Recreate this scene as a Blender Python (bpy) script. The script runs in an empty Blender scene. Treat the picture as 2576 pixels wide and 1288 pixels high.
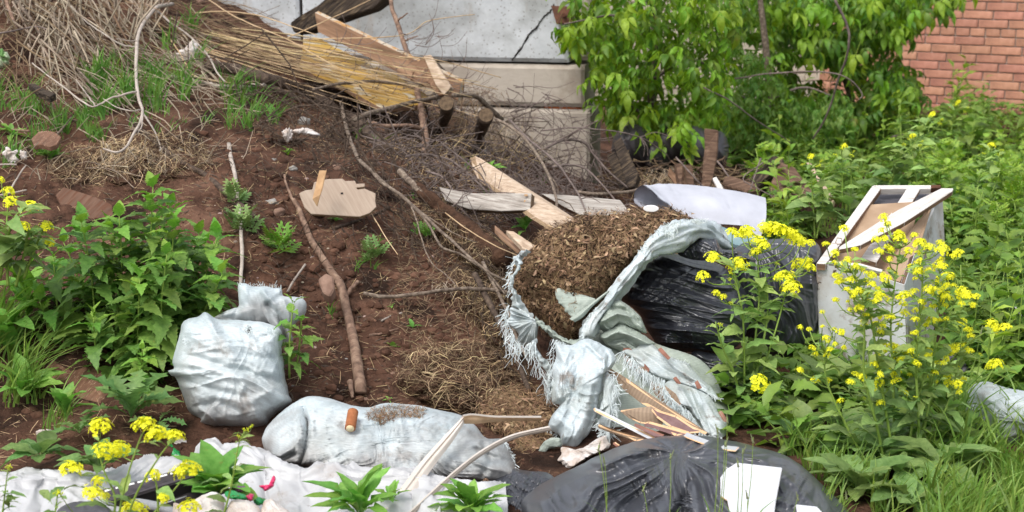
import bpy, math, random, zlib
import numpy as np
from mathutils import Matrix, Vector

# ------------------------------------------------------------------ camera, sky, sun, exposure
SC = bpy.context.scene
COL = SC.collection
PITCH = math.radians(11.6)
CAMH = 1.7
PW, PH, F = 2576.0, 1288.0, 4213.0          # size and focal length of the sketch grid the layout was measured on
cam_d = bpy.data.cameras.new('camera')
cam_d.sensor_width = 36.0
cam_d.lens = 36.0 * F / PW
cam_d.clip_start = 0.1
cam_d.clip_end = 900
cam_d.dof.use_dof = True
cam_d.dof.focus_distance = 5.85
cam_d.dof.aperture_fstop = 4.8
cam = bpy.data.objects.new('camera', cam_d)
COL.objects.link(cam)
cam.location = (0, 0, CAMH)
cam.rotation_euler = (math.pi / 2 - PITCH, 0, 0)
SC.camera = cam

world = bpy.data.worlds.new('World')
SC.world = world
world.use_nodes = True
wn = world.node_tree
wn.nodes.clear()
w_out = wn.nodes.new('ShaderNodeOutputWorld')
w_bg = wn.nodes.new('ShaderNodeBackground')
w_hsv = wn.nodes.new('ShaderNodeHueSaturation')
w_sky = wn.nodes.new('ShaderNodeTexSky')
w_sky.sky_type = 'NISHITA'
w_sky.sun_disc = False
w_sky.sun_elevation = math.radians(58)
w_sky.sun_rotation = math.radians(180 + 37)
w_sky.air_density = 1.4
w_sky.dust_density = 4.0
w_hsv.inputs['Saturation'].default_value = 0.33
w_bg.inputs['Strength'].default_value = 0.15
wn.links.new(w_sky.outputs[0], w_hsv.inputs['Color'])
wn.links.new(w_hsv.outputs[0], w_bg.inputs['Color'])
wn.links.new(w_bg.outputs[0], w_out.inputs['Surface'])

sun_d = bpy.data.lights.new('sun', 'SUN')
sun_d.energy = 1.0
sun_d.angle = math.radians(20)
sun_d.color = (1.0, 0.965, 0.91)
sun = bpy.data.objects.new('sun', sun_d)
COL.objects.link(sun)
# soft light from high up, over the photographer's left shoulder
sun.rotation_euler = Vector((0.42, 0.55, -1.0)).to_track_quat('-Z', 'Y').to_euler()

SC.view_settings.view_transform = 'Standard'
SC.view_settings.look = 'None'
SC.view_settings.exposure = 0.62
SC.view_settings.gamma = 1
SC.view_settings.use_curve_mapping = False

# ------------------------------------------------------------------ small maths
random.seed(11)
R = np.random.RandomState(5)
CP, SP = math.cos(PITCH), math.sin(PITCH)


def P(x, y, d):
    """point seen at grid position x, y that lies d metres in front of the photographer"""
    cx = (np.asarray(x, float) - PW / 2) / F
    cy = (PH / 2 - np.asarray(y, float)) / F
    dy = CP + cy * SP
    dz = -SP + cy * CP
    d = np.asarray(d, float)
    return np.stack(np.broadcast_arrays(cx / dy * d, d + 0 * cx, CAMH + dz / dy * d), -1)


def project(p):
    v = np.asarray(p, float) - np.array([0, 0, CAMH])
    z = v[..., 1] * CP - v[..., 2] * SP
    up = v[..., 1] * SP + v[..., 2] * CP
    return PW / 2 + v[..., 0] / z * F, PH / 2 - up / z * F


_T = R.rand(64, 64, 64)


def vn(p):
    p = np.asarray(p, float)
    i = np.floor(p).astype(int)
    f = p - i
    f = f * f * (3 - 2 * f)
    i &= 63
    j = (i + 1) & 63
    x0, y0, z0 = i[..., 0], i[..., 1], i[..., 2]
    x1, y1, z1 = j[..., 0], j[..., 1], j[..., 2]
    fx, fy, fz = f[..., 0], f[..., 1], f[..., 2]
    a = _T[x0, y0, z0] * (1 - fx) + _T[x1, y0, z0] * fx
    b = _T[x0, y1, z0] * (1 - fx) + _T[x1, y1, z0] * fx
    c = _T[x0, y0, z1] * (1 - fx) + _T[x1, y0, z1] * fx
    e = _T[x0, y1, z1] * (1 - fx) + _T[x1, y1, z1] * fx
    return ((a * (1 - fy) + b * fy) * (1 - fz) + (c * (1 - fy) + e * fy) * fz) * 2 - 1


def fbm(p, octv=4, gain=.5, lac=2.03):
    p = np.asarray(p, float)
    s, a, t = 0, 1.0, 0
    for k in range(octv):
        s = s + a * vn(p + 7.3 * k)
        t += a
        a *= gain
        p = p * lac
    return s / t


def n3(x, y, z=0.0):
    x = np.asarray(x, float)
    return np.stack([x, np.asarray(y, float) + 0 * x, z + 0 * x], -1)


def crom(pts, n, closed=False):
    """Catmull-Rom through pts, n samples"""
    p = np.asarray(pts, float)
    m = len(p)
    if m == 2 and not closed:
        t = np.linspace(0, 1, n)[:, None]
        return p[0] * (1 - t) + p[1] * t
    if closed:
        q = np.vstack([p[-1], p, p[0], p[1]])
        seg = m
        t = np.linspace(0, seg, n, endpoint=False)
    else:
        q = np.vstack([2 * p[0] - p[1], p, 2 * p[-1] - p[-2]])
        seg = m - 1
        t = np.linspace(0, seg, n)
    i = np.minimum(t.astype(int), seg - 1)
    u = (t - i)[:, None]
    a, b, c, d = q[i], q[i + 1], q[i + 2], q[i + 3]
    return .5 * (2 * b + (c - a) * u + (2 * a - 5 * b + 4 * c - d) * u * u + (3 * b - a - 3 * c + d) * u ** 3)


def resample(poly, n, closed=False):
    p = np.asarray(poly, float)
    if closed:
        p = np.vstack([p, p[:1]])
    s = np.r_[0, np.cumsum(np.linalg.norm(np.diff(p, axis=0), axis=1))]
    t = np.linspace(0, s[-1], n, endpoint=not closed)
    return np.stack([np.interp(t, s, p[:, k]) for k in range(p.shape[1])], 1)


def inpoly(x, y, poly):
    p = np.asarray(poly, float)
    c = np.zeros(np.shape(x), bool)
    j = len(p) - 1
    for i in range(len(p)):
        xi, yi, xj, yj = p[i][0], p[i][1], p[j][0], p[j][1]
        hit = ((yi > y) != (yj > y)) & (x < (xj - xi) * (y - yi) / ((yj - yi) or 1e-9) + xi)
        c ^= hit
        j = i
    return c


def sample_poly(poly, n, rs=R):
    p = np.asarray(poly, float)
    lo, hi = p[:, :2].min(0), p[:, :2].max(0)
    out = np.zeros((0, 2))
    while len(out) < n:
        q = lo + rs.rand(n * 2, 2) * (hi - lo)
        out = np.vstack([out, q[inpoly(q[:, 0], q[:, 1], p)]])
    return out[:n]


def segdist(x, y, line):
    l = np.asarray(line, float)
    best = np.full(np.shape(x), 1e9)
    for a, b in zip(l[:-1], l[1:]):
        d = b - a
        t = np.clip(((x - a[0]) * d[0] + (y - a[1]) * d[1]) / max(d @ d, 1e-9), 0, 1)
        best = np.minimum(best, np.hypot(x - a[0] - t * d[0], y - a[1] - t * d[1]))
    return best


def zone(ox, oy, k):
    def f(*pts):
        return [(ox + k * p[0], oy + k * p[1]) + tuple(p[2:]) for p in pts]
    return f


ZA = zone(2012, 440, .4395)
ZB = zone(1245, 516, .2929)
ZC = zone(1308, 805, .3028)
ZD = zone(0, 1069, .3174)
ZE = zone(1415, 314.5, .2686)
ZF = zone(490.6, 0, .3418)
ZG = zone(0, 0, .2929)
ZH = zone(408.8, 692, .3174)


# ------------------------------------------------------------------ mesh helpers
class Geo:
    def __init__(s):
        s.v, s.q, s.t, s.qm, s.tm, s.n = [], [], [], [], [], 0

    def add(s, v, quads=None, tris=None, m=0):
        v = np.asarray(v, float).reshape(-1, 3)
        if quads is not None and len(quads):
            q = np.asarray(quads, int) + s.n
            s.q.append(q)
            s.qm.append(np.full(len(q), m))
        if tris is not None and len(tris):
            t = np.asarray(tris, int) + s.n
            s.t.append(t)
            s.tm.append(np.full(len(t), m))
        s.v.append(v)
        s.n += len(v)

    def mesh(s, name, mats, smooth=True, origin=None):
        v = np.vstack(s.v)
        if origin is not None:
            v = v - np.asarray(origin)
        q = np.vstack(s.q) if s.q else np.zeros((0, 4), int)
        t = np.vstack(s.t) if s.t else np.zeros((0, 3), int)
        me = bpy.data.meshes.new(name)
        me.vertices.add(len(v))
        me.vertices.foreach_set('co', v.ravel())
        loops = np.r_[q.ravel(), t.ravel()].astype(np.int32)
        me.loops.add(len(loops))
        me.loops.foreach_set('vertex_index', loops)
        me.polygons.add(len(q) + len(t))
        st = np.r_[np.arange(len(q)) * 4, len(q) * 4 + np.arange(len(t)) * 3].astype(np.int32)
        me.polygons.foreach_set('loop_start', st)
        me.polygons.foreach_set('use_smooth', np.full(len(st), smooth))
        for m in (mats if isinstance(mats, (list, tuple)) else [mats]):
            me.materials.append(m)
        mi = np.r_[np.concatenate(s.qm) if s.qm else [], np.concatenate(s.tm) if s.tm else []].astype(np.int32)
        me.polygons.foreach_set('material_index', mi)
        me.update(calc_edges=True)
        return me

    def build(s, name, mats, parent=None, smooth=True, origin=None):
        """one mesh object; its origin at the foot of the geometry unless given"""
        v = np.vstack(s.v)
        if origin is None:
            origin = np.array([v[:, 0].mean(), v[:, 1].mean(), v[:, 2].min()])
        me = s.mesh(name, mats, smooth, origin)
        o = bpy.data.objects.new(name, me)
        COL.objects.link(o)
        o.location = origin
        if parent is not None:
            o.parent = parent
            o.location = Vector(origin) - parent.location
        return o


def tag(o, label=None, cat=None, group=None, kind=None):
    if label:
        o['label'] = label
    if cat:
        o['category'] = cat
    if group:
        o['group'] = group
    if kind:
        o['kind'] = kind
    return o


def empty(name, loc, label=None, cat=None, group=None):
    o = bpy.data.objects.new(name, None)
    COL.objects.link(o)
    o.location = Vector(loc)
    o.empty_display_size = .05
    return tag(o, label, cat, group)


def grid_faces(nu, nv, closeu=False):
    i = np.arange(nu if closeu else nu - 1)
    j = np.arange(nv - 1)
    I, J = np.meshgrid(i, j, indexing='ij')
    I2 = (I + 1) % nu
    return np.stack([I * nv + J, I2 * nv + J, I2 * nv + J + 1, I * nv + J + 1], -1).reshape(-1, 4)


def tube(g, pts, rad, sides=7, m=0, rough=0.0, cap=True, flat=1.0, seed=0):
    """tapering limb along pts; rad per point or (r0, r1)"""
    p = np.asarray(pts, float)
    n = len(p)
    rad = np.asarray(rad, float)
    if rad.ndim == 0:
        rad = np.full(n, float(rad))
    elif len(rad) != n:
        rad = np.interp(np.linspace(0, 1, n), np.linspace(0, 1, len(rad)), rad)
    t = np.gradient(p, axis=0)
    t /= np.linalg.norm(t, axis=1)[:, None] + 1e-9
    ref = np.array([.31, -.8, .51])
    a = np.cross(t, ref)
    a /= np.linalg.norm(a, axis=1)[:, None] + 1e-9
    b = np.cross(t, a)
    ang = np.linspace(0, 2 * math.pi, sides, endpoint=False)
    rr = rad[:, None] * np.ones((1, sides))
    if rough:
        s = np.r_[0, np.cumsum(np.linalg.norm(np.diff(p, axis=0), axis=1))]
        q = n3(np.cos(ang)[None, :] * 1.2 + 0 * rr, np.sin(ang)[None, :] * 1.2 + 0 * rr)
        q[..., 2] = (s / max(rad.mean(), 1e-4) / 2.2)[:, None] + seed * 3.1
        rr = rr * (1 + rough * fbm(q, 3))
    v = p[:, None, :] + rr[..., None] * (np.cos(ang)[None, :, None] * a[:, None, :] * flat + np.sin(ang)[None, :, None] * b[:, None, :])
    i = np.arange(n - 1)
    j = np.arange(sides)
    I, J = np.meshgrid(i, j, indexing='ij')
    J2 = (J + 1) % sides
    q = np.stack([I * sides + J, I * sides + J2, (I + 1) * sides + J2, (I + 1) * sides + J], -1).reshape(-1, 4)
    vv = v.reshape(-1, 3)
    tr = []
    if cap:
        vv = np.vstack([vv, p[0], p[-1]])
        c0, c1 = n * sides, n * sides + 1
        for k in range(sides):
            tr.append((c0, (k + 1) % sides, k))
            tr.append((c1, (n - 1) * sides + k, (n - 1) * sides + (k + 1) % sides))
    g.add(vv, q, tr, m)


def blades(g, base, h, lean, w, side=None, segs=4, m=0, droop=1.0, up=None, rs=R):
    """many bent ribbons: base (N,3), h (N,), lean (N,3) horizontal drift per height, w (N,)"""
    base = np.asarray(base, float)
    N = len(base)
    h = np.broadcast_to(h, (N,)).astype(float)
    w = np.broadcast_to(w, (N,)).astype(float)
    if up is None:
        up = np.tile([0, 0, 1.0], (N, 1))
    if side is None:
        a = rs.rand(N) * math.pi
        side = np.stack([np.cos(a), np.sin(a) * .6, 0 * a], 1)
    t = np.linspace(0, 1, segs + 1)
    wt = np.minimum(1, 1.35 * (1 - t) ** .7)
    wt[0] = .7
    wt[-1] = 0.04
    c = base[:, None, :] + up[:, None, :] * (h[:, None] * (t - .28 * droop * t ** 2.5))[..., None] \
        + lean[:, None, :] * (h[:, None] * t ** 1.8)[..., None]
    off = side[:, None, :] * (w[:, None] * wt * .5)[..., None]
    fold = np.cross(side, up)
    v = np.stack([c - off, c + off], 2)          # N, segs+1, 2, 3
    K = 2 * (segs + 1)
    k = np.arange(segs)
    f = np.stack([2 * k, 2 * k + 1, 2 * k + 3, 2 * k + 2], -1)
    q = (np.arange(N)[:, None, None] * K + f[None]).reshape(-1, 4)
    g.add(v.reshape(-1, 3), q, None, m)


def slivers(g, c, dirs, ln, w, nrm=None, bend=.15, m=0, rs=R, flat=False):
    """many short bent slivers (needles, straw, splinters)"""
    c = np.asarray(c, float)
    N = len(c)
    dirs = dirs / (np.linalg.norm(dirs, axis=1)[:, None] + 1e-9)
    if nrm is None:
        nrm = np.tile([0, -.5, .86], (N, 1))
    side = np.cross(dirs, nrm)
    side /= np.linalg.norm(side, axis=1)[:, None] + 1e-9
    ln = np.broadcast_to(ln, (N,)).astype(float)
    w = np.broadcast_to(w, (N,)).astype(float)
    bd = (rs.rand(N) - .5) * 2 * bend * ln
    t = np.array([-.5, -.15, .2, .5])
    ctr = c[:, None, :] + dirs[:, None, :] * (ln[:, None] * t)[..., None] + side[:, None, :] * (bd[:, None] * (1 - 4 * t * t))[..., None] \
        + nrm[:, None, :] * (np.abs(bd)[:, None] * (1 - 4 * t * t) * .4)[..., None]
    wt = np.array([.35, 1, .9, .3]) if flat else np.array([.8, 1, .8, .3])
    off = side[:, None, :] * (w[:, None] * wt * .5)[..., None]
    v = np.stack([ctr - off, ctr + off], 2)
    k = np.arange(3)
    f = np.stack([2 * k, 2 * k + 1, 2 * k + 3, 2 * k + 2], -1)
    g.add(v.reshape(-1, 3), (np.arange(N)[:, None, None] * 8 + f[None]).reshape(-1, 4), None, m)


def lump_template(seed, n=1):
    """small rough stone: icosahedron once divided"""
    ph = (1 + 5 ** .5) / 2
    v = [(-1, ph, 0), (1, ph, 0), (-1, -ph, 0), (1, -ph, 0), (0, -1, ph), (0, 1, ph), (0, -1, -ph), (0, 1, -ph), (ph, 0, -1), (ph, 0, 1), (-ph, 0, -1), (-ph, 0, 1)]
    f = [(0, 11, 5), (0, 5, 1), (0, 1, 7), (0, 7, 10), (0, 10, 11), (1, 5, 9), (5, 11, 4), (11, 10, 2), (10, 7, 6), (7, 1, 8), (3, 9, 4), (3, 4, 2), (3, 2, 6), (3, 6, 8), (3, 8, 9), (4, 9, 5), (2, 4, 11), (6, 2, 10), (8, 6, 7), (9, 8, 1)]
    v = [np.array(a) / np.linalg.norm(a) for a in v]
    for _ in range(n):
        cache, nf = {}, []

        def mid(a, b):
            k = (min(a, b), max(a, b))
            if k not in cache:
                x = v[a] + v[b]
                v.append(x / np.linalg.norm(x))
                cache[k] = len(v) - 1
            return cache[k]
        for a, b, c in f:
            ab, bc, ca = mid(a, b), mid(b, c), mid(c, a)
            nf += [(a, ab, ca), (b, bc, ab), (c, ca, bc), (ab, bc, ca)]
        f = nf
    v = np.array(v)
    v = v * (1 + .5 * fbm(v * 1.7 + seed * 5.7, 3))[:, None]
    return v, np.array(f)


def scatter_lumps(g, c, s, flat=.65, m=0, rs=R, n=1, temps=5):
    T = [lump_template(k, n) for k in range(temps)]
    for k in range(temps):
        idx = np.arange(len(c))[k::temps]
        if not len(idx):
            continue
        v, f = T[k]
        a = rs.rand(len(idx)) * 6.28
        sc = np.stack([s[idx] * (.8 + .5 * rs.rand(len(idx))), s[idx] * (.7 + .4 * rs.rand(len(idx))), s[idx] * flat], 1)
        x = v[None] * sc[:, None, :]
        ca, sa = np.cos(a)[:, None], np.sin(a)[:, None]
        w = np.stack([x[..., 0] * ca - x[..., 1] * sa, x[..., 0] * sa + x[..., 1] * ca, x[..., 2]], -1) + c[idx][:, None, :]
        g.add(w.reshape(-1, 3), None, (np.arange(len(idx))[:, None, None] * len(v) + f[None]).reshape(-1, 3), m)


def loft(g, sections, nu, nv, m=0, wr=None, closed=False, thick=0.0):
    """smooth sheet through sections; each section a list of (x, y, d)"""
    S = np.array([crom([P(*p) for p in s], nv, closed) for s in sections])       # k, nv, 3
    G_ = np.stack([crom(S[:, j, :], nu) for j in range(nv)], 1)                      # nu, nv, 3
    du = np.gradient(G_, axis=0)
    dv = np.gradient(G_, axis=1)
    nm = np.cross(du, dv)
    nm /= np.linalg.norm(nm, axis=2)[..., None] + 1e-9
    view = G_ - np.array([0, 0, CAMH])
    sg = np.sign((nm * view).sum(-1).mean())
    nm = -nm * (sg or 1)                       # towards the photographer
    if wr is not None:
        u, v = np.meshgrid(np.linspace(0, 1, nu), np.linspace(0, 1, nv), indexing='ij')
        G_ = G_ + nm * wr(u, v, G_)[..., None]
    q = grid_faces(nu, nv)
    g.add(G_.reshape(-1, 3), q, None, m)
    if thick:
        B = G_ - nm * thick
        g.add(B.reshape(-1, 3), q[:, ::-1], None, m)
    return G_, nm


BODIES = {}


def inflate(name, outline, d, thick, mats, parent=None, N=220, rings=44, center=None, wr=None, folds=(), power=2.2, back=.8, smooth_outline=True,
            edge_noise=1.5, noise=(0.012, 9.0), g=None, build=True, m=0, q=2.0):
    """closed stuffed body whose outline was measured; d a number or a function of x, y"""
    o = np.asarray([p[:2] for p in outline], float)
    ol = crom(o, N * 4, True) if smooth_outline else o
    ol = resample(ol, N, True)
    c = np.asarray(center if center is not None else ol.mean(0), float)
    if edge_noise:
        k = np.linspace(0, 2 * math.pi, N, endpoint=False)
        rr = fbm(n3(np.cos(k) * N / 26, np.sin(k) * N / 26, zlib.crc32(name.encode()) % 17 + len(outline)), 3) * edge_noise
        dd = ol - c
        ol = ol + dd / (np.linalg.norm(dd, axis=1)[:, None] + 1e-6) * rr[:, None]
    r = np.sin(np.linspace(0, 1, rings) * math.pi / 2) ** .9
    px = c[0] + (ol[:, 0] - c[0])[:, None] * r[None]
    py = c[1] + (ol[:, 1] - c[1])[:, None] * r[None]
    df = d if callable(d) else (lambda x, y: 0 * x + d)
    D = df(px, py)
    hgt = (1 - r ** power) ** (1 / q)
    fade = np.minimum(1, (1 - r) * 6)[None]
    Hf = thick * hgt[None] + 0 * px
    disp = 0 * px
    Q = P(px, py, D)
    if noise:
        disp = disp + noise[0] * fbm(Q * noise[1], 4)
    for fl in folds:
        line, wd, am = fl
        disp = disp + am * np.exp(-(segdist(px, py, line) / wd) ** 2)
    if wr is not None:
        disp = disp + wr(px, py)
    Df = D - Hf - disp * fade
    vf = P(px, py, Df)
    vb = P(px, py, D + thick * back * hgt[None] + disp * fade * .3)
    gg = g or Geo()
    fq = grid_faces(N, rings, True)
    gg.add(vf.reshape(-1, 3), fq, None, m)
    gg.add(vb.reshape(-1, 3), fq[:, ::-1], None, m)
    BODIES[name] = (px.ravel(), py.ravel(), Df.ravel(), vf)
    # normals of the front, for things strewn on it
    du = np.roll(vf, -1, 0) - np.roll(vf, 1, 0)
    dv = np.gradient(vf, axis=1)
    nm = np.cross(du, dv)
    nm /= np.linalg.norm(nm, axis=2)[..., None] + 1e-9
    if (nm[..., 1] > 0).mean() > .5:
        nm = -nm
    BODIES[name] += (nm,)
    if build:
        return gg.build(name, mats, parent)
    return gg


def on(body, x, y, lift=0.0):
    px, py, dd = BODIES[body][:3]
    x, y = np.atleast_1d(x).astype(float), np.atleast_1d(y).astype(float)
    out = []
    for a, b in zip(x, y):
        k = np.argmin((px - a) ** 2 + (py - b) ** 2)
        out.append(dd[k] - lift)
    return np.array(out) if len(out) > 1 else out[0]


def streaks(px, py, ang, ln, wd, amp, seed=0, warp=.6):
    a = math.radians(ang)
    u = px * math.cos(a) + py * math.sin(a)
    v = -px * math.sin(a) + py * math.cos(a)
    v = v + warp * wd * 2 * vn(n3(px / (ln * .9), py / (ln * .9), seed + .5))
    k = vn(n3(u / ln, v / wd, seed * 3.7))
    k2 = vn(n3(u / ln * 1.7, v / wd * 2.2, seed * 1.9 + 9))
    return amp * ((1 - 2 * np.abs(k)) + .5 * (1 - 2 * np.abs(k2)))


def creases(px, py, ang, ln, wd, amp, seed=0, warp=1.0, sharp=3.0):
    """sharp ridges of stretched film with soft valleys between"""
    a = math.radians(ang)
    u = px * math.cos(a) + py * math.sin(a)
    v = -px * math.sin(a) + py * math.cos(a) + warp * wd * 2.5 * vn(n3(px / (ln * .8), py / (ln * .8), seed + .5))
    out = 0
    for k, (s, g_) in enumerate([(1, 1), (2.1, .5), (4.1, .22)]):
        n_ = vn(n3(u / ln * s ** .6, v / wd * s, seed * 3.7 + k * 5))
        out = out + g_ * np.maximum(0, 1 - 1.6 * np.abs(n_)) ** sharp
    return amp * out


def polar_creases(px, py, c, nang, amp, seed=0, sharp=2.5, r0=40., warp=.25):
    dx, dy = px - c[0], py - c[1]
    r = np.hypot(dx, dy)
    a = np.arctan2(dy, dx) + warp * vn(n3(px / 90., py / 90., seed + .3))
    out = 0
    for k, (s, g_) in enumerate([(1, 1), (2.2, .55), (4.5, .25)]):
        n_ = vn(n3(np.cos(a) * nang * s + 9 * k, np.sin(a) * nang * s, r / 300. + seed * 5.1))
        out = out + g_ * np.maximum(0, 1 - 1.6 * np.abs(n_)) ** sharp
    return amp * out * np.minimum(1, r / r0) 


def polar_streaks(px, py, c, nang, amp, seed=0, rfade=120., twist=0.0):
    dx, dy = px - c[0], py - c[1]
    r = np.hypot(dx, dy)
    a = np.arctan2(dy, dx) + twist * r / 300.
    k = vn(n3(np.cos(a) * nang, np.sin(a) * nang, r / 260. + seed * 5.1))
    k2 = vn(n3(np.cos(a) * nang * 2.3, np.sin(a) * nang * 2.3, r / 150. + seed * 2.1 + 7))
    return amp * ((1 - 2 * np.abs(k)) + .45 * (1 - 2 * np.abs(k2))) * np.minimum(1, r / 60.) * np.exp(-r / rfade / 4)


def slab(name, face, ext=None, t=.02, mats=None, parent=None, bevel=.002, wob=0.0):
    """board or tile: a measured face (x, y, d)... pushed back by t, or swept by ext=(dx, dy, dd) on the grid"""
    f = np.array([P(*p) for p in face])
    if ext is not None:
        b = np.array([P(p[0] + ext[0], p[1] + ext[1], p[2] + ext[2]) for p in face])
    else:
        c = f.mean(0)
        n = np.zeros(3)
        for k in range(len(f)):
            n += np.cross(f[k] - c, f[(k + 1) % len(f)] - c)
        n /= np.linalg.norm(n)
        if n @ (c - np.array([0, 0, CAMH])) < 0:
            n = -n
        b = f + n * t
    n = len(f)
    import bmesh
    bm = bmesh.new()
    x = f[1] - f[0]
    x /= np.linalg.norm(x)
    c = f.mean(0)
    nz = np.cross(x, f[2] - f[0])
    nz /= np.linalg.norm(nz) + 1e-9
    yv = np.cross(nz, x)
    M = Matrix(((x[0], yv[0], nz[0], c[0]), (x[1], yv[1], nz[1], c[1]), (x[2], yv[2], nz[2], c[2]), (0, 0, 0, 1)))
    Mi = M.inverted()
    vf = [bm.verts.new(Mi @ Vector(p)) for p in f]
    vb = [bm.verts.new(Mi @ Vector(p)) for p in b]
    bm.faces.new(vf).material_index = 0
    bk = bm.faces.new(vb[::-1])
    bk.material_index = len(mats) - 1 if isinstance(mats, (list, tuple)) and len(mats) > 2 else 0
    for k in range(n):
        s = bm.faces.new([vf[k], vb[k], vb[(k + 1) % n], vf[(k + 1) % n]])
        s.material_index = 1 if isinstance(mats, (list, tuple)) and len(mats) > 1 else 0
    bmesh.ops.recalc_face_normals(bm, faces=bm.faces)
    if bevel:
        bmesh.ops.bevel(bm, geom=list(bm.edges), offset=bevel, segments=1, affect='EDGES', clamp_overlap=True)
    me = bpy.data.meshes.new(name)
    bm.to_mesh(me)
    bm.free()
    for mm in (mats if isinstance(mats, (list, tuple)) else [mats]):
        me.materials.append(mm)
    o = bpy.data.objects.new(name, me)
    COL.objects.link(o)
    if parent is not None:
        o.parent = parent
        M = Matrix.Translation(-parent.location) @ M
    o.matrix_basis = M
    return o


# ------------------------------------------------------------------ materials
def srgb(r, g, b):
    f = lambda c: (c / 255. / 12.92) if c <= 10 else ((c / 255. + .055) / 1.055) ** 2.4
    return (f(r), f(g), f(b))


def mat(name, cols, scale=8., rough=.85, bump=.3, bscale=60., stretch=(1, 1, 1), transl=0., island=0., objr=0., spec=.3, detail=5., bdist=.004,
        extra=None, hue=0., coat=0., alpha=None, bstretch=None):
    m = bpy.data.materials.new(name)
    m.use_nodes = True
    nt = m.node_tree
    nd, lk = nt.nodes, nt.links
    bs = nd['Principled BSDF']
    tc = nd.new('ShaderNodeTexCoord')
    mp = nd.new('ShaderNodeMapping')
    mp.inputs['Scale'].default_value = stretch
    lk.new(tc.outputs['Object'], mp.inputs['Vector'])
    vec = mp.outputs[0]
    if isinstance(cols, tuple):
        cols = [(0, cols), (1, cols)]
    nz = nd.new('ShaderNodeTexNoise')
    nz.inputs['Scale'].default_value = scale
    nz.inputs['Detail'].default_value = detail
    nz.inputs['Roughness'].default_value = .6
    lk.new(vec, nz.inputs['Vector'])
    rp = nd.new('ShaderNodeValToRGB')
    el = rp.color_ramp.elements
    while len(el) < len(cols):
        el.new(.5)
    for e, (p, c) in zip(el, cols):
        e.position = p
        e.color = (*c, 1)
    lk.new(nz.outputs['Fac'], rp.inputs['Fac'])
    col = rp.outputs[0]
    if extra:
        col = extra(nd, lk, vec, col)
    if island or objr:
        hs = nd.new('ShaderNodeHueSaturation')
        if island:
            src = nd.new('ShaderNodeNewGeometry').outputs['Random Per Island']
        else:
            src = nd.new('ShaderNodeObjectInfo').outputs['Random']
        k = island or objr
        mr = nd.new('ShaderNodeMapRange')
        mr.inputs['To Min'].default_value = 1 - k
        mr.inputs['To Max'].default_value = 1 + k
        lk.new(src, mr.inputs['Value'])
        lk.new(mr.outputs[0], hs.inputs['Value'])
        if hue:
            wn_ = nd.new('ShaderNodeTexWhiteNoise')
            wn_.noise_dimensions = '1D'
            lk.new(src, wn_.inputs['W'])
            m2 = nd.new('ShaderNodeMapRange')
            m2.inputs['To Min'].default_value = .5 - hue
            m2.inputs['To Max'].default_value = .5 + hue
            lk.new(wn_.outputs['Value'], m2.inputs['Value'])
            lk.new(m2.outputs[0], hs.inputs['Hue'])
        lk.new(col, hs.inputs['Color'])
        col = hs.outputs[0]
    lk.new(col, bs.inputs['Base Color'])
    bs.inputs['Roughness'].default_value = rough
    bs.inputs['Specular IOR Level'].default_value = spec
    if coat:
        bs.inputs['Coat Weight'].default_value = coat
        bs.inputs['Coat Roughness'].default_value = .15
    if bump:
        bn = nd.new('ShaderNodeTexNoise')
        bn.inputs['Scale'].default_value = bscale
        bn.inputs['Detail'].default_value = 6
        if bstretch:
            mp2 = nd.new('ShaderNodeMapping')
            mp2.inputs['Scale'].default_value = bstretch
            lk.new(tc.outputs['Object'], mp2.inputs['Vector'])
            lk.new(mp2.outputs[0], bn.inputs['Vector'])
        else:
            lk.new(vec, bn.inputs['Vector'])
        bp = nd.new('ShaderNodeBump')
        bp.inputs['Strength'].default_value = bump
        bp.inputs['Distance'].default_value = bdist
        lk.new(bn.outputs['Fac'], bp.inputs['Height'])
        lk.new(bp.outputs[0], bs.inputs['Normal'])
    if transl:
        tr = nd.new('ShaderNodeBsdfTranslucent')
        g = nd.new('ShaderNodeHueSaturation')
        g.inputs['Value'].default_value = 1.5
        g.inputs['Hue'].default_value = .485 if transl > .3 else .5
        g.inputs['Saturation'].default_value = 1.1
        lk.new(col, g.inputs['Color'])
        lk.new(g.outputs[0], tr.inputs['Color'])
        mx = nd.new('ShaderNodeMixShader')
        mx.inputs[0].default_value = transl
        lk.new(bs.outputs[0], mx.inputs[1])
        lk.new(tr.outputs[0], mx.inputs[2])
        lk.new(mx.outputs[0], nd['Material Output'].inputs['Surface'])
    return m


def patches(color, scale, lo, hi, kind='noise', seed=0., stretch=None, amount=1.0, wcoord=False):
    """stains with a shape of their own"""
    def f(nd, lk, vec, col):
        if kind == 'noise':
            t = nd.new('ShaderNodeTexNoise')
            t.inputs['Detail'].default_value = 6
            t.inputs['Roughness'].default_value = .65
            out = t.outputs['Fac']
        else:
            t = nd.new('ShaderNodeTexVoronoi')
            out = t.outputs['Distance']
        t.inputs['Scale'].default_value = scale
        mp = nd.new('ShaderNodeMapping')
        mp.inputs['Location'].default_value = (seed, seed * 1.7, seed * .3)
        if stretch:
            mp.inputs['Scale'].default_value = stretch
        lk.new(vec, mp.inputs['Vector'])
        lk.new(mp.outputs[0], t.inputs['Vector'])
        mr = nd.new('ShaderNodeMapRange')
        mr.inputs['From Min'].default_value = lo
        mr.inputs['From Max'].default_value = hi
        mr.inputs['To Max'].default_value = amount
        lk.new(out, mr.inputs['Value'])
        mx = nd.new('ShaderNodeMix')
        mx.data_type = 'RGBA'
        lk.new(mr.outputs[0], mx.inputs['Factor'])
        lk.new(col, mx.inputs['A'])
        mx.inputs['B'].default_value = (*color, 1)
        return mx.outputs['Result']
    return f


def chain(*fs):
    def f(nd, lk, vec, col):
        for a in fs:
            col = a(nd, lk, vec, col)
        return col
    return f


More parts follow.
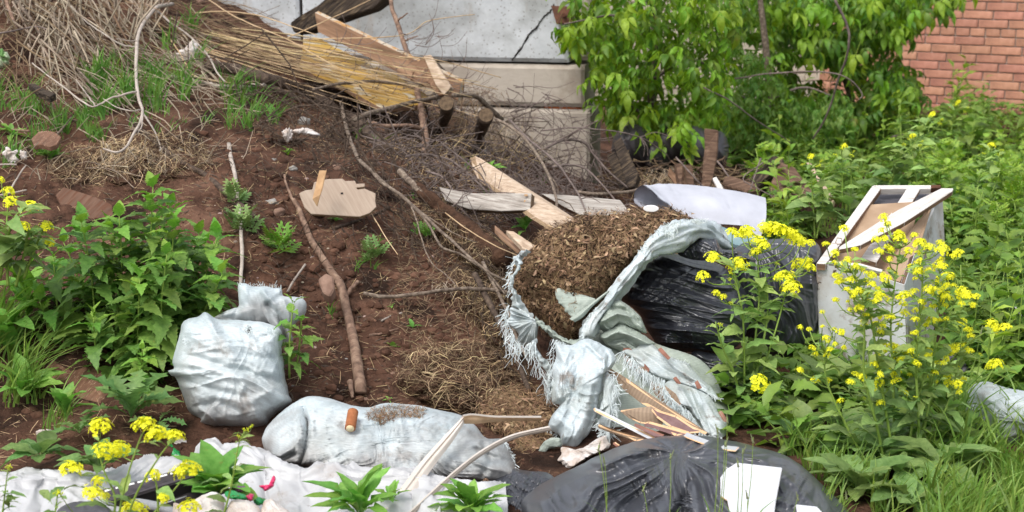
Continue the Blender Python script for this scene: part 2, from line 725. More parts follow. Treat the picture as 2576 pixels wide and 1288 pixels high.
def low_dirt(color, z0, z1, amount=.8):
    """soil rubbed into the foot of a thing (by its own height)"""
    def f(nd, lk, vec, col):
        sp = nd.new('ShaderNodeSeparateXYZ')
        lk.new(vec, sp.inputs[0])
        nz = nd.new('ShaderNodeTexNoise')
        nz.inputs['Scale'].default_value = 9
        nz.inputs['Detail'].default_value = 6
        lk.new(vec, nz.inputs['Vector'])
        ad = nd.new('ShaderNodeMath')
        ad.operation = 'MULTIPLY_ADD'
        ad.inputs[1].default_value = .3
        lk.new(nz.outputs['Fac'], ad.inputs[0])
        lk.new(sp.outputs['Z'], ad.inputs[2])
        mr = nd.new('ShaderNodeMapRange')
        mr.inputs['From Min'].default_value = z0 + .15
        mr.inputs['From Max'].default_value = z1 + .15
        mr.inputs['To Min'].default_value = amount
        mr.inputs['To Max'].default_value = 0
        lk.new(ad.outputs[0], mr.inputs['Value'])
        mx = nd.new('ShaderNodeMix')
        mx.data_type = 'RGBA'
        lk.new(mr.outputs[0], mx.inputs['Factor'])
        lk.new(col, mx.inputs['A'])
        mx.inputs['B'].default_value = (*color, 1)
        return mx.outputs['Result']
    return f


def weave(nd, lk, vec, col):
    """crossing tapes of woven plastic sacking"""
    w1 = nd.new('ShaderNodeTexWave')
    w1.inputs['Scale'].default_value = 56
    w1.inputs['Distortion'].default_value = 5
    w1.inputs['Detail'].default_value = 2
    w1.bands_direction = 'Z'
    w2 = nd.new('ShaderNodeTexWave')
    w2.inputs['Scale'].default_value = 80
    w2.inputs['Distortion'].default_value = 3
    w2.bands_direction = 'X'
    for w in (w1, w2):
        lk.new(vec, w.inputs['Vector'])
    ad = nd.new('ShaderNodeMath')
    ad.operation = 'ADD'
    lk.new(w1.outputs['Fac'], ad.inputs[0])
    lk.new(w2.outputs['Fac'], ad.inputs[1])
    mr = nd.new('ShaderNodeMapRange')
    mr.inputs['From Max'].default_value = 2
    mr.inputs['To Min'].default_value = .84
    mr.inputs['To Max'].default_value = 1.04
    lk.new(ad.outputs[0], mr.inputs['Value'])
    hs = nd.new('ShaderNodeHueSaturation')
    lk.new(mr.outputs[0], hs.inputs['Value'])
    lk.new(col, hs.inputs['Color'])
    return hs.outputs[0]


SOILC = [(.25, srgb(54, 39, 32)), (.5, srgb(88, 63, 51)), (.75, srgb(120, 91, 75))]
M = {}
M['soil'] = mat('soil', SOILC, 5, .97, .9, 45, bdist=.02, spec=.1,
                extra=chain(patches(srgb(46, 34, 28), 1.1, .48, .62, seed=5, amount=.7), patches(srgb(44, 32, 26), 4, .5, .62, seed=3), patches(srgb(120, 94, 72), 14, .6, .72, seed=9, amount=.5)))
M['clod'] = mat('clod', SOILC, 9, .97, .8, 80, bdist=.006, spec=.1, island=.28)
M['rootmass'] = mat('rootmass', [(.3, srgb(48, 35, 28)), (.6, srgb(84, 62, 49))], 24, .97, 1, 70, bdist=.012, spec=.1)
M['litter'] = mat('litter', [(.3, srgb(32, 25, 20)), (.55, srgb(62, 48, 38)), (.75, srgb(92, 74, 58))], 40, .95, 1, 90, bdist=.012, spec=.1)
M['needle'] = mat('needle', [(.3, srgb(108, 84, 62)), (.7, srgb(148, 120, 92))], 15, .8, 0, island=.5, hue=.02, spec=.2)
M['deadleaf'] = mat('deadleaf', [(.3, srgb(130, 104, 80)), (.7, srgb(176, 150, 120))], 15, .8, 0, island=.4, hue=.02, spec=.2)
M['straw'] = mat('straw', [(.3, srgb(168, 142, 104)), (.7, srgb(206, 184, 146))], 15, .75, 0, island=.38, hue=.015, spec=.25)
M['straw_dark'] = mat('straw_dark', [(.3, srgb(98, 80, 62)), (.7, srgb(142, 120, 96))], 15, .8, 0, island=.45, hue=.015, spec=.2)
M['greystalk'] = mat('greystalk', [(.3, srgb(128, 112, 96)), (.7, srgb(182, 168, 148))], 15, .8, .3, 90, island=.35, hue=.012, spec=.2)
M['bark'] = mat('bark', [(.3, srgb(72, 60, 52)), (.5, srgb(112, 98, 86)), (.72, srgb(152, 138, 122))], 55, .85, .8, 130, bdist=.004, objr=.12)
M['bark_dark'] = mat('bark_dark', [(.3, srgb(48, 38, 32)), (.55, srgb(84, 70, 60)), (.75, srgb(116, 100, 84))], 40, .9, .9, 110, bdist=.006)
M['bark_red'] = mat('bark_red', [(.3, srgb(82, 64, 54)), (.5, srgb(128, 102, 86)), (.7, srgb(160, 136, 116))], 30, .8, .7, 90, bdist=.005)
M['bark_pale'] = mat('bark_pale', [(.3, srgb(150, 138, 128)), (.7, srgb(186, 175, 164))], 30, .75, .4, 90, objr=.1)
M['twig'] = mat('twig', [(.3, srgb(86, 74, 70)), (.7, srgb(132, 118, 112))], 30, .8, .4, 90, objr=.15)
M['endgrain'] = mat('endgrain', [(.3, srgb(74, 60, 48)), (.7, srgb(124, 104, 82))], 60, .9, .5, 120)
WS = (1.2, 14, 14)
M['wood_pale'] = mat('wood_pale', [(.3, srgb(152, 128, 108)), (.5, srgb(186, 164, 142)), (.7, srgb(206, 188, 168))], 6, .8, .5, 14, stretch=WS, bdist=.003)
M['wood_grey'] = mat('wood_grey', [(.3, srgb(120, 112, 104)), (.5, srgb(164, 156, 148)), (.7, srgb(192, 186, 178))], 6, .85, .7, 14, stretch=WS, bdist=.004)
M['wood_brown'] = mat('wood_brown', [(.25, srgb(88, 66, 50)), (.5, srgb(134, 104, 82)), (.75, srgb(162, 132, 106))], 4, .8, .5, 14, stretch=WS, bdist=.003,
                      extra=patches(srgb(70, 48, 36), 3, .62, .72, seed=4))
M['wood_rot'] = mat('wood_rot', [(.3, srgb(34, 29, 26)), (.5, srgb(66, 56, 48)), (.7, srgb(112, 96, 76))], 5, .95, 1, 10, stretch=(1, 12, 12), bdist=.02)
M['wood_dark'] = mat('wood_dark', [(.3, srgb(60, 44, 36)), (.5, srgb(98, 76, 62)), (.7, srgb(130, 106, 88))], 5, .9, .8, 14, stretch=WS, bdist=.006)
M['chipboard'] = mat('chipboard', [(.3, srgb(118, 96, 74)), (.6, srgb(160, 136, 108))], 120, .95, .8, 160)
M['ply_face'] = mat('ply_face', [(.2, srgb(142, 122, 108)), (.5, srgb(162, 144, 128)), (.8, srgb(176, 160, 144))], 5, .75, .3, 18, stretch=(18, 1.5, 18), bdist=.002)
M['yellow_paint'] = mat('yellow_paint', [(.3, srgb(150, 114, 44)), (.6, srgb(186, 150, 74))], 6, .6, .4, 50,
                        extra=chain(patches(srgb(196, 186, 164), 7, .56, .62, seed=2), patches(srgb(112, 84, 56), 9, .62, .68, seed=7)), bdist=.002)
M['peel_edge'] = mat('peel_edge', [(.46, srgb(194, 180, 160)), (.6, srgb(184, 136, 78))], 22, .7, .5, 50, bdist=.002)
M['white_old'] = mat('white_old', [(.3, srgb(186, 188, 190)), (.7, srgb(208, 210, 212))], 8, .55, .2, 30,
                     extra=chain(patches(srgb(160, 146, 128), 4, .46, .66, seed=5, amount=.7), patches(srgb(120, 92, 68), 8, .56, .64, seed=9, amount=.7), patches(srgb(80, 56, 42), 18, .64, .68, seed=1)))
M['white_wood'] = mat('white_wood', [(.3, srgb(186, 178, 170)), (.6, srgb(218, 214, 210))], 5, .7, .4, 20, stretch=WS,
                      extra=patches(srgb(150, 120, 96), 4, .58, .68, seed=5, amount=.8), bdist=.003)
M['brown_panel'] = mat('brown_panel', [(.3, srgb(150, 124, 100)), (.7, srgb(182, 156, 130))], 6, .8, .4, 30, extra=patches(srgb(120, 92, 68), 3, .55, .7, seed=8))
M['wet_board'] = mat('wet_board', [(.3, srgb(86, 60, 46)), (.7, srgb(128, 94, 74))], 5, .8, .4, 20, stretch=(1, 10, 10),
                     extra=patches(srgb(176, 152, 128), 26, .58, .64, seed=8, amount=.8))
M['soil_board'] = mat('soil_board', [(.3, srgb(84, 62, 50)), (.7, srgb(116, 88, 72))], 5, .85, .4, 20, stretch=(1, 10, 10), extra=patches(srgb(96, 64, 48), 6, .45, .6, seed=2))
_S1, _S2, _S3 = srgb(172, 185, 190), srgb(200, 211, 216), srgb(216, 224, 227)
BROWN = srgb(96, 70, 54)
M['sack'] = mat('sack', [(.3, _S1), (.5, _S2), (.7, _S3)], 7, .5, .55, 55, spec=.45, transl=.06, bdist=.006,
                extra=chain(weave, patches(srgb(150, 142, 126), 3, .45, .7, seed=3, amount=.35), patches(srgb(120, 98, 78), 9, .57, .7, seed=8, amount=.45), low_dirt(BROWN, -.02, .2, .95)))
M['sack2'] = mat('sack2', [(.3, _S1), (.5, _S2), (.7, _S3)], 7, .5, .55, 55, spec=.45, transl=.06, bdist=.006,
                 extra=chain(weave, patches(srgb(150, 150, 134), 4, .42, .64, seed=6, amount=.6), patches(srgb(110, 88, 68), 18, .58, .68, seed=1, amount=.7)))
M['sack_green'] = mat('sack_green', [(.3, srgb(150, 160, 150)), (.7, srgb(190, 200, 190))], 7, .55, .55, 55, spec=.35, transl=.05, bdist=.006,
                      extra=chain(weave, patches(srgb(120, 110, 90), 6, .55, .7, seed=3, amount=.6)))
M['tape'] = mat('tape', [(.3, srgb(208, 218, 220)), (.7, srgb(230, 236, 237))], 7, .45, 0, spec=.4, transl=.15, island=.1)
M['plastic_white'] = mat('plastic_white', [(.3, srgb(186, 186, 188)), (.7, srgb(208, 208, 210))], 5, .45, .2, 30, transl=.15, spec=.45,
                         extra=chain(patches(srgb(150, 130, 112), 4, .56, .72, seed=4, amount=.65), patches(srgb(110, 88, 72), 16, .64, .7, seed=4, amount=.6)))
M['bag'] = mat('bag', [(.3, srgb(46, 48, 55)), (.7, srgb(62, 64, 72))], 4, .33, .16, 9, spec=1.0, bdist=.012, detail=3,
               extra=patches(srgb(110, 104, 98), 9, .66, .78, seed=2, amount=.25))
M['bag2'] = mat('bag2', [(.3, srgb(58, 60, 66)), (.7, srgb(78, 80, 87))], 3, .3, .16, 7, spec=1.0, bdist=.012, detail=3,
                extra=patches(srgb(130, 122, 112), 7, .62, .78, seed=2, amount=.35))
M['bag_grey'] = mat('bag_grey', [(.3, srgb(66, 64, 70)), (.7, srgb(92, 90, 96))], 4, .4, .5, 16, spec=.5, bdist=.012)
M['concrete'] = mat('concrete', [(.3, srgb(172, 176, 180)), (.6, srgb(200, 203, 206))], 3, .9, .5, 60, bdist=.004,
                    extra=chain(patches(srgb(140, 141, 138), 1.1, .48, .62, seed=8, amount=.85), patches(srgb(128, 124, 118), 40, .24, .16, kind='voronoi', seed=2, amount=.7), patches(srgb(150, 132, 112), 2.5, .6, .72, seed=5, amount=.5, stretch=(3, 3, .5)), ))
M['concrete_warm'] = mat('concrete_warm', [(.3, srgb(158, 146, 134)), (.6, srgb(188, 178, 166))], 3, .92, .6, 60, bdist=.004,
                         extra=patches(srgb(134, 116, 100), 2.4, .5, .66, seed=3, amount=.8))
M['dark_gap'] = mat('dark_gap', srgb(44, 40, 38), rough=1, bump=0)
M['mortar'] = mat('mortar', [(.3, srgb(146, 136, 128)), (.7, srgb(178, 168, 160))], 14, .95, .6, 70)
M['brick'] = mat('brick', [(.3, srgb(160, 114, 96)), (.55, srgb(186, 134, 112)), (.75, srgb(200, 150, 130))], 14, .9, .4, 60, objr=.12, hue=.008)
M['brick_stuff'] = mat('brick_stuff', [(.3, srgb(158, 92, 70)), (.7, srgb(190, 118, 90))], 14, .9, .4, 60, island=.12)
M['brick_cream'] = mat('brick_cream', [(.3, srgb(196, 184, 164)), (.7, srgb(220, 210, 192))], 14, .9, .3, 60, objr=.08)
M['rust'] = mat('rust', [(.3, srgb(62, 42, 36)), (.7, srgb(110, 72, 54))], 20, .9, .6, 60)
M['orange_mortar'] = mat('orange_mortar', srgb(170, 92, 48), rough=.95, bump=.3)
M['tile_edge'] = mat('tile_edge', [(.3, srgb(206, 164, 124)), (.7, srgb(224, 188, 150))], 20, .85, .3, 60)
M['tile_red'] = mat('tile_red', [(.3, srgb(116, 78, 66)), (.7, srgb(150, 106, 90))], 20, .85, .3, 60)


def ribs(nd, lk, vec, col):
    w = nd.new('ShaderNodeTexWave')
    w.inputs['Scale'].default_value = 22
    lk.new(vec, w.inputs['Vector'])
    mx = nd.new('ShaderNodeMix')
    mx.data_type = 'RGBA'
    mr = nd.new('ShaderNodeMapRange')
    mr.inputs['To Max'].default_value = .4
    lk.new(w.outputs['Fac'], mr.inputs['Value'])
    lk.new(mr.outputs[0], mx.inputs['Factor'])
    lk.new(col, mx.inputs['A'])
    mx.inputs['B'].default_value = (*srgb(108, 92, 78), 1)
    return mx.outputs['Result']


M['tile_back'] = mat('tile_back', [(.3, srgb(128, 108, 90)), (.7, srgb(160, 140, 120))], 9, .9, .6, 50, extra=ribs)
M['tile_maroon'] = mat('tile_maroon', [(.3, srgb(104, 76, 76)), (.7, srgb(138, 112, 110))], 14, .8, .5, 50)
M['tile_white'] = mat('tile_white', srgb(208, 210, 216), rough=.22, bump=0, spec=.5)
M['pvc'] = mat('pvc', [(.3, srgb(196, 184, 172)), (.7, srgb(218, 210, 202))], 8, .5, .15, 30, spec=.4)
M['pvc_grey'] = mat('pvc_grey', [(.3, srgb(168, 154, 142)), (.7, srgb(194, 182, 170))], 8, .55, .15, 30)
M['pvc_in'] = mat('pvc_in', [(.3, srgb(170, 138, 106)), (.7, srgb(196, 166, 134))], 30, .7, .2, 40)
M['sheet_white'] = mat('sheet_white', [(.3, srgb(172, 174, 184)), (.7, srgb(192, 194, 204))], 6, .6, .12, 40, extra=patches(srgb(170, 168, 176), 8, .62, .8, seed=3, amount=.5))
M['card'] = mat('card', [(.3, srgb(160, 124, 90)), (.7, srgb(190, 156, 118))], 25, .85, .3, 60)
M['cork'] = mat('cork', [(.3, srgb(140, 84, 52)), (.7, srgb(168, 108, 70))], 60, .85, .4, 120)
M['black'] = mat('black', srgb(46, 42, 44), rough=.5, bump=.1)
M['track'] = mat('track', [(.3, srgb(70, 64, 68)), (.7, srgb(88, 82, 86))], 8, .4, .1, 40, spec=.4)
M['white'] = mat('white', srgb(232, 232, 232), rough=.4, bump=0)
M['hose'] = mat('hose', srgb(158, 160, 164), rough=.4, bump=0)
M['green_wrap'] = mat('green_wrap', srgb(32, 140, 72), rough=.3, bump=.2, spec=.5)
M['pink_wrap'] = mat('pink_wrap', srgb(214, 44, 100), rough=.35, bump=.2, spec=.5)
M['purple_wrap'] = mat('purple_wrap', srgb(120, 70, 120), rough=.35, bump=.2, spec=.5)
M['blue_print'] = mat('blue_print', srgb(60, 120, 190), rough=.5, bump=0)
M['dirty_white'] = mat('dirty_white', [(.35, srgb(176, 158, 144)), (.6, srgb(216, 212, 210))], 12, .6, .4, 60)
M['stone'] = mat('stone', [(.3, srgb(116, 112, 108)), (.7, srgb(160, 156, 150))], 18, .85, .3, 80, objr=.3)
M['stone_stuff'] = mat('stone_stuff', [(.3, srgb(120, 104, 94)), (.7, srgb(170, 152, 138))], 18, .85, .3, 80, island=.4, hue=.04)
M['stone_red'] = mat('stone_red', [(.3, srgb(104, 78, 66)), (.7, srgb(150, 122, 106))], 18, .85, .3, 80)
M['blue_board'] = mat('blue_board', [(.3, srgb(96, 126, 134)), (.7, srgb(140, 160, 160))], 10, .8, .4, 40)


def green(name, c1, c2, **k):
    k.setdefault('rough', .5)
    k.setdefault('objr', .22)
    return mat(name, [(.3, srgb(*c1)), (.7, srgb(*c2))], 9, bump=.25, bscale=50, transl=k.pop('transl', .28), spec=.35, hue=.022, extra=patches(srgb(150, 142, 70), 7, .62, .7, seed=len(name), amount=.55), **k)


M['nettle'] = green('nettle', (88, 122, 54), (126, 160, 76))
M['nettle_young'] = green('nettle_young', (104, 146, 56), (132, 172, 74))
M['mustard_leaf'] = green('mustard_leaf', (100, 128, 70), (136, 162, 96))
M['mustard_upper'] = green('mustard_upper', (128, 156, 84), (158, 184, 108))
M['stemgreen'] = mat('stemgreen', [(.3, srgb(120, 146, 60)), (.7, srgb(146, 172, 84))], 9, .5, 0, spec=.3)
M['flower'] = mat('flower', [(.3, srgb(236, 232, 30)), (.7, srgb(246, 246, 70))], 9, .5, 0, transl=.2, island=.12, spec=.2)
M['bud'] = mat('bud', [(.3, srgb(150, 176, 40)), (.7, srgb(190, 200, 50))], 9, .5, 0, island=.1)
M['dock'] = green('dock', (104, 150, 62), (132, 176, 84))
M['dandelion'] = green('dandelion', (84, 118, 62), (118, 150, 86))
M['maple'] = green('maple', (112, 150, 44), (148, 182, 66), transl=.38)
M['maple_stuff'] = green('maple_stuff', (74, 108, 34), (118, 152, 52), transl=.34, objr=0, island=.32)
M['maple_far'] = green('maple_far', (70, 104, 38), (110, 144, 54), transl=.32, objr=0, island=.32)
M['weed'] = green('weed', (88, 120, 50), (134, 164, 72), objr=0, island=.28, transl=.3)
M['weed_light'] = green('weed_light', (124, 158, 58), (160, 188, 80), objr=0, island=.25, transl=.3)
M['straw_dull'] = mat('straw_dull', [(.3, srgb(128, 108, 82)), (.7, srgb(176, 152, 118))], 15, .75, 0, island=.5, hue=.015, spec=.2)
M['grass'] = green('grass', (96, 128, 54), (142, 170, 82), objr=0, island=.32, transl=.3)
M['grass_mound'] = green('grass_mound', (84, 126, 56), (120, 160, 74), objr=0, island=.3, transl=.3)
M['seedhead'] = mat('seedhead', [(.3, srgb(110, 122, 84)), (.7, srgb(146, 150, 112))], 40, .8, .4, 90)
M['yellowleaf'] = green('yellowleaf', (200, 160, 40), (214, 180, 60))

# ------------------------------------------------------------------ the ground: a bank of reddish soil on the left, level ground on the right
def _z(y, d):
    return float(P(1288, y, d)[2])


_cols = {
    -200: [(0, 8.7), (200, 7.8), (400, 6.9), (600, 6.2), (800, 5.85), (1000, 5.45), (1200, 4.9), (1288, 4.63)],
    100: [(0, 8.9), (100, 8.45), (200, 7.95), (300, 7.45), (400, 7.0), (500, 6.6), (600, 6.32), (700, 6.1), (800, 5.9), (900, 5.72), (1000, 5.48), (1100, 5.2), (1200, 4.9), (1288, 4.63)],
    600: [(25, 10.9), (60, 9.9), (150, 8.9), (250, 8.1), (330, 7.55), (400, 7.1), (500, 6.7), (600, 6.42), (700, 6.18), (800, 5.98), (900, 5.74), (1000, 5.5), (1075, 5.3), (1200, 4.92), (1288, 4.63)],
    950: [(200, 10.3), (260, 9.2), (330, 8.3), (400, 7.65), (500, 7.0), (600, 6.66), (700, 6.38), (800, 6.14), (900, 5.88), (1000, 5.58), (1100, 5.25), (1200, 4.92), (1288, 4.64)],
    1250: [(330, 10.2), (400, 9.0), (500, 7.7), (600, 6.95), (700, 6.5), (800, 6.22), (900, 5.95), (1000, 5.62), (1100, 5.3), (1200, 4.95), (1288, 4.65)],
    1480: [(470, 10.4), (560, 8.7), (650, 7.55), (800, 6.55), (900, 6.15), (1100, 5.3), (1288, 4.65)],
    1800: [(480, 10.2), (600, 8.5), (750, 7.1), (900, 6.3), (1200, 4.92)],
}
_cp = []
for _x, _l in _cols.items():
    for _y, _d in _l:
        _cp.append(P(_x, _y, _d))
_cp += [np.array(p, float) for p in [(1.2, 7, 0), (2.2, 6, 0), (2.4, 9, 0), (2.6, 12, 0), (3, 14.5, 0), (1.5, 12, 0.02), (0.6, 12.5, .05), (1.6, 5, 0), (4.5, 8, 0), (4.5, 13, 0), (.6, 16, 0), (4, 18, 0),
                                     (0, 3, 0), (-2, 3, 0), (2, 3, 0), (-4, 3.5, 0), (-4, 5, .1), (-4.2, 8, .95), (-4, 11, 1.3), (-2, 11.6, 1.15), (-3, 14, 1.2), (-1, 13, .8), (4, 3.5, 0)]]
_cp = np.array(_cp)


def _tps_fit(xy, z, lam=2e-3):
    n = len(xy)
    r = np.linalg.norm(xy[:, None] - xy[None], axis=2)
    K = r * r * np.log(r + 1e-9) + lam * np.eye(n)
    Pm = np.c_[np.ones(n), xy]
    A = np.zeros((n + 3, n + 3))
    A[:n, :n], A[:n, n:], A[n:, :n] = K, Pm, Pm.T
    return np.linalg.solve(A, np.r_[z, 0, 0, 0])


_w = _tps_fit(_cp[:, :2], _cp[:, 2])


def _tps(x, y):
    out = np.zeros(x.size)
    q = np.c_[x.ravel(), y.ravel()]
    for s in range(0, len(q), 20000):
        b = q[s:s + 20000]
        r = np.linalg.norm(b[:, None] - _cp[None, :, :2], axis=2)
        out[s:s + 20000] = (r * r * np.log(r + 1e-9)) @ _w[:-3] + _w[-3] + b @ _w[-2:]
    return out.reshape(x.shape)


def _axis(lo, hi, step, far):
    a = np.arange(lo, hi + step / 2, step)
    g_, v, s = [], hi, step
    while v < far[1]:
        s *= 1.25
        v += s
        g_.append(v)
    h_, v, s = [], lo, step
    while v > far[0]:
        s *= 1.25
        v -= s
        h_.append(v)
    return np.r_[h_[::-1], a, g_]


GX = _axis(-3.6, 4.6, .022, (-300, 300))
GY = _axis(4.0, 12.6, .024, (-60, 500))
_gx, _gy = np.meshgrid(GX, GY, indexing='ij')
_zb = _tps(_gx, _gy)
_rr = np.hypot(_gx * .9, _gy - 8)
_k = np.clip((_rr - 5.0) / 5.0, 0, 1)
_k = _k * _k * (3 - 2 * _k)
_zb = _zb * (1 - _k)
_zb = np.clip(_zb, -.05, 1.5)
_mound = np.clip((.35 - _gx) / 1.2, 0.25, 1) * np.clip((10 - _rr) / 4, 0, 1)
_p = n3(_gx, _gy)
_lump = fbm(_p * 2.1, 4) * .06 + fbm(_p * 6 + 4, 4) * .038 + fbm(_p * 19 + 9, 3) * .016
_rid = 1 - np.abs(fbm(_p * 3.3 + 20, 3)) * 2
GZ = _zb + (_lump + np.clip(_rid - .55, 0, 1) * -.05) * _mound * np.clip((_gy - 4.3) / 1.2, .3, 1)
# far off the land rolls a little
GZ = GZ + _k * fbm(_p * .02, 2) * .4 * np.clip((_rr - 30) / 60, 0, 1)
_g = Geo()
_g.add(np.stack([_gx, _gy, GZ], -1).reshape(-1, 3), grid_faces(len(GX), len(GY)))
ground = _g.build('ground', M['soil'], origin=(0, 0, 0))
tag(ground, kind='structure', label='reddish brown soil bank falling to level ground')


def gz(x, y):
    x, y = np.asarray(x, float), np.asarray(y, float)
    i = np.clip(np.interp(x, GX, np.arange(len(GX))), 0, len(GX) - 1.001)
    j = np.clip(np.interp(y, GY, np.arange(len(GY))), 0, len(GY) - 1.001)
    a, b = i.astype(int), j.astype(int)
    u, v = i - a, j - b
    return (GZ[a, b] * (1 - u) + GZ[a + 1, b] * u) * (1 - v) + (GZ[a, b + 1] * (1 - u) + GZ[a + 1, b + 1] * u) * v


def Gd(x, y):
    """distance at which the line of sight through grid position x, y meets the ground"""
    x, y = np.broadcast_arrays(np.asarray(x, float), np.asarray(y, float))
    shp = x.shape
    x, y = x.ravel(), y.ravel()
    ds = np.r_[np.arange(3.2, 11, .03), np.arange(11, 24, .15)]
    if x.size <= 64:
        p = P(x[:, None], y[:, None], ds[None])
        hit = p[..., 2] <= gz(p[..., 0], p[..., 1])
        k = np.argmax(hit, 1)
        return np.where(hit.any(1), ds[k], 20.0).reshape(shp)
    out = np.full(x.size, 20.0)
    done = np.zeros(x.size, bool)
    prev = np.full(x.size, 3.2)
    for d in ds:
        p = P(x, y, d)
        hit = (~done) & (p[:, 2] <= gz(p[:, 0], p[:, 1]))
        out[hit] = d
        done |= hit
        if done.all():
            break
    return out.reshape(shp)


def G(x, y, lift=0.0):
    d = Gd(x, y) - lift
    return P(x, y, d)


# ------------------------------------------------------------------ concrete block wall
C0 = P(1484, 470, 10.35)
C0[2] = 0
wa = math.radians(12)
wu = np.array([-math.cos(wa), math.sin(wa), 0])       # along the wall to the left
wn_ = np.array([-math.sin(wa), -math.cos(wa), 0])     # towards the photographer


def wallbox(name, u0, u1, z0, z1, n0=0.0, dep=.4, m=None, parent=None, jag=.006, seed=0, org=C0, uu=wu, nn=wn_, res=.025):
    """block with slightly uneven faces and worn arrises"""
    nu_ = max(2, int((u1 - u0) / res))
    nz_ = max(2, int((z1 - z0) / res))
    us = np.linspace(u0, u1, nu_ + 1)
    zs = np.linspace(z0, z1, nz_ + 1)
    U, Z = np.meshgrid(us, zs, indexing='ij')
    edge = np.minimum(np.minimum(U - u0, u1 - U), np.minimum(Z - z0, z1 - Z))
    rnd = np.where(edge < 1e-6, .012, 0) * (1 + 1.2 * np.abs(fbm(n3(U * 9, Z * 9, seed), 3)))
    dn = n0 + fbm(n3(U * 5, Z * 5, seed + 3), 3) * jag - rnd
    Uj = U + np.where((np.abs(U - u0) < 1e-6), .004, 0) - np.where(np.abs(U - u1) < 1e-6, .004, 0)
    front = org + Uj[..., None] * uu + dn[..., None] * nn
    front[..., 2] = Z
    back = org + U[..., None] * uu + (n0 - dep) * nn
    back[..., 2] = Z
    g = Geo()
    fr = grid_faces(nu_ + 1, nz_ + 1)
    g.add(front.reshape(-1, 3), fr)
    g.add(back.reshape(-1, 3), fr[:, ::-1])
    NN = (nu_ + 1) * (nz_ + 1)
    idx = np.arange(NN).reshape(nu_ + 1, nz_ + 1)
    ring = np.r_[idx[:, 0], idx[-1, 1:], idx[-2::-1, -1], idx[0, -2:0:-1]]
    q = np.stack([ring, np.roll(ring, -1), np.roll(ring, -1) + NN, ring + NN], -1)
    g.q.append(q)
    g.qm.append(np.zeros(len(q)))
    return g.build(name, m, parent, smooth=False)


cw = empty('concrete_wall', C0, 'weathered pale grey concrete block wall rising behind the heap of branches and boards', 'wall')
z1, z2, z3, z4 = .50, .515, .775, .79
b_ = wallbox('concrete_block', .0, 1.18, -.3, z1, 0, .4, M['concrete_warm'], cw, seed=1)
wallbox('concrete_block', 1.2, 2.4, -.3, z1, 0, .4, M['concrete_warm'], cw, seed=2)
wallbox('concrete_block', .035, 1.55, z2, z3, .012, .4, M['concrete_warm'], cw, seed=3)
wallbox('concrete_block', 1.57, 3.2, z2, z3, .006, .4, M['concrete'], cw, seed=4)
wallbox('concrete_block', .135, 1.86, z4, 1.62, .02, .4, M['concrete'], cw, seed=5)
wallbox('concrete_block', 1.88, 4.2, z4, 1.62, .0, .4, M['concrete'], cw, seed=6)
wallbox('return_block', .012, .125, z4 + .01, 1.62, -.05, .4, M['concrete_warm'], cw, seed=7, jag=.012)
_g = Geo()
gapb = wallbox('joint_fill', .16, 4.1, -.2, 1.58, -.03, .3, M['dark_gap'], cw, res=.5)
ob = wallbox('orange_mortar', .06, .30, z1 - .006, z2 + .004, -.004, .02, M['orange_mortar'], cw, res=.03)


def wpt(u, z, n=.0):
    p = C0 + wu * u + wn_ * n
    p[2] = z
    return p


def wall_at(x, y, n=0.02):
    """point of the wall face seen at x, y"""
    r0 = P(x, y, 1.0) - np.array([0, 0, CAMH])
    q = C0 + wn_ * n
    t = ((q - np.array([0, 0, CAMH])) @ wn_) / (r0 @ wn_)
    return np.array([0, 0, CAMH]) + r0 * t


# crack with broken lips
ck = [(1395, 12), (1388, 24), (1375, 36), (1362, 50), (1350, 68), (1338, 78), (1328, 92), (1313, 118), (1296, 140), (1288, 152)]
_g = Geo()
_cl = crom([wall_at(x, y, .021) for x, y in ck], 50)
_cl = _cl + np.stack([fbm(n3(np.arange(50) * .9, 3), 2), 0 * np.arange(50), fbm(n3(np.arange(50) * .9, 7), 2)], 1) * .008
tube(_g, _cl, .0032 + .006 * np.abs(fbm(n3(np.arange(50) * .3, 1), 2)), 5)
_g.build('crack', M['dark_gap'], cw)
# rusty steel plate hooked over the broken corner
_wd = lambda x, y, n: float(wall_at(x, y, n)[1])
slab('steel_plate', [(1386, 14, _wd(1386, 14, .03)), (1434, 16, _wd(1434, 16, .03)), (1440, 58, _wd(1440, 58, .07)), (1400, 60, _wd(1400, 60, .07))], t=.012, mats=M['rust'], parent=cw)
_g = Geo()
tube(_g, [wall_at(1418, 38, .10), wall_at(1418, 38, .06)], .012, 6)
_g.build('bolt', M['rust'], cw, smooth=False)


# ------------------------------------------------------------------ brick walls behind
def brick_mesh(name, L, hgt, dep, m, seed):
    import bmesh
    bm = bmesh.new()
    bmesh.ops.create_cube(bm, size=1)
    rs = np.random.RandomState(seed)
    for v in bm.verts:
        v.co.x *= L + rs.uniform(-.004, .004)
        v.co.y *= dep
        v.co.z *= hgt + rs.uniform(-.003, .003)
    bmesh.ops.bevel(bm, geom=list(bm.edges), offset=.004, segments=1, affect='EDGES')
    me = bpy.data.meshes.new(name)
    bm.to_mesh(me)
    bm.free()
    me.materials.append(m)
    return me


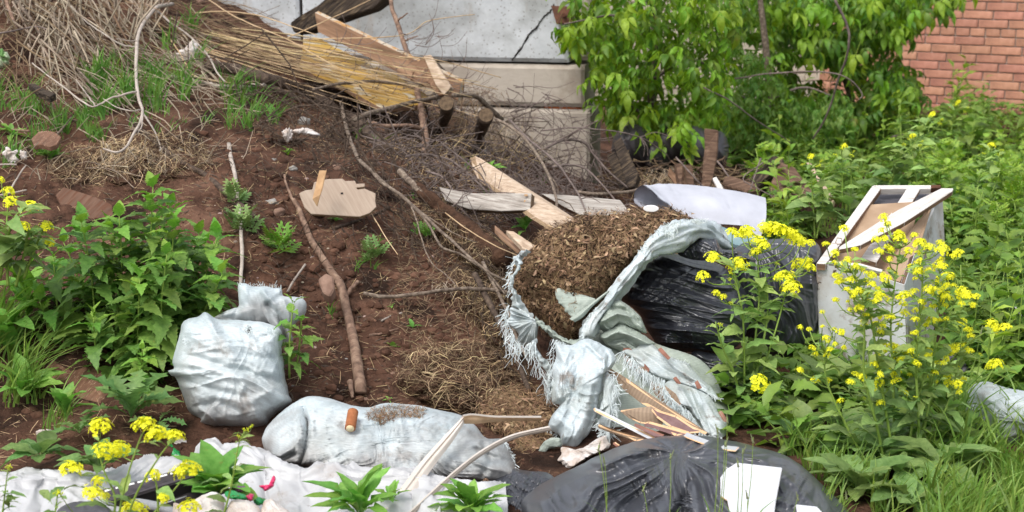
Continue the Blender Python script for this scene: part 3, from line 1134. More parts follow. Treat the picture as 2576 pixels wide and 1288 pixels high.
def brick_wall(name, label, org, ang, L, H, bm_, stuffm, vis_h, header_rows=(), dep=.09, cat='wall', Lvis=None):
    root = empty(name, org, label, cat)
    root.rotation_euler = (0, 0, ang)
    st = [brick_mesh('brick', .25, .065, dep, bm_, s) for s in range(4)]
    hd = [brick_mesh('brick', .12, .065, dep, bm_, s + 9) for s in range(3)]
    rs = np.random.RandomState(3)
    upper = Geo()
    cnt = 0
    for r in range(int(H / .075)):
        z = .0375 + r * .075 - .03
        header = r in header_rows
        step = .13 if header else .26
        x = -[0, .13, .065, .2][r % 4]
        while x < L:
            if z < vis_h and cnt < 296 and (Lvis is None or x < Lvis):
                me = (hd if header else st)[rs.randint(3)]
                o = bpy.data.objects.new('brick', me)
                COL.objects.link(o)
                o.parent = root
                o.location = (x + step / 2, rs.uniform(-.004, .004), z)
                o.rotation_euler = (rs.uniform(-.01, .01), rs.uniform(-.006, .006), rs.uniform(-.006, .006))
                cnt += 1
            else:
                hx, hz = step / 2 - .005, .0325
                a = np.array([[sx * hx + x + step / 2, sy * dep / 2, sz * hz + z] for sx in (-1, 1) for sy in (-1, 1) for sz in (-1, 1)])
                upper.add(a, [(0, 1, 3, 2), (4, 6, 7, 5), (0, 4, 5, 1), (2, 3, 7, 6), (0, 2, 6, 4), (1, 5, 7, 3)])
            x += step
    if upper.n:
        o = upper.build('brickwork', stuffm, None, smooth=False, origin=(0, 0, 0))
        o.parent = root
        o['kind'] = 'stuff'
    g = Geo()
    a = np.array([[sx, sy, sz] for sx in (-.1, L + .1) for sy in (-.026, .3) for sz in (-.3, H - .03)])
    g.add(a, [(0, 1, 3, 2), (4, 6, 7, 5), (0, 4, 5, 1), (2, 3, 7, 6), (0, 2, 6, 4), (1, 5, 7, 3)])
    o = g.build('mortar', M['mortar'], None, smooth=False, origin=(0, 0, 0))
    o.parent = root
    return root


bl = P(2040, 290, 15.35)
bl[2] = 0
br = P(2600, 290, 14.35)
br[2] = 0
ba = math.atan2(br[1] - bl[1], br[0] - bl[0])
brick_wall('brick_wall', 'red brick wall with grey mortar joints behind the green weeds', bl, ba, 4.4, 2.25, M['brick'], M['brick_stuff'], 1.12, header_rows=(9, 17, 24), Lvis=3.4)
# pale brick wall seen in the gaps of the bush
cl_ = P(1500, 290, 14.3)
cl_[2] = 0
cr = P(2045, 290, 15.3)
cr[2] = 0
ca_ = math.atan2(cr[1] - cl_[1], cr[0] - cl_[0])
brick_wall('pale_brick_wall', 'cream coloured brick wall glimpsed through the gaps of the maple bush', cl_, ca_, float(np.linalg.norm(cr - cl_)) - .05, 2.25, M['brick_cream'], M['brick_cream'], 1.05)

# ------------------------------------------------------------------ sacks, bags, plastic
def fringe(g, line, ln, n, direction, spread=.5, w=.0027, curl=.5, rs=R, droop=.4, m=0, lift=0.0):
    """frayed tapes hanging off an edge; line of (x, y, d), direction on the grid (dx, dy)"""
    n = max(3, int(n * .62))
    l = resample(line, n)
    if n > 8:      # tapes hang in uneven tufts
        k_ = np.clip(np.arange(n) + fbm(n3(np.arange(n) * .23, ln * .1), 2) * n * .22, 0, n - 1)
        l = np.stack([np.interp(k_, np.arange(n), l[:, j]) for j in range(3)], 1)
    l = l + rs.randn(n, 3) * np.array([1.2, 1.2, .004])
    base = P(l[:, 0], l[:, 1], l[:, 2] - lift - .05)
    for k in range(n):
        L = ln * rs.uniform(.3, 1.0) * (1.7 if rs.rand() < .12 else 1) * l[k, 2] / F
        a = math.atan2(direction[1], direction[0]) + rs.randn() * spread
        d = np.array([math.cos(a), -.25 + rs.randn() * .25, -math.sin(a)])
        side = np.cross(d, [0, -1, 0.2])
        t = np.linspace(0, 1, 6)[:, None]
        wob = (rs.randn() * t ** 2 + rs.randn() * .5 * np.sin(t * 5)) * curl * L * .5
        c = base[k] + d * L * t + side * wob + np.array([0, 0, -1]) * droop * L * t ** 2
        s2 = np.cross(np.gradient(c, axis=0), [rs.randn() * .4, -1, rs.randn() * .4])
        s2 /= np.linalg.norm(s2, axis=1)[:, None] + 1e-9
        ww = w * rs.uniform(.4, .95)
        v = np.stack([c - s2 * ww * .5, c + s2 * ww * .5], 1).reshape(-1, 3)
        q = [(2 * i, 2 * i + 1, 2 * i + 3, 2 * i + 2) for i in range(5)]
        g.add(v, q, None, m)


def foot(x, y, d=None):
    return P(x, y, Gd(x, y) if d is None else d)


def specks(name, body, poly, n, mats, parent, ln=(.008, .03), w=.0016, lift=.002, seed=0, flat=False, bend=.15):
    """needles and crumbs lying on a body"""
    rs = np.random.RandomState(seed + 50)
    px, py, dd, vf, nm = BODIES[body]
    pts = vf.reshape(-1, 3)
    nn = nm.reshape(-1, 3)
    ok = np.where(inpoly(px, py, poly))[0] if poly is not None else np.arange(len(px))
    # even out the crowding near the middle of the ring mesh
    cell = {}
    for i in ok:
        cell.setdefault((int(px[i] / 4), int(py[i] / 4)), []).append(i)
    keys = list(cell)
    pick = np.array([cell[keys[k]][rs.randint(len(cell[keys[k]]))] for k in rs.randint(len(keys), size=n)])
    c = pts[pick] + rs.randn(n, 3) * .004 + nn[pick] * lift * rs.rand(n, 1) * 2
    t = rs.randn(n, 3)
    t -= nn[pick] * (t * nn[pick]).sum(1)[:, None] * .75
    g = Geo()
    slivers(g, c, t, rs.uniform(ln[0], ln[1], n), w, nrm=nn[pick], rs=rs, flat=flat, bend=bend)
    o = g.build(name, mats, parent)
    o['kind'] = 'stuff'
    return o


# --- upright sack on the left
L1 = ZH((340, 292), (290, 325), (170, 365), (138, 460), (110, 560), (80, 680), (90, 740), (45, 760), (75, 800), (105, 815), (160, 950), (210, 1080), (290, 1150), (285, 1190), (330, 1212), (420, 1222),
        (620, 1218), (720, 1222), (820, 1200), (850, 1150), (900, 1100), (1020, 1012), (1000, 950), (992, 885), (970, 800), (962, 700), (945, 600), (952, 520), (940, 440), (880, 400), (800, 372), (700, 362), (560, 355), (430, 345))
sk = empty('woven_sack', foot(590, 1070), 'bulging pale blue woven sack standing upright beside the nettles, with torn holes near its top', 'sack')
d1 = lambda x, y: 5.36 + (1075 - y) / 290 * .14
inflate('sack_body', L1, d1, .17, M['sack'], sk, N=300, rings=60, center=(590, 940), power=3.2,
        folds=[(ZH((180, 620), (420, 700), (640, 760), (930, 840)), 9, -.016), (ZH((220, 700), (450, 770), (700, 850)), 9, .012), (ZH((120, 820), (330, 880), (620, 960)), 9, -.014),
               (ZH((260, 1050), (420, 1000), (620, 1090), (640, 1180)), 10, -.018), (ZH((640, 880), (600, 980), (640, 1090)), 8, .016), (ZH((860, 920), (700, 1000), (740, 1120)), 9, .014),
               (ZH((300, 1060), (380, 1120), (420, 1200)), 8, .02), (ZH((340, 300), (480, 520), (560, 640)), 12, .014), (ZH((150, 560), (420, 610), (900, 660)), 8, -.006),
               (ZH((640, 800), (800, 760), (950, 780)), 8, .008), (ZH((430, 345), (640, 372), (640, 430), (760, 500), (900, 460)), 6, -.012)],
        wr=lambda x, y: streaks(x, y, 14, 130, 30, .003, 3) + creases(x, y, 14, 190, 46, .010, 8, 1.6, 4) + creases(x, y, 24, 120, 20, .005, 5, 1.5, 4) + creases(x, y, 75, 120, 30, .004, 5, 1.5, 4))
ring = lambda a, b, rx, ry, n=12: [(a + rx * math.cos(k * 6.283 / n), b + ry * math.sin(k * 6.283 / n)) for k in range(n)]
for (cx, cy, rx, ry) in [(625, 830, 9, 12), (464, 858, 4.5, 8)]:
    dd = float(on('sack_body', cx, cy)) - .004
    h = inflate('hole', ring(cx, cy, rx, ry), dd, .004, M['litter'], sk, N=30, rings=6, noise=(.002, 60), edge_noise=2)
_g = Geo()
for (cx, cy, rx, ry) in [(625, 830, 10, 13), (464, 858, 6, 9), (672, 836, 20, 14)]:
    for k in range(26):
        a = random.uniform(0, 6.28)
        x_, y_ = cx + rx * math.cos(a), cy + ry * math.sin(a)
        fringe(_g, [(x_, y_, float(on('sack_body', x_, y_)) - .006), (x_ + 1, y_, float(on('sack_body', x_, y_)) - .006)], 9, 2, (-math.cos(a), -math.sin(a)), w=.0018)
_g.build('fraying', M['tape'], sk)['kind'] = 'stuff'
L2 = ZH((598, 84), (650, 66), (720, 90), (800, 86), (880, 100), (942, 112), (958, 165), (1050, 172), (1108, 188), (1140, 230), (1128, 320), (1060, 380), (1020, 440), (1035, 520), (980, 560), (930, 520),
        (930, 440), (880, 400), (700, 380), (420, 350), (470, 300), (560, 262), (604, 240))
inflate('sack_mouth', L2, lambda x, y: 5.57 + (800 - y) / 100 * .03, .055, M['sack'], sk, N=240, rings=40, center=(655, 775), power=2.0,
        folds=[(ZH((840, 230), (900, 300), (960, 420), (980, 540)), 8, -.03), (ZH((620, 240), (560, 330), (420, 345)), 8, -.014), (ZH((800, 130), (880, 240), (930, 420)), 9, .02),
               (ZH((700, 120), (690, 220), (740, 330)), 10, -.01), (ZH((960, 200), (1000, 300), (1030, 420)), 8, .016)],
        wr=lambda x, y: streaks(x, y, 75, 80, 18, .005, 5))
_g = Geo()
fringe(_g, [p + (5.53,) for p in ZH((600, 84), (700, 88), (800, 86), (940, 112))], 13, 80, (.15, -1), w=.002, droop=0)
fringe(_g, [p + (5.53,) for p in ZH((1090, 190), (1110, 190))], 9, 8, (.5, -1), w=.0025)
_g.build('frayed_edge', M['tape'], sk)['kind'] = 'stuff'

# --- sack lying in front
L3 = [(659, 1111), (663, 1092), (671, 1074), (704, 1039), (739, 1014), (774, 997), (824, 1001), (884, 1019), (929, 1024), (969, 1014), (1044, 1019), (1094, 1029), (1159, 1044), (1194, 1069), (1224, 1102),
      (1269, 1106), (1290, 1144), (1300, 1180), (1312, 1200), (1269, 1214), (1194, 1216), (1094, 1214), (994, 1209), (894, 1199), (794, 1189), (764, 1176), (709, 1169), (676, 1150)]
ls = empty('woven_sack', foot(980, 1205), 'long pale blue woven sack lying on its side with a brown tube on top', 'sack')
d3 = lambda x, y: 5.0 + (1205 - y) / 200 * .30
inflate('sack_body', L3, d3, .16, M['sack'], ls, N=420, rings=64, center=(960, 1112), power=3.0,
        folds=[([(762, 1025), (774, 1060), (772, 1100), (764, 1140), (752, 1176)], 5, -.05), ([(745, 1030), (757, 1065), (757, 1100), (745, 1135)], 6, .025), ([(668, 1142), (705, 1146), (735, 1128), (752, 1104)], 5, .03),
               ([(668, 1154), (705, 1158), (740, 1140)], 5, -.03), ([(700, 1150), (712, 1166)], 6, .02), ([(866, 1068), (880, 1090), (960, 1070)], 9, -.012), ([(775, 1030), (900, 1110), (880, 1180)], 12, .01),
               ([(1200, 1130), (1240, 1150), (1290, 1160)], 6, -.02), ([(1190, 1160), (1240, 1180), (1300, 1185)], 6, .018), ([(1215, 1110), (1235, 1160), (1210, 1200)], 7, -.016), ([(1000, 1040), (1010, 1120), (980, 1190)], 14, .008)],
        wr=lambda x, y: streaks(x, y, 82, 110, 26, .003, 4) + creases(x, y, 70, 150, 36, .010, 4, 1.6, 4) + creases(x, y, 8, 160, 24, .007, 8, 1.6, 4) + creases(x, y, 110, 90, 22, .005, 9, 1.6, 4))
BODIES['lying'] = BODIES['sack_body']
_g = Geo()
fringe(_g, [(1262, 1108, 5.05), (1285, 1140, 5.05), (1300, 1190, 5.0), (1272, 1212, 4.98)], 12, 60, (1, .1), w=.0025)
_g.build('frayed_edge', M['tape'], ls)['kind'] = 'stuff'
nl = specks('pine_needles', 'lying', [(920, 1050), (930, 1030), (1000, 1020), (1075, 1032), (1060, 1050), (1000, 1052), (960, 1066)], 900, [M['needle']], None, ln=(.006, .03), w=.0018, lift=.004, seed=1)
tag(nl, 'brown pine needles scattered on top of the lying sack', 'pine needles')
# --- tube on it
dk = float(on('lying', 884, 1066)) - .022
ct = empty('cork_tube', P(886, 1080, dk), 'short rust brown foam tube with pale core lying on the long sack', 'tube')
_g = Geo()
a_, b_ = P(888, 1036, dk + .03), P(881, 1077, dk - .035)
tube(_g, crom([a_, b_], 10), .0172, 16)
_g.build('foam_sleeve', M['cork'], ct)
_g = Geo()
ax = (b_ - a_) / np.linalg.norm(b_ - a_)
tube(_g, [b_ - ax * .002, b_ + ax * .004], .0125, 14)
_g.build('core', mat('core', srgb(222, 206, 168), rough=.8), ct)

# --- front black bag
L5 = [(1326, 1246), (1350, 1226), (1388, 1203), (1453, 1173), (1500, 1148), (1560, 1122), (1620, 1106), (1678, 1097), (1763, 1096), (1838, 1108), (1888, 1120), (1932, 1131), (1982, 1149), (2032, 1184), (2082, 1232), (2130, 1280),
      (2160, 1350), (2060, 1420), (1700, 1440), (1400, 1400), (1330, 1320), (1310, 1268)]
d5 = lambda x, y: 4.95 - (y - 1100) / 300 * .62
inflate('rubbish_bag', L5, d5, .13, M['bag2'], None, N=420, rings=110, center=(1690, 1262), power=2.0, back=.5, noise=(.012, 6), edge_noise=2,
        folds=[([(1715, 1270), (1735, 1215), (1800, 1165), (1850, 1130)], 9, -.016), ([(1640, 1120), (1560, 1180), (1450, 1250)], 10, .012), ([(1700, 1130), (1640, 1200), (1600, 1290)], 9, .012),
               ([(1880, 1130), (1980, 1200), (2060, 1290)], 8, .014), ([(1830, 1120), (1930, 1200), (2000, 1290)], 8, -.012), ([(1740, 1175), (1770, 1230), (1780, 1290)], 8, .014)],
        wr=lambda x, y: polar_creases(x, y, (1705, 1140), 2.6, .07, 2, 2.0, 90) + creases(x, y, 60, 220, 60, .022, 3, 1.2, 2) + polar_creases(x, y, (2060, 1170), 4, .03, 7, 2.5, 30) * np.exp(-np.hypot(x - 2060, y - 1170) / 140)
        + fbm(n3(x / 110, y / 60, 4), 2) * .03)
fb = bpy.data.objects['rubbish_bag']
tag(fb, 'stretched shiny grey black rubbish bag lying at the front below the broken tiles', 'rubbish bag', 'black rubbish bags')
BODIES['front'] = BODIES['rubbish_bag']

# --- big black bag behind
L6 = ZB((1060, 780), (1120, 660), (1200, 560), (1300, 480), (1440, 418), (1560, 418), (1650, 432), (1850, 478), (2000, 560), (2110, 680), (2170, 800), (2190, 980), (2130, 1150), (2040, 1240), (1900, 1275), (1700, 1265),
        (1520, 1250), (1400, 1240), (1372, 1170), (1290, 1050), (1250, 950), (1180, 880), (1100, 832))
bo = inflate('rubbish_bag', L6, lambda x, y: 6.02 + (880 - y) / 240 * .16, .2, M['bag'], None, N=420, rings=100, center=(1745, 765), power=2.2, noise=(.012, 6), edge_noise=2,
             folds=[(ZB((1190, 860), (1500, 880), (1800, 1010), (2040, 1130)), 7, -.02), (ZB((1260, 960), (1480, 1030), (1620, 1170), (1640, 1250)), 7, -.016), (ZB((1150, 720), (1500, 700), (1900, 860)), 6, .012),
                    (ZB((1200, 570), (1600, 560), (2000, 720)), 7, .012), (ZB((1680, 1060), (1700, 1180), (1760, 1260)), 7, .02), (ZB((1300, 1060), (1460, 1120), (1480, 1240)), 8, .014)],
             wr=lambda x, y: creases(x, y, 14 , 320, 44, .026, 3, 1.2, 2) + creases(x, y, 28, 240, 34, .010, 9, 1.2) + polar_creases(x, y, (1560, 790), 4, .010, 7, 2, 60) + fbm(n3(x / 110, y / 70, 4), 2) * .03)
tag(bo, 'large full black rubbish bag bulging between the open litter sack and the mustard plant', 'rubbish bag', 'black rubbish bags')
L7 = [(1840, 640), (1868, 612), (1905, 606), (1965, 600), (2040, 604), (2068, 640), (2070, 760), (2062, 850), (2010, 905), (1900, 895), (1850, 800), (1835, 700)]
bo = inflate('rubbish_bag', L7, 6.3, .16, M['bag'], None, N=260, rings=60, noise=(.014, 6), wr=lambda x, y: polar_creases(x, y, (1900, 610), 4, .022, 3, 2, 40) + creases(x, y, 80, 160, 24, .01, 5))
tag(bo, 'black rubbish bag standing against the white drawer unit behind the yellow flowers', 'rubbish bag', 'black rubbish bags')
L8 = ZB((1570, 405), (1610, 370), (1660, 335), (1780, 283), (1850, 292), (1900, 290), (1955, 378), (2080, 385), (2150, 430), (2240, 470), (2200, 560), (2060, 545), (1990, 490), (1850, 480), (1700, 470), (1600, 440))
bo = inflate('crumpled_bag', L8, 5.98, .06, M['bag'], None, N=240, rings=50, noise=(.02, 16), wr=lambda x, y: streaks(x, y, 70, 50, 13, .014, 5) + streaks(x, y, 20, 60, 12, .008, 2))
tag(bo, 'crumpled neck of black plastic film lying on top of the big bag', 'plastic bag')
L9 = [(1740, 885), (1800, 890), (1870, 900), (1880, 960), (1850, 1000), (1800, 985), (1760, 940)]
bo = inflate('crumpled_bag', L9, 5.92, .05, M['bag'], None, N=160, rings=36, noise=(.02, 16), wr=lambda x, y: streaks(x, y, 20, 60, 10, .01, 5))
tag(bo, 'loose black plastic film on the ground under the big bag', 'plastic bag')
L10 = [(1222, 1230), (1250, 1205), (1290, 1180), (1330, 1185), (1380, 1190), (1400, 1215), (1370, 1230), (1340, 1262), (1345, 1300), (1260, 1310), (1230, 1270)]
bo = inflate('crumpled_bag', L10, lambda x, y: 4.93 - (y - 1200) * .0026, .03, M['bag'], None, N=160, rings=40, noise=(.016, 22), wr=lambda x, y: streaks(x, y, 30, 50, 9, .012, 5) + streaks(x, y, 120, 50, 9, .01, 7))
tag(bo, 'small heap of torn black plastic film left of the front rubbish bag', 'plastic bag')

# --- open sack of forest litter
os_ = empty('litter_sack', P(1450, 1000, 5.75), 'torn open pale woven sack hanging in shreds around brown forest litter', 'sack')
L11 = ZB((300, 390), (360, 320), (440, 240), (540, 185), (650, 140), (850, 92), (1050, 78), (1200, 60), (1400, 55), (1520, 62), (1640, 108), (1700, 150), (1620, 260), (1440, 340), (1330, 420), (1200, 560), (1060, 700), (960, 820),
         (800, 980), (740, 1110), (660, 1180), (520, 1130), (400, 1020), (290, 890), (185, 745), (160, 600), (225, 470))
d11 = lambda x, y: 5.86 + (850 - y) / 300 * .26
lt = inflate('forest_litter', L11, d11, .21, M['litter'], None, N=320, rings=80, center=ZB((700, 560))[0], power=2.4, noise=(.035, 12), edge_noise=5,
             wr=lambda x, y: fbm(n3(x / 22, y / 22, 3), 4) * .028)
tag(lt, 'brown heap of pine needles, bark crumbs and dead leaves spilling from the torn sack', 'forest litter')
o = specks('pine_needles', 'forest_litter', None, 15000, [M['needle']], lt, ln=(.014, .05), w=.0019, lift=.012, seed=2)
BODIES['litter'] = BODIES['forest_litter']
o = specks('dead_leaves', 'forest_litter', None, 1300, [M['deadleaf']], lt, ln=(.01, .034), w=.010, lift=.012, seed=3, flat=True, bend=.3)
o = specks('bark_crumbs', 'forest_litter', None, 2600, [M['litter']], lt, ln=(.008, .04), w=.005, lift=.012, seed=4, flat=True)
lb = lambda x, y: float(on('litter', x, y))
# inner side of the sack showing through
LI = ZB((520, 735), (560, 715), (640, 745), (740, 765), (830, 790), (860, 830), (790, 900), (720, 960), (680, 980), (640, 940), (600, 895), (540, 820))
inflate('inner_lining', LI, lambda x, y: d11(x, y) - .215 + (y - 740) * .0004, .012, M['sack_green'], os_, N=120, rings=24, noise=(.01, 20), edge_noise=5)
# folded rim running from upper right down to the left
rim = []
for up, lo, d in [((1990, 250), (2052, 402), 6.12), ((1880, 165), (1960, 370), 6.08), ((1780, 135), (1850, 290), 6.02), ((1640, 130), (1720, 300), 5.95), ((1500, 165), (1560, 395), 5.86), ((1345, 285), (1385, 425), 5.80), ((1250, 430), (1290, 500), 5.76),
                  ((1150, 560), (1200, 610), 5.74), ((1030, 690), (1085, 760), 5.70), ((930, 840), (1000, 860), 5.66), ((800, 960), (930, 960), 5.64), ((735, 1060), (850, 1100), 5.62), ((738, 1180), (790, 1160), 5.62)]:
    mx, my = (up[0] + lo[0]) / 2, (up[1] + lo[1]) / 2
    rim.append(ZB((up[0], up[1], d + .06), ((up[0] * 2 + mx) / 3, (up[1] * 2 + my) / 3, d - .03), (mx, my, d - .045), ((lo[0] * 2 + mx) / 3, (lo[1] * 2 + my) / 3, d - .03), (lo[0], lo[1], d + .04)))
_g = Geo()
loft(_g, rim, 150, 26, wr=lambda u, v, p: fbm(n3(u * 30, v * 5, 2), 3) * .008 + np.maximum(0, 1 - 1.6 * np.abs(vn(n3(u * 5, v * 9, 5)))) ** 2.5 * .016, thick=.004)
_g.build('rim_fold', M['sack2'], os_)
rim2 = []
for up, lo, d in [((960, 740), (985, 745), 5.68), ((800, 860), (840, 870), 5.67), ((690, 940), (760, 960), 5.66), ((640, 975), (690, 1005), 5.66)]:
    rim2.append(ZB((up[0], up[1], d), ((up[0] + lo[0]) / 2, (up[1] + lo[1]) / 2, d - .02), (lo[0], lo[1], d)))
_g = Geo()
loft(_g, rim2, 40, 8, thick=.003)
_g.build('cord_fold', M['sack_green'], os_)
# left rim, knot and shreds
rim3 = []
for a, b, d in [((230, 385), (300, 392), 5.78), ((150, 450), (240, 450), 5.76), ((190, 540), (230, 500), 5.73), ((140, 620), (175, 600), 5.70), ((130, 700), (160, 690), 5.69), ((145, 780), (205, 760), 5.68), ((140, 880), (255, 870), 5.67), ((230, 950), (310, 930), 5.66), ((325, 1000), (350, 985), 5.64)]:
    rim3.append(ZB((a[0], a[1], d + .03), ((a[0] + b[0]) / 2, (a[1] + b[1]) / 2, d - .04), (b[0], b[1], d - .0)))
_g = Geo()
loft(_g, rim3, 90, 14, wr=lambda u, v, p: fbm(n3(u * 26, v * 4, 8), 3) * .012, thick=.003)
_g.build('rim_fold', M['sack2'], os_)
LK = ZB((130, 880), (200, 900), (280, 940), (345, 985), (372, 1010), (365, 1110), (350, 1180), (290, 1200), (215, 1200), (190, 1160), (200, 1100), (105, 1020), (95, 990), (130, 960))
inflate('torn_tuft', LK, 5.63, .035, M['sack2'], os_, N=160, rings=34, center=ZB((270, 1040))[0], noise=(.008, 20), wr=lambda x, y: polar_streaks(x, y, (1346, 806), 6, .02, 4, 200))
hem = []
for a, b, d in [((345, 960), (380, 1010), 5.63), ((400, 1010), (420, 1070), 5.62), ((470, 1060), (480, 1110), 5.61), ((560, 1120), (560, 1170), 5.60), ((640, 1160), (640, 1215), 5.59), ((720, 1150), (700, 1240), 5.59), ((760, 1170), (740, 1200), 5.59)]:
    hem.append(ZB((a[0], a[1], d + .05), ((a[0] + b[0]) / 2, (a[1] + b[1]) / 2, d - .03), (b[0], b[1], d)))
_g = Geo()
loft(_g, hem, 70, 12, wr=lambda u, v, p: fbm(n3(u * 20, v * 4, 3), 3) * .012, thick=.003)
_g.build('lower_hem', M['sack_green'], os_)
_g = Geo()
Zd = lambda d, *p: [q + (d,) for q in ZB(*p)]
fringe(_g, Zd(5.6, (110, 1010), (200, 1190), (350, 1180)), 34, 100, (-.25, 1), .45, w=.0028)
fringe(_g, Zd(5.6, (120, 860), (100, 1000)), 30, 60, (-1, .5), .5, w=.0025)
fringe(_g, Zd(5.68, (170, 470), (130, 640), (150, 740)), 22, 60, (-1, .6), .6, w=.0025)
fringe(_g, Zd(5.72, (1260, 400), (1340, 280), (1470, 175), (1560, 170), (1640, 140), (1780, 150)), 13, 150, (.1, -.2), 1.6, w=.0027, curl=1.2, droop=0)
fringe(_g, Zd(5.80, (1450, 200), (1520, 240), (1540, 170)), 14, 120, (.1, .4), 1.6, w=.0027, curl=1.2)
fringe(_g, Zd(5.56, (740, 1180), (780, 1000), (900, 850)), 9, 90, (-.6, .5), .7, w=.0025)
fringe(_g, Zd(5.56, (500, 1150), (640, 1200)), 20, 60, (-.1, 1), .5, w=.0025)
fringe(_g, Zd(5.58, (130, 1100), (180, 1250), (170, 1200)), 40, 26, (-.2, 1), .7, w=.0026, curl=1.5)
_g.build('frayed_edge', M['tape'], os_)['kind'] = 'stuff'
# long shreds linking the two sacks (left, hanging)
sh = []
for a, b, d in [((80, 190), (140, 150), 5.60), ((100, 290), (160, 260), 5.58), ((150, 350), (215, 330), 5.56), ((215, 440), (270, 430), 5.54), ((215, 540), (270, 540), 5.53), ((230, 640), (268, 640), 5.52)]:
    sh.append(ZC((a[0], a[1], d), ((a[0] + b[0]) / 2, (a[1] + b[1]) / 2, d - .03), (b[0], b[1], d)))
_g = Geo()
loft(_g, sh, 50, 12, wr=lambda u, v, p: fbm(n3(u * 20, v * 5, 9), 3) * .01, thick=.002)
fringe(_g, [q + (5.53,) for q in ZC((110, 260), (180, 420), (215, 520), (235, 640), (262, 690))], 34, 110, (.2, 1), .6, w=.002, m=1)
fringe(_g, [q + (5.53,) for q in ZC((300, 210), (270, 340), (260, 460))], 26, 60, (-.3, 1), .7, w=.002, m=1)
_g.build('hanging_shred', [M['sack2'], M['tape']], os_)

# --- sack draped below it
bk = inflate('filled_sack', ZC((560, 150), (700, 40), (900, 20), (1100, 180), (1500, 330), (1660, 560), (1750, 900), (1400, 1050), (1000, 1060), (700, 1050), (560, 800)), lambda x, y: 5.75 - (y - 850) * .0014, .06, M['sack_green'], None,
             N=200, rings=40, noise=(.03, 6), wr=lambda x, y: streaks(x, y, 40, 100, 30, .015, 4))
tag(bk, 'slumped greenish sack body added as a shading backdrop under the broken tiles', 'sack')  # body added beneath folds and tiles as a shading backdrop
L12 = ZC((295, 190), (360, 205), (430, 205), (500, 170), (560, 155), (640, 180), (700, 215), (760, 250), (800, 310), (800, 340), (760, 400), (712, 440), (705, 500), (690, 580), (660, 650), (645, 780), (610, 880), (560, 960), (520, 1000),
         (465, 1072), (400, 1065), (345, 1040), (330, 960), (240, 900), (262, 800), (330, 710), (272, 690), (262, 600), (275, 500), (270, 400), (300, 310))
dr = empty('draped_sack', P(1450, 1128, 5.25), 'empty torn pale woven sack draped downwards left of the broken tiles', 'sack')
d12 = lambda x, y: 5.46 - (y - 860) * .0008
inflate('fabric', L12, d12, .09, M['sack2'], dr, N=300, rings=64, center=ZC((490, 560))[0], power=2.2, back=.4, noise=(.016, 9),
        folds=[(ZC((540, 160), (620, 260), (700, 330), (705, 440)), 7, .024), (ZC((690, 220), (740, 300), (720, 420)), 5, -.02), (ZC((430, 220), (350, 420), (330, 640)), 10, .014), (ZC((560, 240), (470, 480), (420, 700)), 12, -.016),
               (ZC((640, 500), (560, 700), (500, 900)), 12, .016), (ZC((620, 560), (610, 760), (560, 940)), 7, -.018), (ZC((280, 800), (420, 900), (470, 1040)), 10, .012), (ZC((350, 480), (420, 560), (640, 600)), 10, -.008)],
        wr=lambda x, y: streaks(x, y, 108, 110, 22, .004, 6) + creases(x, y, 100, 150, 34, .010, 6, 1.5, 2.5) + creases(x, y, 40, 60, 22, .004, 8, 1.5, 2.5))
_g = Geo()
Cd = lambda d, *p: [q + (d,) for q in ZC(*p)]
fringe(_g, Cd(5.36, (240, 900), (330, 960), (350, 1040)), 12, 60, (-.5, .8), .4, w=.0025)
fringe(_g, Cd(5.4, (705, 450), (690, 600), (650, 760)), 22, 110, (.4, .8), .7, w=.0026, curl=.9)
fringe(_g, Cd(5.4, (270, 400), (275, 620)), 14, 50, (-.7, .6), .6, w=.0025)
_g.build('frayed_edge', M['tape'], dr)['kind'] = 'stuff'
LF = ZC((715, 430), (760, 470), (790, 560), (805, 640), (790, 720), (770, 820), (760, 900), (740, 1000), (750, 1060), (715, 1000), (700, 900), (650, 850), (690, 790), (740, 770), (735, 680), (660, 760), (690, 640), (700, 540))
inflate('shred', LF, lambda x, y: 5.34 - (y - 940) * .0007, .022, M['sack2'], dr, N=160, rings=24, center=ZC((745, 700))[0], noise=(.01, 20), wr=lambda x, y: streaks(x, y, 95, 50, 8, .006, 2))
_g = Geo()
fringe(_g, Cd(5.31, (770, 450), (805, 640), (770, 820), (740, 1010)), 20, 170, (.35, .8), .8, w=.0026, curl=1.1)
fringe(_g, Cd(5.3, (650, 850), (700, 900), (720, 1000), (750, 1060)), 26, 110, (-.3, 1), .8, w=.0026, curl=1.1)
_g.build('frayed_edge', M['tape'], dr)['kind'] = 'stuff'

# --- folded sack between and the sack over the tiles
fs = empty('folded_sack', P(1560, 900, 5.75), 'greenish white sack folded up beneath the big black bag', 'sack')
LP1 = ZB((880, 960), (930, 900), (1000, 840), (1060, 815), (1110, 835), (1180, 890), (1250, 960), (1282, 1030), (1300, 1100), (1220, 1080), (1150, 1050), (1050, 1030), (960, 1090), (890, 1060), (860, 1010))
inflate('upper_fold', LP1, 5.68, .07, M['sack_green'], fs, N=180, rings=36, noise=(.016, 12), folds=[(ZB((900, 1010), (1050, 930), (1180, 960), (1260, 1050)), 6, .03), (ZB((1000, 880), (1120, 900), (1230, 1000)), 6, -.02)],
        wr=lambda x, y: streaks(x, y, 40, 50, 12, .01, 2))
LP2 = ZB((895, 1120), (1000, 1060), (1080, 1015), (1150, 1040), (1240, 1090), (1330, 1150), (1378, 1192), (1340, 1210), (1400, 1290), (1320, 1330), (1150, 1300), (1040, 1240), (960, 1200), (930, 1170))
inflate('lower_fold', LP2, 5.64, .06, M['sack_green'], fs, N=180, rings=36, noise=(.016, 12), folds=[(ZB((930, 1150), (1060, 1080), (1200, 1130), (1340, 1200)), 6, .03), (ZB((980, 1180), (1120, 1150), (1260, 1230)), 6, -.025)],
        wr=lambda x, y: streaks(x, y, 30, 50, 12, .01, 2))
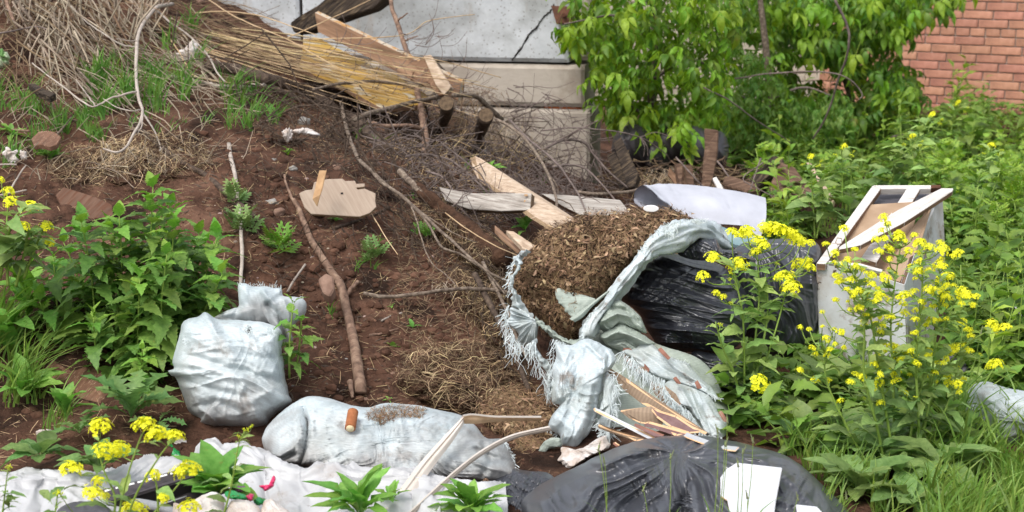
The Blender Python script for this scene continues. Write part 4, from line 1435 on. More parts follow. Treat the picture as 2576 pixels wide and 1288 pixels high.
ts = empty('shredded_sack', P(1760, 1090, 5.3), 'shredded pale woven sack with long fringes lying over the broken tiles', 'sack')
LT1 = ZC((860, 260), (905, 240), (960, 235), (1040, 168), (1100, 200), (1160, 250), (1250, 310), (1390, 355), (1430, 400), (1500, 480), (1600, 570), (1650, 660), (1600, 640), (1500, 590), (1430, 560), (1330, 530), (1260, 510), (1180, 490),
          (1080, 450), (1000, 400), (930, 330))
dT = lambda x, y: 5.55 - (y - 900) * .0012 + (x - 1600) * .0002
inflate('fabric', LT1, dT, .035, M['sack2'], ts, N=240, rings=36, center=ZC((1230, 410))[0], noise=(.012, 12), wr=lambda x, y: streaks(x, y, 35, 110, 16, .007, 2),
        folds=[(ZC((1150, 260), (1300, 400), (1560, 560)), 6, .014), (ZC((1000, 260), (1180, 400), (1420, 520)), 6, -.012)])
LT2 = ZC((1190, 545), (1250, 500), (1330, 530), (1430, 560), (1540, 610), (1600, 660), (1650, 760), (1720, 850), (1716, 900), (1690, 990), (1560, 970), (1500, 870), (1440, 800), (1400, 740), (1330, 700), (1260, 670), (1220, 620))
inflate('fabric', LT2, lambda x, y: dT(x, y) - .02, .035, M['sack2'], ts, N=220, rings=36, center=ZC((1480, 740))[0], noise=(.012, 12), wr=lambda x, y: streaks(x, y, 60, 90, 14, .007, 5),
        folds=[(ZC((1330, 540), (1400, 680), (1480, 820)), 6, .016), (ZC((1420, 570), (1520, 720), (1600, 940)), 6, -.012)])
_g = Geo()
fringe(_g, Cd(5.40, (930, 300), (1000, 400), (1100, 460), (1200, 500)), 32, 190, (-.1, 1), .35, w=.0027, curl=.5)
fringe(_g, Cd(5.42, (860, 260), (920, 330), (1000, 420)), 30, 70, (-.6, 1), .4, w=.0027)
fringe(_g, Cd(5.32, (1200, 560), (1260, 670), (1400, 760)), 34, 170, (-.15, 1), .5, w=.0027, curl=.8)
fringe(_g, Cd(5.3, (1400, 760), (1480, 870), (1540, 960)), 30, 120, (0, 1), .35, w=.0027)
fringe(_g, Cd(5.44, (1240, 320), (1400, 370)), 9, 40, (.3, -1), .4, w=.002, droop=0)
fringe(_g, Cd(5.36, (1560, 600), (1640, 650)), 12, 40, (.6, .6), .6, w=.0025)
fringe(_g, Cd(5.28, (1560, 960), (1690, 980)), 12, 50, (0, 1), .35, w=.0025)
_g.build('frayed_edge', M['tape'], ts)['kind'] = 'stuff'

# --- litter heap between lying sack and draped sack
LH = [(1205, 1030), (1225, 1000), (1270, 980), (1330, 978), (1375, 1000), (1398, 1040), (1392, 1100), (1380, 1150), (1345, 1180), (1300, 1170), (1285, 1110), (1240, 1080)]
lh = inflate('forest_litter', LH, lambda x, y: 5.38 - (y - 1080) * .0021, .06, M['litter'], None, N=160, rings=40, noise=(.03, 16), edge_noise=5)
tag(lh, 'brown pile of pine needles on the ground between the lying sack and the draped sack', 'forest litter')
BODIES['heap2'] = BODIES['forest_litter']
specks('pine_needles', 'heap2', None, 3800, [M['needle']], lh, ln=(.012, .05), w=.0018, lift=.01, seed=7)
specks('dead_leaves', 'heap2', None, 260, [M['deadleaf']], lh, ln=(.01, .03), w=.009, lift=.012, seed=8, flat=True)
# crumpled white paper there
LQ = ZC((318, 1160), (345, 1100), (350, 1060), (400, 1060), (470, 1080), (560, 1040), (640, 985), (720, 970), (740, 1060), (640, 1110), (520, 1170), (430, 1230), (400, 1240), (360, 1190))
bo = inflate('crumpled_film', LQ, lambda x, y: 5.12 - (y - 1140) * .002, .012, M['dirty_white'], None, N=160, rings=34, noise=(.014, 16), edge_noise=6, wr=lambda x, y: creases(x, y, 60, 80, 26, .022, 2, 1.5, 2))
tag(bo, 'crumpled dirty white plastic film between the draped sack and the front black bag', 'plastic film')
LQ = ZC((150, 1100), (200, 1010), (280, 975), (340, 990), (350, 1050), (310, 1060), (230, 1080), (190, 1130))
bo = inflate('crumpled_film', LQ, 5.2, .02, M['sack_green'], None, N=100, rings=22, noise=(.012, 20))
tag(bo, 'small greyish scrap of woven sack under the tip of the draped sack', 'sack scrap')


# --- white plastic sheet across the lower left
WT = [(-60, 1204), (0, 1196), (127, 1196), (222, 1202), (317, 1186), (397, 1161), (476, 1158), (495, 1123), (520, 1108), (536, 1104), (562, 1126), (597, 1113), (635, 1129), (698, 1170), (768, 1190), (818, 1183), (900, 1195), (1000, 1190), (1100, 1205),
      (1200, 1222), (1268, 1228)]
WT = resample(crom(WT, 120), 60)
secs = []
for k, (x, y) in enumerate(WT):
    g0 = float(Gd(x, min(y + 25, 1260)))
    lean = (x - 600) * .02
    secs.append([(x, y, g0 - .02), (x + lean * .2, y + 7, g0 - .10), (x + lean * .4, y + 34, g0 - .15), (x + lean * .7, y + 80, g0 - .28), (x + lean, y + 150, g0 - .44), (x + lean, y + 230, g0 - .62)])
_g = Geo()


def _wsh(u, v, p):
    x, y = u * 1328 - 60, v * 230 + 1150
    return creases(x, y, -14, 300, 60, .013, 3, 1.2, 3.5) + creases(x, y, 28, 200, 60, .011, 5, 1.2, 3.5) + creases(x, y, 120, 160, 60, .006, 9, 1.2, 3.5) + fbm(n3(x / 160, y / 90, 4), 2) * .014


loft(_g, secs, 420, 80, wr=_wsh, thick=.0015)
o = _g.build('plastic_sheet', M['plastic_white'])
tag(o, 'long crumpled white plastic sheet spread over the ground along the lower left', 'plastic sheet')


# --- crumbling earth face with roots, left of the open sack
for nm_, lab, pts, d, th, sd in [
    ('earth_clod', 'overhanging lump of rooty earth left of the open litter sack', [(1060, 520), (1110, 525), (1180, 565), (1240, 600), (1285, 640), (1290, 690), (1250, 720), (1200, 700), (1170, 660), (1120, 620), (1075, 570)], 6.52, .17, 1),
    ('earth_clod', 'dark rooty earth under the overhang where the grey stick ends', [(1150, 680), (1220, 700), (1280, 720), (1300, 780), (1320, 860), (1300, 930), (1250, 900), (1220, 840), (1170, 780), (1140, 730)], 6.25, .11, 2),
    ('earth_clod', 'bulging rooty earth clod behind the long sack', [(1010, 930), (1060, 890), (1130, 870), (1210, 860), (1270, 890), (1310, 950), (1320, 1010), (1260, 1040), (1180, 1050), (1100, 1030), (1040, 1000), (1000, 970)], 5.88, .15, 3),
    ('earth_clod', 'grassy earth ledge below the fresh grass above the nettles', [(120, 420), (200, 380), (340, 350), (450, 350), (540, 400), (500, 440), (400, 460), (260, 470), (150, 460)], 6.98, .035, 4)]:
    dd_ = float(Gd(np.mean([p[0] for p in pts]), np.mean([p[1] for p in pts])))
    o = inflate(nm_, pts, lambda x, y, dd_=dd_: np.minimum(Gd(x, y), dd_ + 1) - .0, th * .9, M['rootmass'], None, N=180, rings=44, noise=(.05, 9), edge_noise=8, wr=lambda x, y, sd=sd: fbm(n3(x / 26, y / 22, sd), 4) * .045)
    tag(o, lab, 'earth clod')
    BODIES['clod%d' % sd] = BODIES[nm_]
    q = specks('rootlets', 'clod%d' % sd, None, 900, [M['straw_dark']], o, ln=(.02, .11), w=.0017, lift=.012, seed=20 + sd, bend=.4)
    q = specks('dry_fibres', 'clod%d' % sd, None, 350, [M['straw']], o, ln=(.03, .12), w=.002, lift=.016, seed=30 + sd, bend=.4)

# ------------------------------------------------------------------ branches
def with_depth(pts, lift=.02):
    out = []
    for p in pts:
        if len(p) > 2 and p[2] is not None:
            out.append((p[0], p[1], p[2]))
        else:
            out.append((p[0], p[1], float(Gd(p[0], p[1])) - lift))
    return out


def path(pts, n, lift=.02, wob=.4):
    c = crom(with_depth(pts, lift), n)
    if wob:
        k = np.arange(n)
        s = zlib.crc32(repr([(round(float(q[0])), round(float(q[1]))) for q in pts]).encode()) % 97
        c[:, 0] += fbm(n3(k * .35, s), 2) * wob * 3
        c[:, 1] += fbm(n3(k * .35, s + 9), 2) * wob * 3
    return P(c[:, 0], c[:, 1], c[:, 2])


def branch(name, label, pts, r0, r1, m, cat='branch', subs=(), lift=.03, sides=9, rough=.22, cut=False, group=None, wob=.5, n=None):
    """pts on the grid, radii in grid units; subs: (name, pts, r0, r1)"""
    n = n or max(14, int(sum(math.dist(a[:2], b[:2]) for a, b in zip(pts[:-1], pts[1:])) / 9))
    c = path(pts, n, lift, wob)
    k = np.mean(c[:, 1]) / F
    g = Geo()
    tube(g, c, (r0 * k, r1 * k), sides, rough=rough, seed=len(label), cap=True)
    if cut:
        ax = c[0] - c[1]
        ax /= np.linalg.norm(ax)
        e = Geo()
        tube(e, [c[0] - ax * .001, c[0] + ax * .003], r0 * k * .93, sides)
    o = g.build(name, m)
    tag(o, label, cat, group)
    if cut:
        e.build('cut_end', M['endgrain'], o, smooth=False)
    for sname, sp, a, b in subs:
        g = Geo()
        tube(g, path(sp, max(8, len(sp) * 7), lift, wob), (a * k, b * k), 6, rough=rough * .8, seed=len(sp))
        g.build(sname, m, o)
    return o


branch('dead_branch', 'long pale barkless branch hanging in a curve over the grassy bank', ZG((1480, 38), (1420, 48), (1340, 70), (1270, 150), (1210, 240), (1180, 330), (1172, 450), (1168, 600), (1178, 760), (1200, 870), (1225, 950), (1200, 1060), (1130, 1180), (1080, 1270), (1000, 1310), (890, 1280)),
       6.2, 2.2, M['bark_pale'], lift=.42, subs=[
    ('side_twig', ZG((1172, 785), (1060, 815), (960, 840), (870, 890), (800, 915), (700, 870), (560, 760), (400, 640), (280, 545)), 3, 1.6), ('side_twig', ZG((1180, 400), (1120, 400), (1040, 380), (960, 340), (880, 280), (760, 200), (640, 90), (570, 0)), 2.6, 1.6),
    ('side_twig', ZG((1190, 350), (1120, 350), (1000, 330)), 1.6, 1), ('side_twig', ZG((1215, 945), (1120, 950), (1000, 920), (890, 850)), 1.8, 1), ('side_twig', ZG((1225, 980), (1215, 1080), (1180, 1145)), 2, 1.2),
    ('side_twig', ZG((820, 910), (760, 830), (700, 750), (655, 690)), 2, 1.2)])
branch('dead_branch', 'forked pale twig running from the grass down to the bare soil', ZG((1235, 980), (1290, 1060), (1340, 1160), (1385, 1270), (1370, 1290)), 2.4, 1.6, M['bark_pale'], lift=.06)
branch('dead_branch', 'brown decaying branch dipping from the grass across the bare bank', ZG((1090, 960), (1110, 1010), (1180, 1090), (1280, 1180), (1400, 1280), (1530, 1370), (1640, 1440), (1750, 1490), (1900, 1620), (2080, 1780), (2250, 1920)), 4.5, 8, M['bark_dark'], lift=.03,
       subs=[('side_twig', ZG((1340, 1230), (1500, 1330), (1700, 1390), (1890, 1420)), 2, 1.2)])
branch('dead_branch', 'thin splintered stick standing upright beside the mugwort sprig', [(575, 362), (582, 400), (592, 450), (598, 500), (606, 560), (608, 640), (606, 722)], 6, 4.2, M['bark_pale'], lift=.05)
branch('root', 'thick dark root curving from the grass down past the yellow board', ZF((90, 480), (300, 520), (520, 580), (720, 640), (880, 700), (1000, 790), (1130, 870), (1250, 950), (1330, 1030), (1390, 1110)), 15, 17, M['bark_dark'], lift=.16, rough=.4, sides=12,
       subs=[('side_root', ZF((560, 640), (650, 680), (800, 740), (960, 760)), 9, 5)])
branch('dead_branch', 'long grey ringed branch bending down over the root to the litter sack', ZF((1075, 750), (1090, 830), (1110, 930), (1150, 1050), (1210, 1180), (1310, 1270)) + [(960, 458), (1010, 492), (1070, 545), (1130, 600), (1190, 655), (1240, 690), (1296, 718)], 5.8, 3, M['bark'], lift=.30,
       subs=[('side_branch', [(935, 430), (985, 475), (1030, 510), (1075, 560), (1110, 620), (1160, 640), (1230, 690), (1270, 740)], 4, 2), ('side_branch', [(1010, 495), (1040, 520), (1100, 560), (1150, 590), (1200, 610)], 2, 1.2),
             ('side_twig', [(1035, 520), (1050, 560), (1060, 600), (1085, 660), (1120, 690), (1150, 720)], 2, 1.2)])
branch('dead_branch', 'grey branch arching level over the yellow painted board', ZF((870, 660, 8.3), (1000, 625, 8.4), (1150, 608, 8.5), (1300, 600, 8.6), (1450, 612, 8.7), (1600, 628, 8.8), (1800, 640, 8.9), (1900, 680, 8.9), (1960, 700, 8.9)), 3.6, 4.4, M['bark'])
branch('dead_branch', 'peeling upright branch crossing in front of the concrete wall', ZF((1440, -30, 9.4), (1450, 60, 9.3), (1490, 180, 9.2), (1530, 300, 9.1), (1580, 450, 9.0), (1620, 580, 8.9), (1650, 740, 8.7), (1680, 900, 8.4), (1700, 1050, 8.2), (1690, 1150, 8.0)), 5, 9, M['bark_red'], rough=.35,
       subs=[('side_twig', ZF((1495, 150, 9.2), (1530, 120, 9.15), (1565, 95, 9.1)), 2.4, 1.6), ('side_twig', ZF((1540, 300, 9.1), (1570, 290, 9.05), (1600, 275, 9.05), (1640, 268, 9.0)), 2.6, 1.4), ('side_twig', ZF((1590, 590, 8.9), (1600, 550, 8.85), (1615, 515, 8.8)), 2, 1.2)])
branch('dead_branch', 'short stout branch leaning up from the dark root to the stump', ZF((1170, 880, 8.0), (1300, 830, 8.15), (1450, 790, 8.3), (1600, 750, 8.5), (1750, 722, 8.65), (1820, 712, 8.7)), 6, 5.4, M['bark'])
branch('dead_branch', 'reddish barked branch wedged behind the peeling upright branch', ZF((1300, 895, 8.1), (1380, 925, 8.1), (1500, 925, 8.15), (1600, 930, 8.2), (1680, 960, 8.3)), 4, 6, M['bark_red'])
branch('log', 'sawn log end pointing forwards beside the concrete wall corner', ZF((1850, 760, 8.3), (1850, 830, 8.5), (1820, 920, 8.7), (1760, 1000, 8.9)), 19, 8, M['bark_dark'], cat='log', cut=True, rough=.15, sides=14)
branch('log', 'second sawn log end further right with straw hanging from it', ZF((2140, 850, 8.5), (2110, 940, 8.7), (2080, 1010, 8.9), (2090, 1100, 9.0)), 19, 12, M['bark_dark'], cat='log', cut=True, rough=.15, sides=14)
branch('dead_branch', 'broken branch stub with torn end lying across the two sawn logs', ZF((1900, 700, 8.5), (2000, 700, 8.6), (2080, 715, 8.7), (2160, 790, 8.8), (2260, 880, 8.9)), 5.5, 7, M['bark'])
branch('log', 'small cut stub with a pale ring lying below the upright branch', ZF((1640, 1190), (1700, 1230), (1740, 1290)), 9, 9, M['bark'], cat='log', cut=True)
branch('root', 'thick root packed in crumbling soil sloping down to the litter sack', [(1050, 470), (1085, 500), (1120, 530), (1180, 580), (1230, 620), (1268, 655)], 14, 26, M['rootmass'], lift=.24, rough=.5, sides=14)
branch('dead_branch', 'rough grey branch emerging above the soil covered root', [(1005, 430), (1030, 455), (1055, 480), (1080, 498)], 9, 8, M['bark'], lift=.24)
branch('dead_branch', 'peeled branch with a broken lower end lying down the bare soil slope', [(738, 502), (752, 525), (766, 560), (785, 610), (815, 655), (838, 690), (858, 720), (872, 780), (888, 850), (898, 910), (906, 965), (908, 990)], 6, 15, M['bark_red'], lift=.045, rough=.2, sides=12,
       subs=[('side_stub', [(870, 745), (885, 725), (900, 708)], 6, 5), ('side_stub', [(880, 960), (884, 985), (888, 1000)], 8, 3), ('side_twig', [(715, 440), (722, 470), (738, 505)], 3, 4)])
branch('dead_branch', 'slim grey stick lying level between the bare slope and the litter sack', [(915, 738), (950, 745), (1000, 745), (1060, 738), (1120, 730), (1180, 727), (1240, 730), (1296, 740)], 5, 5, M['bark'], lift=.26)
branch('dead_branch', 'dark stick at the foot of the chipboard panel', ZG((2870, 1960), (3000, 1920), (3200, 1850), (3350, 1780)), 4, 3, M['bark_dark'], lift=.03)
branch('dead_branch', 'smaller dark rotten branch half buried above the chipboard panel', [(700, 355), (760, 352), (830, 345), (880, 332), (905, 325)], 6, 5, M['bark_dark'], lift=.02)
branch('dead_branch', 'dark branch under the soil covered root standing in the undercut', [(1195, 690), (1215, 730), (1240, 780), (1265, 830), (1290, 880), (1310, 930), (1330, 980)], 9, 6, M['bark_dark'], lift=.22)
branch('dead_branch', 'thinner brown stick parallel to the dark branch in the undercut', [(1215, 660), (1245, 720), (1280, 790), (1300, 850), (1325, 900)], 5, 4, M['bark'], lift=.26)
branch('dead_branch', 'grey stick crossing level through the grass of the bank', ZG((1300, 600), (1450, 650), (1650, 690), (1800, 720), (1930, 745)) + [(640, 215), (700, 212)], 4.5, 5, M['bark_pale'], lift=.07)
branch('dead_branch', 'cream forked stem running level above the thick dark root', ZG((1350, 200), (1430, 300), (1520, 420), (1590, 540), (1650, 640), (1780, 680), (1930, 705)) + [(700, 225), (780, 240), (860, 255)], 1.8, 1.8, M['straw'], lift=.13, rough=.08)
branch('dead_branch', 'straight grey twig sloping down right from the stalk heap', ZG((1250, 40), (1340, 90), (1450, 180), (1600, 290), (1700, 380), (1800, 500), (1860, 620), (1930, 700)), 3, 2, M['bark_pale'], lift=.3)
branch('dead_branch', 'long brown stem slanting through the stalk heap to the grass', ZG((400, 370), (500, 440), (600, 530), (700, 630), (800, 740), (860, 800)), 3, 2.4, M['bark'], lift=.3)
branch('dead_branch', 'rust red stem in the top left corner', ZG((50, 0), (80, 80), (110, 160), (150, 280)), 5, 4, M['bark_red'], lift=.32)
branch('dead_branch', 'mottled straight stick next to the rust red stem', ZG((140, 0), (200, 80), (260, 160), (310, 230), (350, 310)), 5, 4, M['bark'], lift=.32)
branch('dead_branch', 'thin dark branch reaching in level from the left edge', ZG((-30, 290), (120, 265), (240, 240), (330, 232), (430, 258)), 2.4, 1.6, M['twig'], lift=.4)
branch('dead_branch', 'pale stick end poking out beside the torn paper scraps at left', [(-10, 415), (20, 414), (42, 415)], 2.4, 2, M['bark_pale'], lift=.10)
branch('dead_branch', 'slanting bare stick rising beside the left yellow flowers', [(25, 480), (40, 455), (55, 430), (66, 416)], 2.6, 1.8, M['bark_pale'], lift=.12)
branch('dead_branch', 'level stick just above the left yellow flowers', [(-10, 493), (25, 486), (66, 479)], 3, 2.2, M['bark_pale'], lift=.14)
branch('dead_branch', 'dark red stick jutting in from the left edge above the weeds', ZG((-10, 1120), (100, 1118), (260, 1125)), 3.2, 3, M['bark_red'], lift=.12)
branch('dead_branch', 'bare stick above the small boards at left', ZG((360, 1290), (440, 1210), (540, 1100), (620, 1000)), 3.4, 2.4, M['bark'], lift=.06)
branch('dead_branch', 'short grey stick rising beside the upright sack mouth', [(722, 735), (735, 712), (750, 690), (768, 665)], 3, 3, M['bark_pale'], lift=.05)
branch('dead_branch', 'short pale stick on the bare slope between two seedlings', [(960, 808), (975, 800), (990, 793), (1010, 787)], 2.6, 3, M['bark_pale'], lift=.02)
branch('dead_branch', 'splintered orange brown sliver on the bare slope', [(930, 845), (960, 838), (1002, 826)], 4, 2.4, M['bark_red'], lift=.02)
branch('dead_branch', 'stick with a broken end at the top edge above the reeds', ZF((370, -10), (430, 20), (480, 50), (540, 75)), 5, 5, M['bark'], lift=.05)

# arching bramble-like brush right of the wall
brush = [
    ('arching thin branch reaching from the wall corner to the wooden stakes', [(1360, 328, 8.6), (1450, 322, 8.7), (1540, 330, 8.8), (1610, 345, 8.9), (1660, 375, 9.0), (1685, 400, 9.1)], 1.8, 1.3),
    ('bent grey branch running over the diagonal plank into the brush', [(1250, 300, 8.2), (1300, 330, 8.0), (1345, 380, 7.8), (1380, 440, 7.5), (1400, 500, 7.2), (1395, 545, 7.0), (1380, 590, 6.9)], 4.2, 3),
    ('darker branch beside it fanning down to the short plank', [(1280, 300, 8.3), (1330, 350, 8.1), (1390, 400, 7.9), (1430, 450, 7.6), (1460, 500, 7.3), (1480, 545, 7.2)], 3.4, 1.8),
    ('thin branch with a dropping tip in front of the concrete corner', [(1390, 420, 8.4), (1440, 415, 8.5), (1480, 430, 8.5), (1520, 470, 8.4), (1560, 520, 8.2), (1590, 555, 8.0)], 3, 1.6),
    ('curved branch springing from the concrete wall foot', [(1370, 375, 9.0), (1420, 352, 9.1), (1470, 360, 9.2), (1495, 390, 9.2), (1530, 430, 9.1), (1590, 480, 9.0)], 3.6, 2),
    ('stick leaning upwards across the concrete blocks', [(1380, 370, 9.2), (1420, 345, 9.1), (1460, 325, 9.0), (1505, 303, 8.9)], 2.4, 1.8),
    ('gnarled branch lying along the ground behind the short plank', [(1450, 482, 8.4), (1500, 488, 8.4), (1560, 485, 8.5), (1605, 478, 8.6), (1625, 462, 8.7)], 4.5, 4),
    ('thin dark twig arching over the diagonal plank', [(1020, 395, 7.6), (1070, 388, 7.7), (1130, 402, 7.7), (1180, 440, 7.6), (1230, 490, 7.4), (1280, 555, 7.2)], 3, 2.2),
    ('bowed grey branch left of the weathered plank', [(1072, 430, 7.4), (1110, 445, 7.3), (1140, 480, 7.2), (1165, 520, 7.1), (1190, 570, 7.0)], 3, 1.8),
    ('long grey twig hanging in front of the maple foliage', [(2100, 0, 9.6), (2130, 60, 9.6), (2135, 120, 9.6), (2110, 200, 9.7), (2080, 290, 9.8), (2045, 350, 9.9)], 3.4, 2.6),
    ('bare branch arching to a hooked tip right of the maple', [(1840, 200, 9.8), (1930, 186, 9.7), (2040, 180, 9.6), (2110, 188, 9.5), (2150, 210, 9.5), (2170, 238, 9.5), (2160, 250, 9.5)], 2, 1.6),
    ('pale straight cane leaning through the maple leaves', [(1770, 220, 9.5), (1830, 250, 9.5), (1900, 300, 9.6), (1990, 360, 9.8)], 2, 1.4),
    ('bare stick in the weeds below the brick wall', [(1360 + 880, 345, 11.0), (2280, 335, 11.0), (2320, 318, 11.0)], 3, 2),
    ('leaning stick in front of the dark fallen timber', [(1700, 395, 8.8), (1740, 440, 8.7), (1780, 480, 8.7)], 2.2, 1.8),
    ('grey stick crossing the fallen timber', [(1805, 405, 8.7), (1830, 440, 8.6), (1860, 482, 8.6)], 2.4, 1.8),
    ('upright bare stick before the fallen timber', [(1915, 398, 8.5), (1900, 440, 8.4), (1885, 485, 8.3)], 2, 1.6),
    ('forked twig reaching over the white sheet', [(1920, 410, 8.2), (1870, 448, 8.2), (1900, 470, 8.1), (1945, 495, 8.0)], 1.8, 1.3),
]
for lab, pts, a, b in brush:
    subs = []
    rs_ = np.random.RandomState(len(lab) * 7)
    if a < 4.4 and len(pts) > 4 and pts[0][1] > 250:
        for k in range(5):
            i = rs_.randint(1, len(pts) - 1)
            p = pts[i]
            ln = rs_.uniform(40, 90)
            an = rs_.uniform(-.6, 1.3)
            subs.append(('side_twig', [p, (p[0] + ln * .5 * math.cos(an), p[1] + ln * .5 * math.sin(an), p[2] - .03), (p[0] + ln * math.cos(an + .3), p[1] + ln * math.sin(an + .3), p[2] - .03)], a * .5, .8))
    branch('dead_branch', lab, pts, a, b, M['twig'] if a < 4 else M['bark'], subs=subs)

# fine dry twigs of the brush, past counting
_g = Geo()
rs_ = np.random.RandomState(8)
for k in range(260):
    x, y = sample_poly([(1150, 230), (1330, 200), (1500, 330), (1600, 520), (1500, 560), (1300, 560), (1100, 400)], 1, rs_)[0]
    d = min(float(Gd(x, y)) - rs_.uniform(.05, .5), 9.3)
    an = rs_.uniform(-.5, 1.6)
    ln = rs_.uniform(30, 120)
    b2 = rs_.uniform(-.6, .6)
    c = crom([(x, y, d), (x + ln * .5 * math.cos(an), y + ln * .5 * math.sin(an), d), (x + ln * math.cos(an + b2), y + ln * math.sin(an + b2), d + rs_.uniform(-.1, .1))], 8)
    tube(_g, P(c[:, 0], c[:, 1], c[:, 2]), (rs_.uniform(.8, 1.8) * d / F, .5 * d / F), 4)
for k in range(60):
    x, y = sample_poly([(700, 130), (1100, 60), (1180, 240), (900, 270)], 1, rs_)[0]
    d = 8.7
    an = rs_.uniform(-1.4, .6)
    ln = rs_.uniform(40, 110)
    c = crom([(x, y, d), (x + ln * .5 * math.cos(an), y + ln * .5 * math.sin(an), d), (x + ln * math.cos(an - .4), y + ln * math.sin(an - .4), d)], 8)
    tube(_g, P(c[:, 0], c[:, 1], c[:, 2]), (rs_.uniform(.7, 1.4) * d / F, .5 * d / F), 4)
o = _g.build('fine_twigs', M['twig'])
tag(o, 'tangle of fine dark dry twigs spreading over the planks and wall foot', 'twigs', kind='stuff')

# ------------------------------------------------------------------ boards
slab_thing = lambda name, label, cat, *a, **k: tag(slab(name, *a, **k), label, cat)
slab_thing('rotten_beam', 'dark rotten timber beam leaning against the concrete wall at the top', 'beam',
           [(728, 58, 10.0), (745, 45, 10.0), (800, 12, 9.95), (850, -30, 9.9), (985, -30, 9.8), (962, 2, 9.8), (935, 22, 9.8), (880, 40, 9.85), (820, 62, 9.9), (770, 80, 9.95), (738, 82, 10.0)], t=.12, mats=M['wood_rot'], bevel=.008)
pl = empty('long_plank', P(1000, 200, 9.1), 'long brown plank set on edge with peeling orange paint on top', 'plank')
slab('board', ZF((880, 92, 9.25), (1960, 600, 8.75), (1935, 745, 8.7), (1700, 640, 8.8), (905, 235, 9.22)), ext=(9, -4, .06), mats=[M['wood_brown'], M['peel_edge']], parent=pl)
slab('end_batten', ZF((1680, 410, 8.72), (1735, 402, 8.7), (1885, 640, 8.6), (1830, 700, 8.6), (1770, 620, 8.62)), t=.05, mats=M['wood_pale'], parent=pl)
slab('batten_side', ZF((1615, 480, 8.75), (1680, 412, 8.74), (1830, 700, 8.63), (1790, 700, 8.63), (1700, 590, 8.68)), t=.03, mats=M['wood_brown'], parent=pl)
yb = empty('yellow_board', P(900, 200, 8.8), 'broad board with worn yellow paint lying under the dry reeds', 'board')
slab('board', ZF((800, 285, 9.5), (900, 275, 9.6), (1240, 450, 9.3), (1500, 560, 9.1), (1740, 720, 8.85), (1640, 770, 8.6), (1370, 790, 8.35), (1190, 690, 8.4), (1110, 640, 8.5), (900, 560, 8.7), (770, 490, 8.85)), ext=(0, 14, .0),
     mats=[M['yellow_paint'], M['wood_brown']], parent=yb, bevel=.003)
cb = empty('chipboard_panel', P(850, 545, 6.5), 'pale chipboard panel with a torn upper edge half buried in the bank', 'panel')
cd = lambda x, y: 6.62 + (540 - y) / 90 * .10
pf = [(752, 486), (768, 478), (786, 476), (790, 458), (822, 450), (862, 449), (868, 455), (893, 454), (896, 462), (918, 461), (917, 470), (896, 472), (899, 476), (917, 474), (945, 486), (944, 505), (947, 520), (930, 536), (905, 545), (783, 538), (766, 522)]
slab('panel', [(x, y, cd(x, y)) for x, y in pf], t=.018, mats=[M['ply_face'], M['chipboard']], parent=cb)
slab('screw_hole', [(x, y, cd(x, y) - .003) for x, y in [(857, 484), (863, 484), (863, 488), (857, 488)]], t=.003, mats=M['dark_gap'], parent=cb, bevel=0)
slab_thing('wood_sliver', 'tan splintered strip of plywood stuck on the chipboard panel', 'strip', [(803, 428, 6.58), (822, 428, 6.58), (810, 480, 6.52), (806, 490, 6.51), (798, 520, 6.50), (786, 500, 6.50)], t=.005, mats=M['card'])
wp = empty('weathered_plank', P(1250, 530, 6.9), 'grey weathered plank with a nailed end lying level across the bank', 'plank')
slab('plank', [(1104, 470, 7.10), (1150, 480, 7.06), (1190, 486, 7.03), (1337, 486, 6.90), (1333, 528, 6.86), (1260, 531, 6.92), (1180, 526, 7.0), (1120, 505, 7.06)], t=.035, mats=[M['wood_grey'], M['endgrain']], parent=wp)
for x, y in [(1323, 491), (1322, 506)]:
    slab('nail_plug', [(x - 4, y - 2.5, 6.895), (x + 4, y - 2.5, 6.893), (x + 4, y + 2.5, 6.89), (x - 4, y + 2.5, 6.892)], t=.004, mats=M['card'], parent=wp, bevel=0)
slab_thing('long_plank', 'long pale plank slanting down from the logs to the litter sack', 'plank', [(1196, 392, 7.75), (1212, 400, 7.72), (1440, 545, 6.75), (1448, 560, 6.6), (1405, 580, 6.5), (1348, 545, 6.75), (1218, 450, 7.5), (1202, 420, 7.65)],
           ext=(-14, 5, .03), mats=[M['wood_pale'], M['chipboard']])
slab_thing('short_plank', 'pale splintered plank lying level behind the litter sack', 'plank', [(1362, 487, 7.5), (1420, 490, 7.45), (1560, 503, 7.35), (1590, 540, 7.1), (1560, 548, 7.1), (1460, 540, 7.2), (1420, 520, 7.3)],
           ext=(2, 10, .03), mats=[M['wood_grey'], M['wood_brown']])
slab_thing('wood_offcut', 'short split pale offcut stuck beside the left rim of the litter sack', 'offcut', ZB((95, 215, 6.05), (160, 222, 6.03), (345, 345, 5.95), (290, 388, 5.9), (240, 370, 5.92)), t=.02, mats=M['wood_pale'])
slab_thing('wood_offcut', 'narrow brown lath under the split pale offcut', 'lath', ZB((0, 170, 6.25), (60, 220, 6.2), (235, 385, 6.0), (205, 398, 6.0), (60, 280, 6.1), (0, 215, 6.2)), t=.012, mats=M['wood_brown'])
slab_thing('old_board', 'brown board with flaking surface leaning behind the weeds at left', 'board', [(98, 945, 5.62), (130, 905, 5.68), (160, 885, 5.70), (200, 892, 5.70), (255, 925, 5.62), (262, 960, 5.55), (300, 1005, 5.45), (270, 1018, 5.42), (200, 1000, 5.48), (140, 965, 5.56)],
           t=.02, mats=[M['wet_board'], M['wood_dark']])
slab_thing('old_board', 'reddish soil stained board half buried above the nettles', 'board', [(140, 490, 6.60), (160, 470, 6.64), (240, 495, 6.60), (282, 515, 6.56), (285, 545, 6.48), (230, 550, 6.48), (160, 530, 6.52)], t=.02, mats=M['soil_board'])
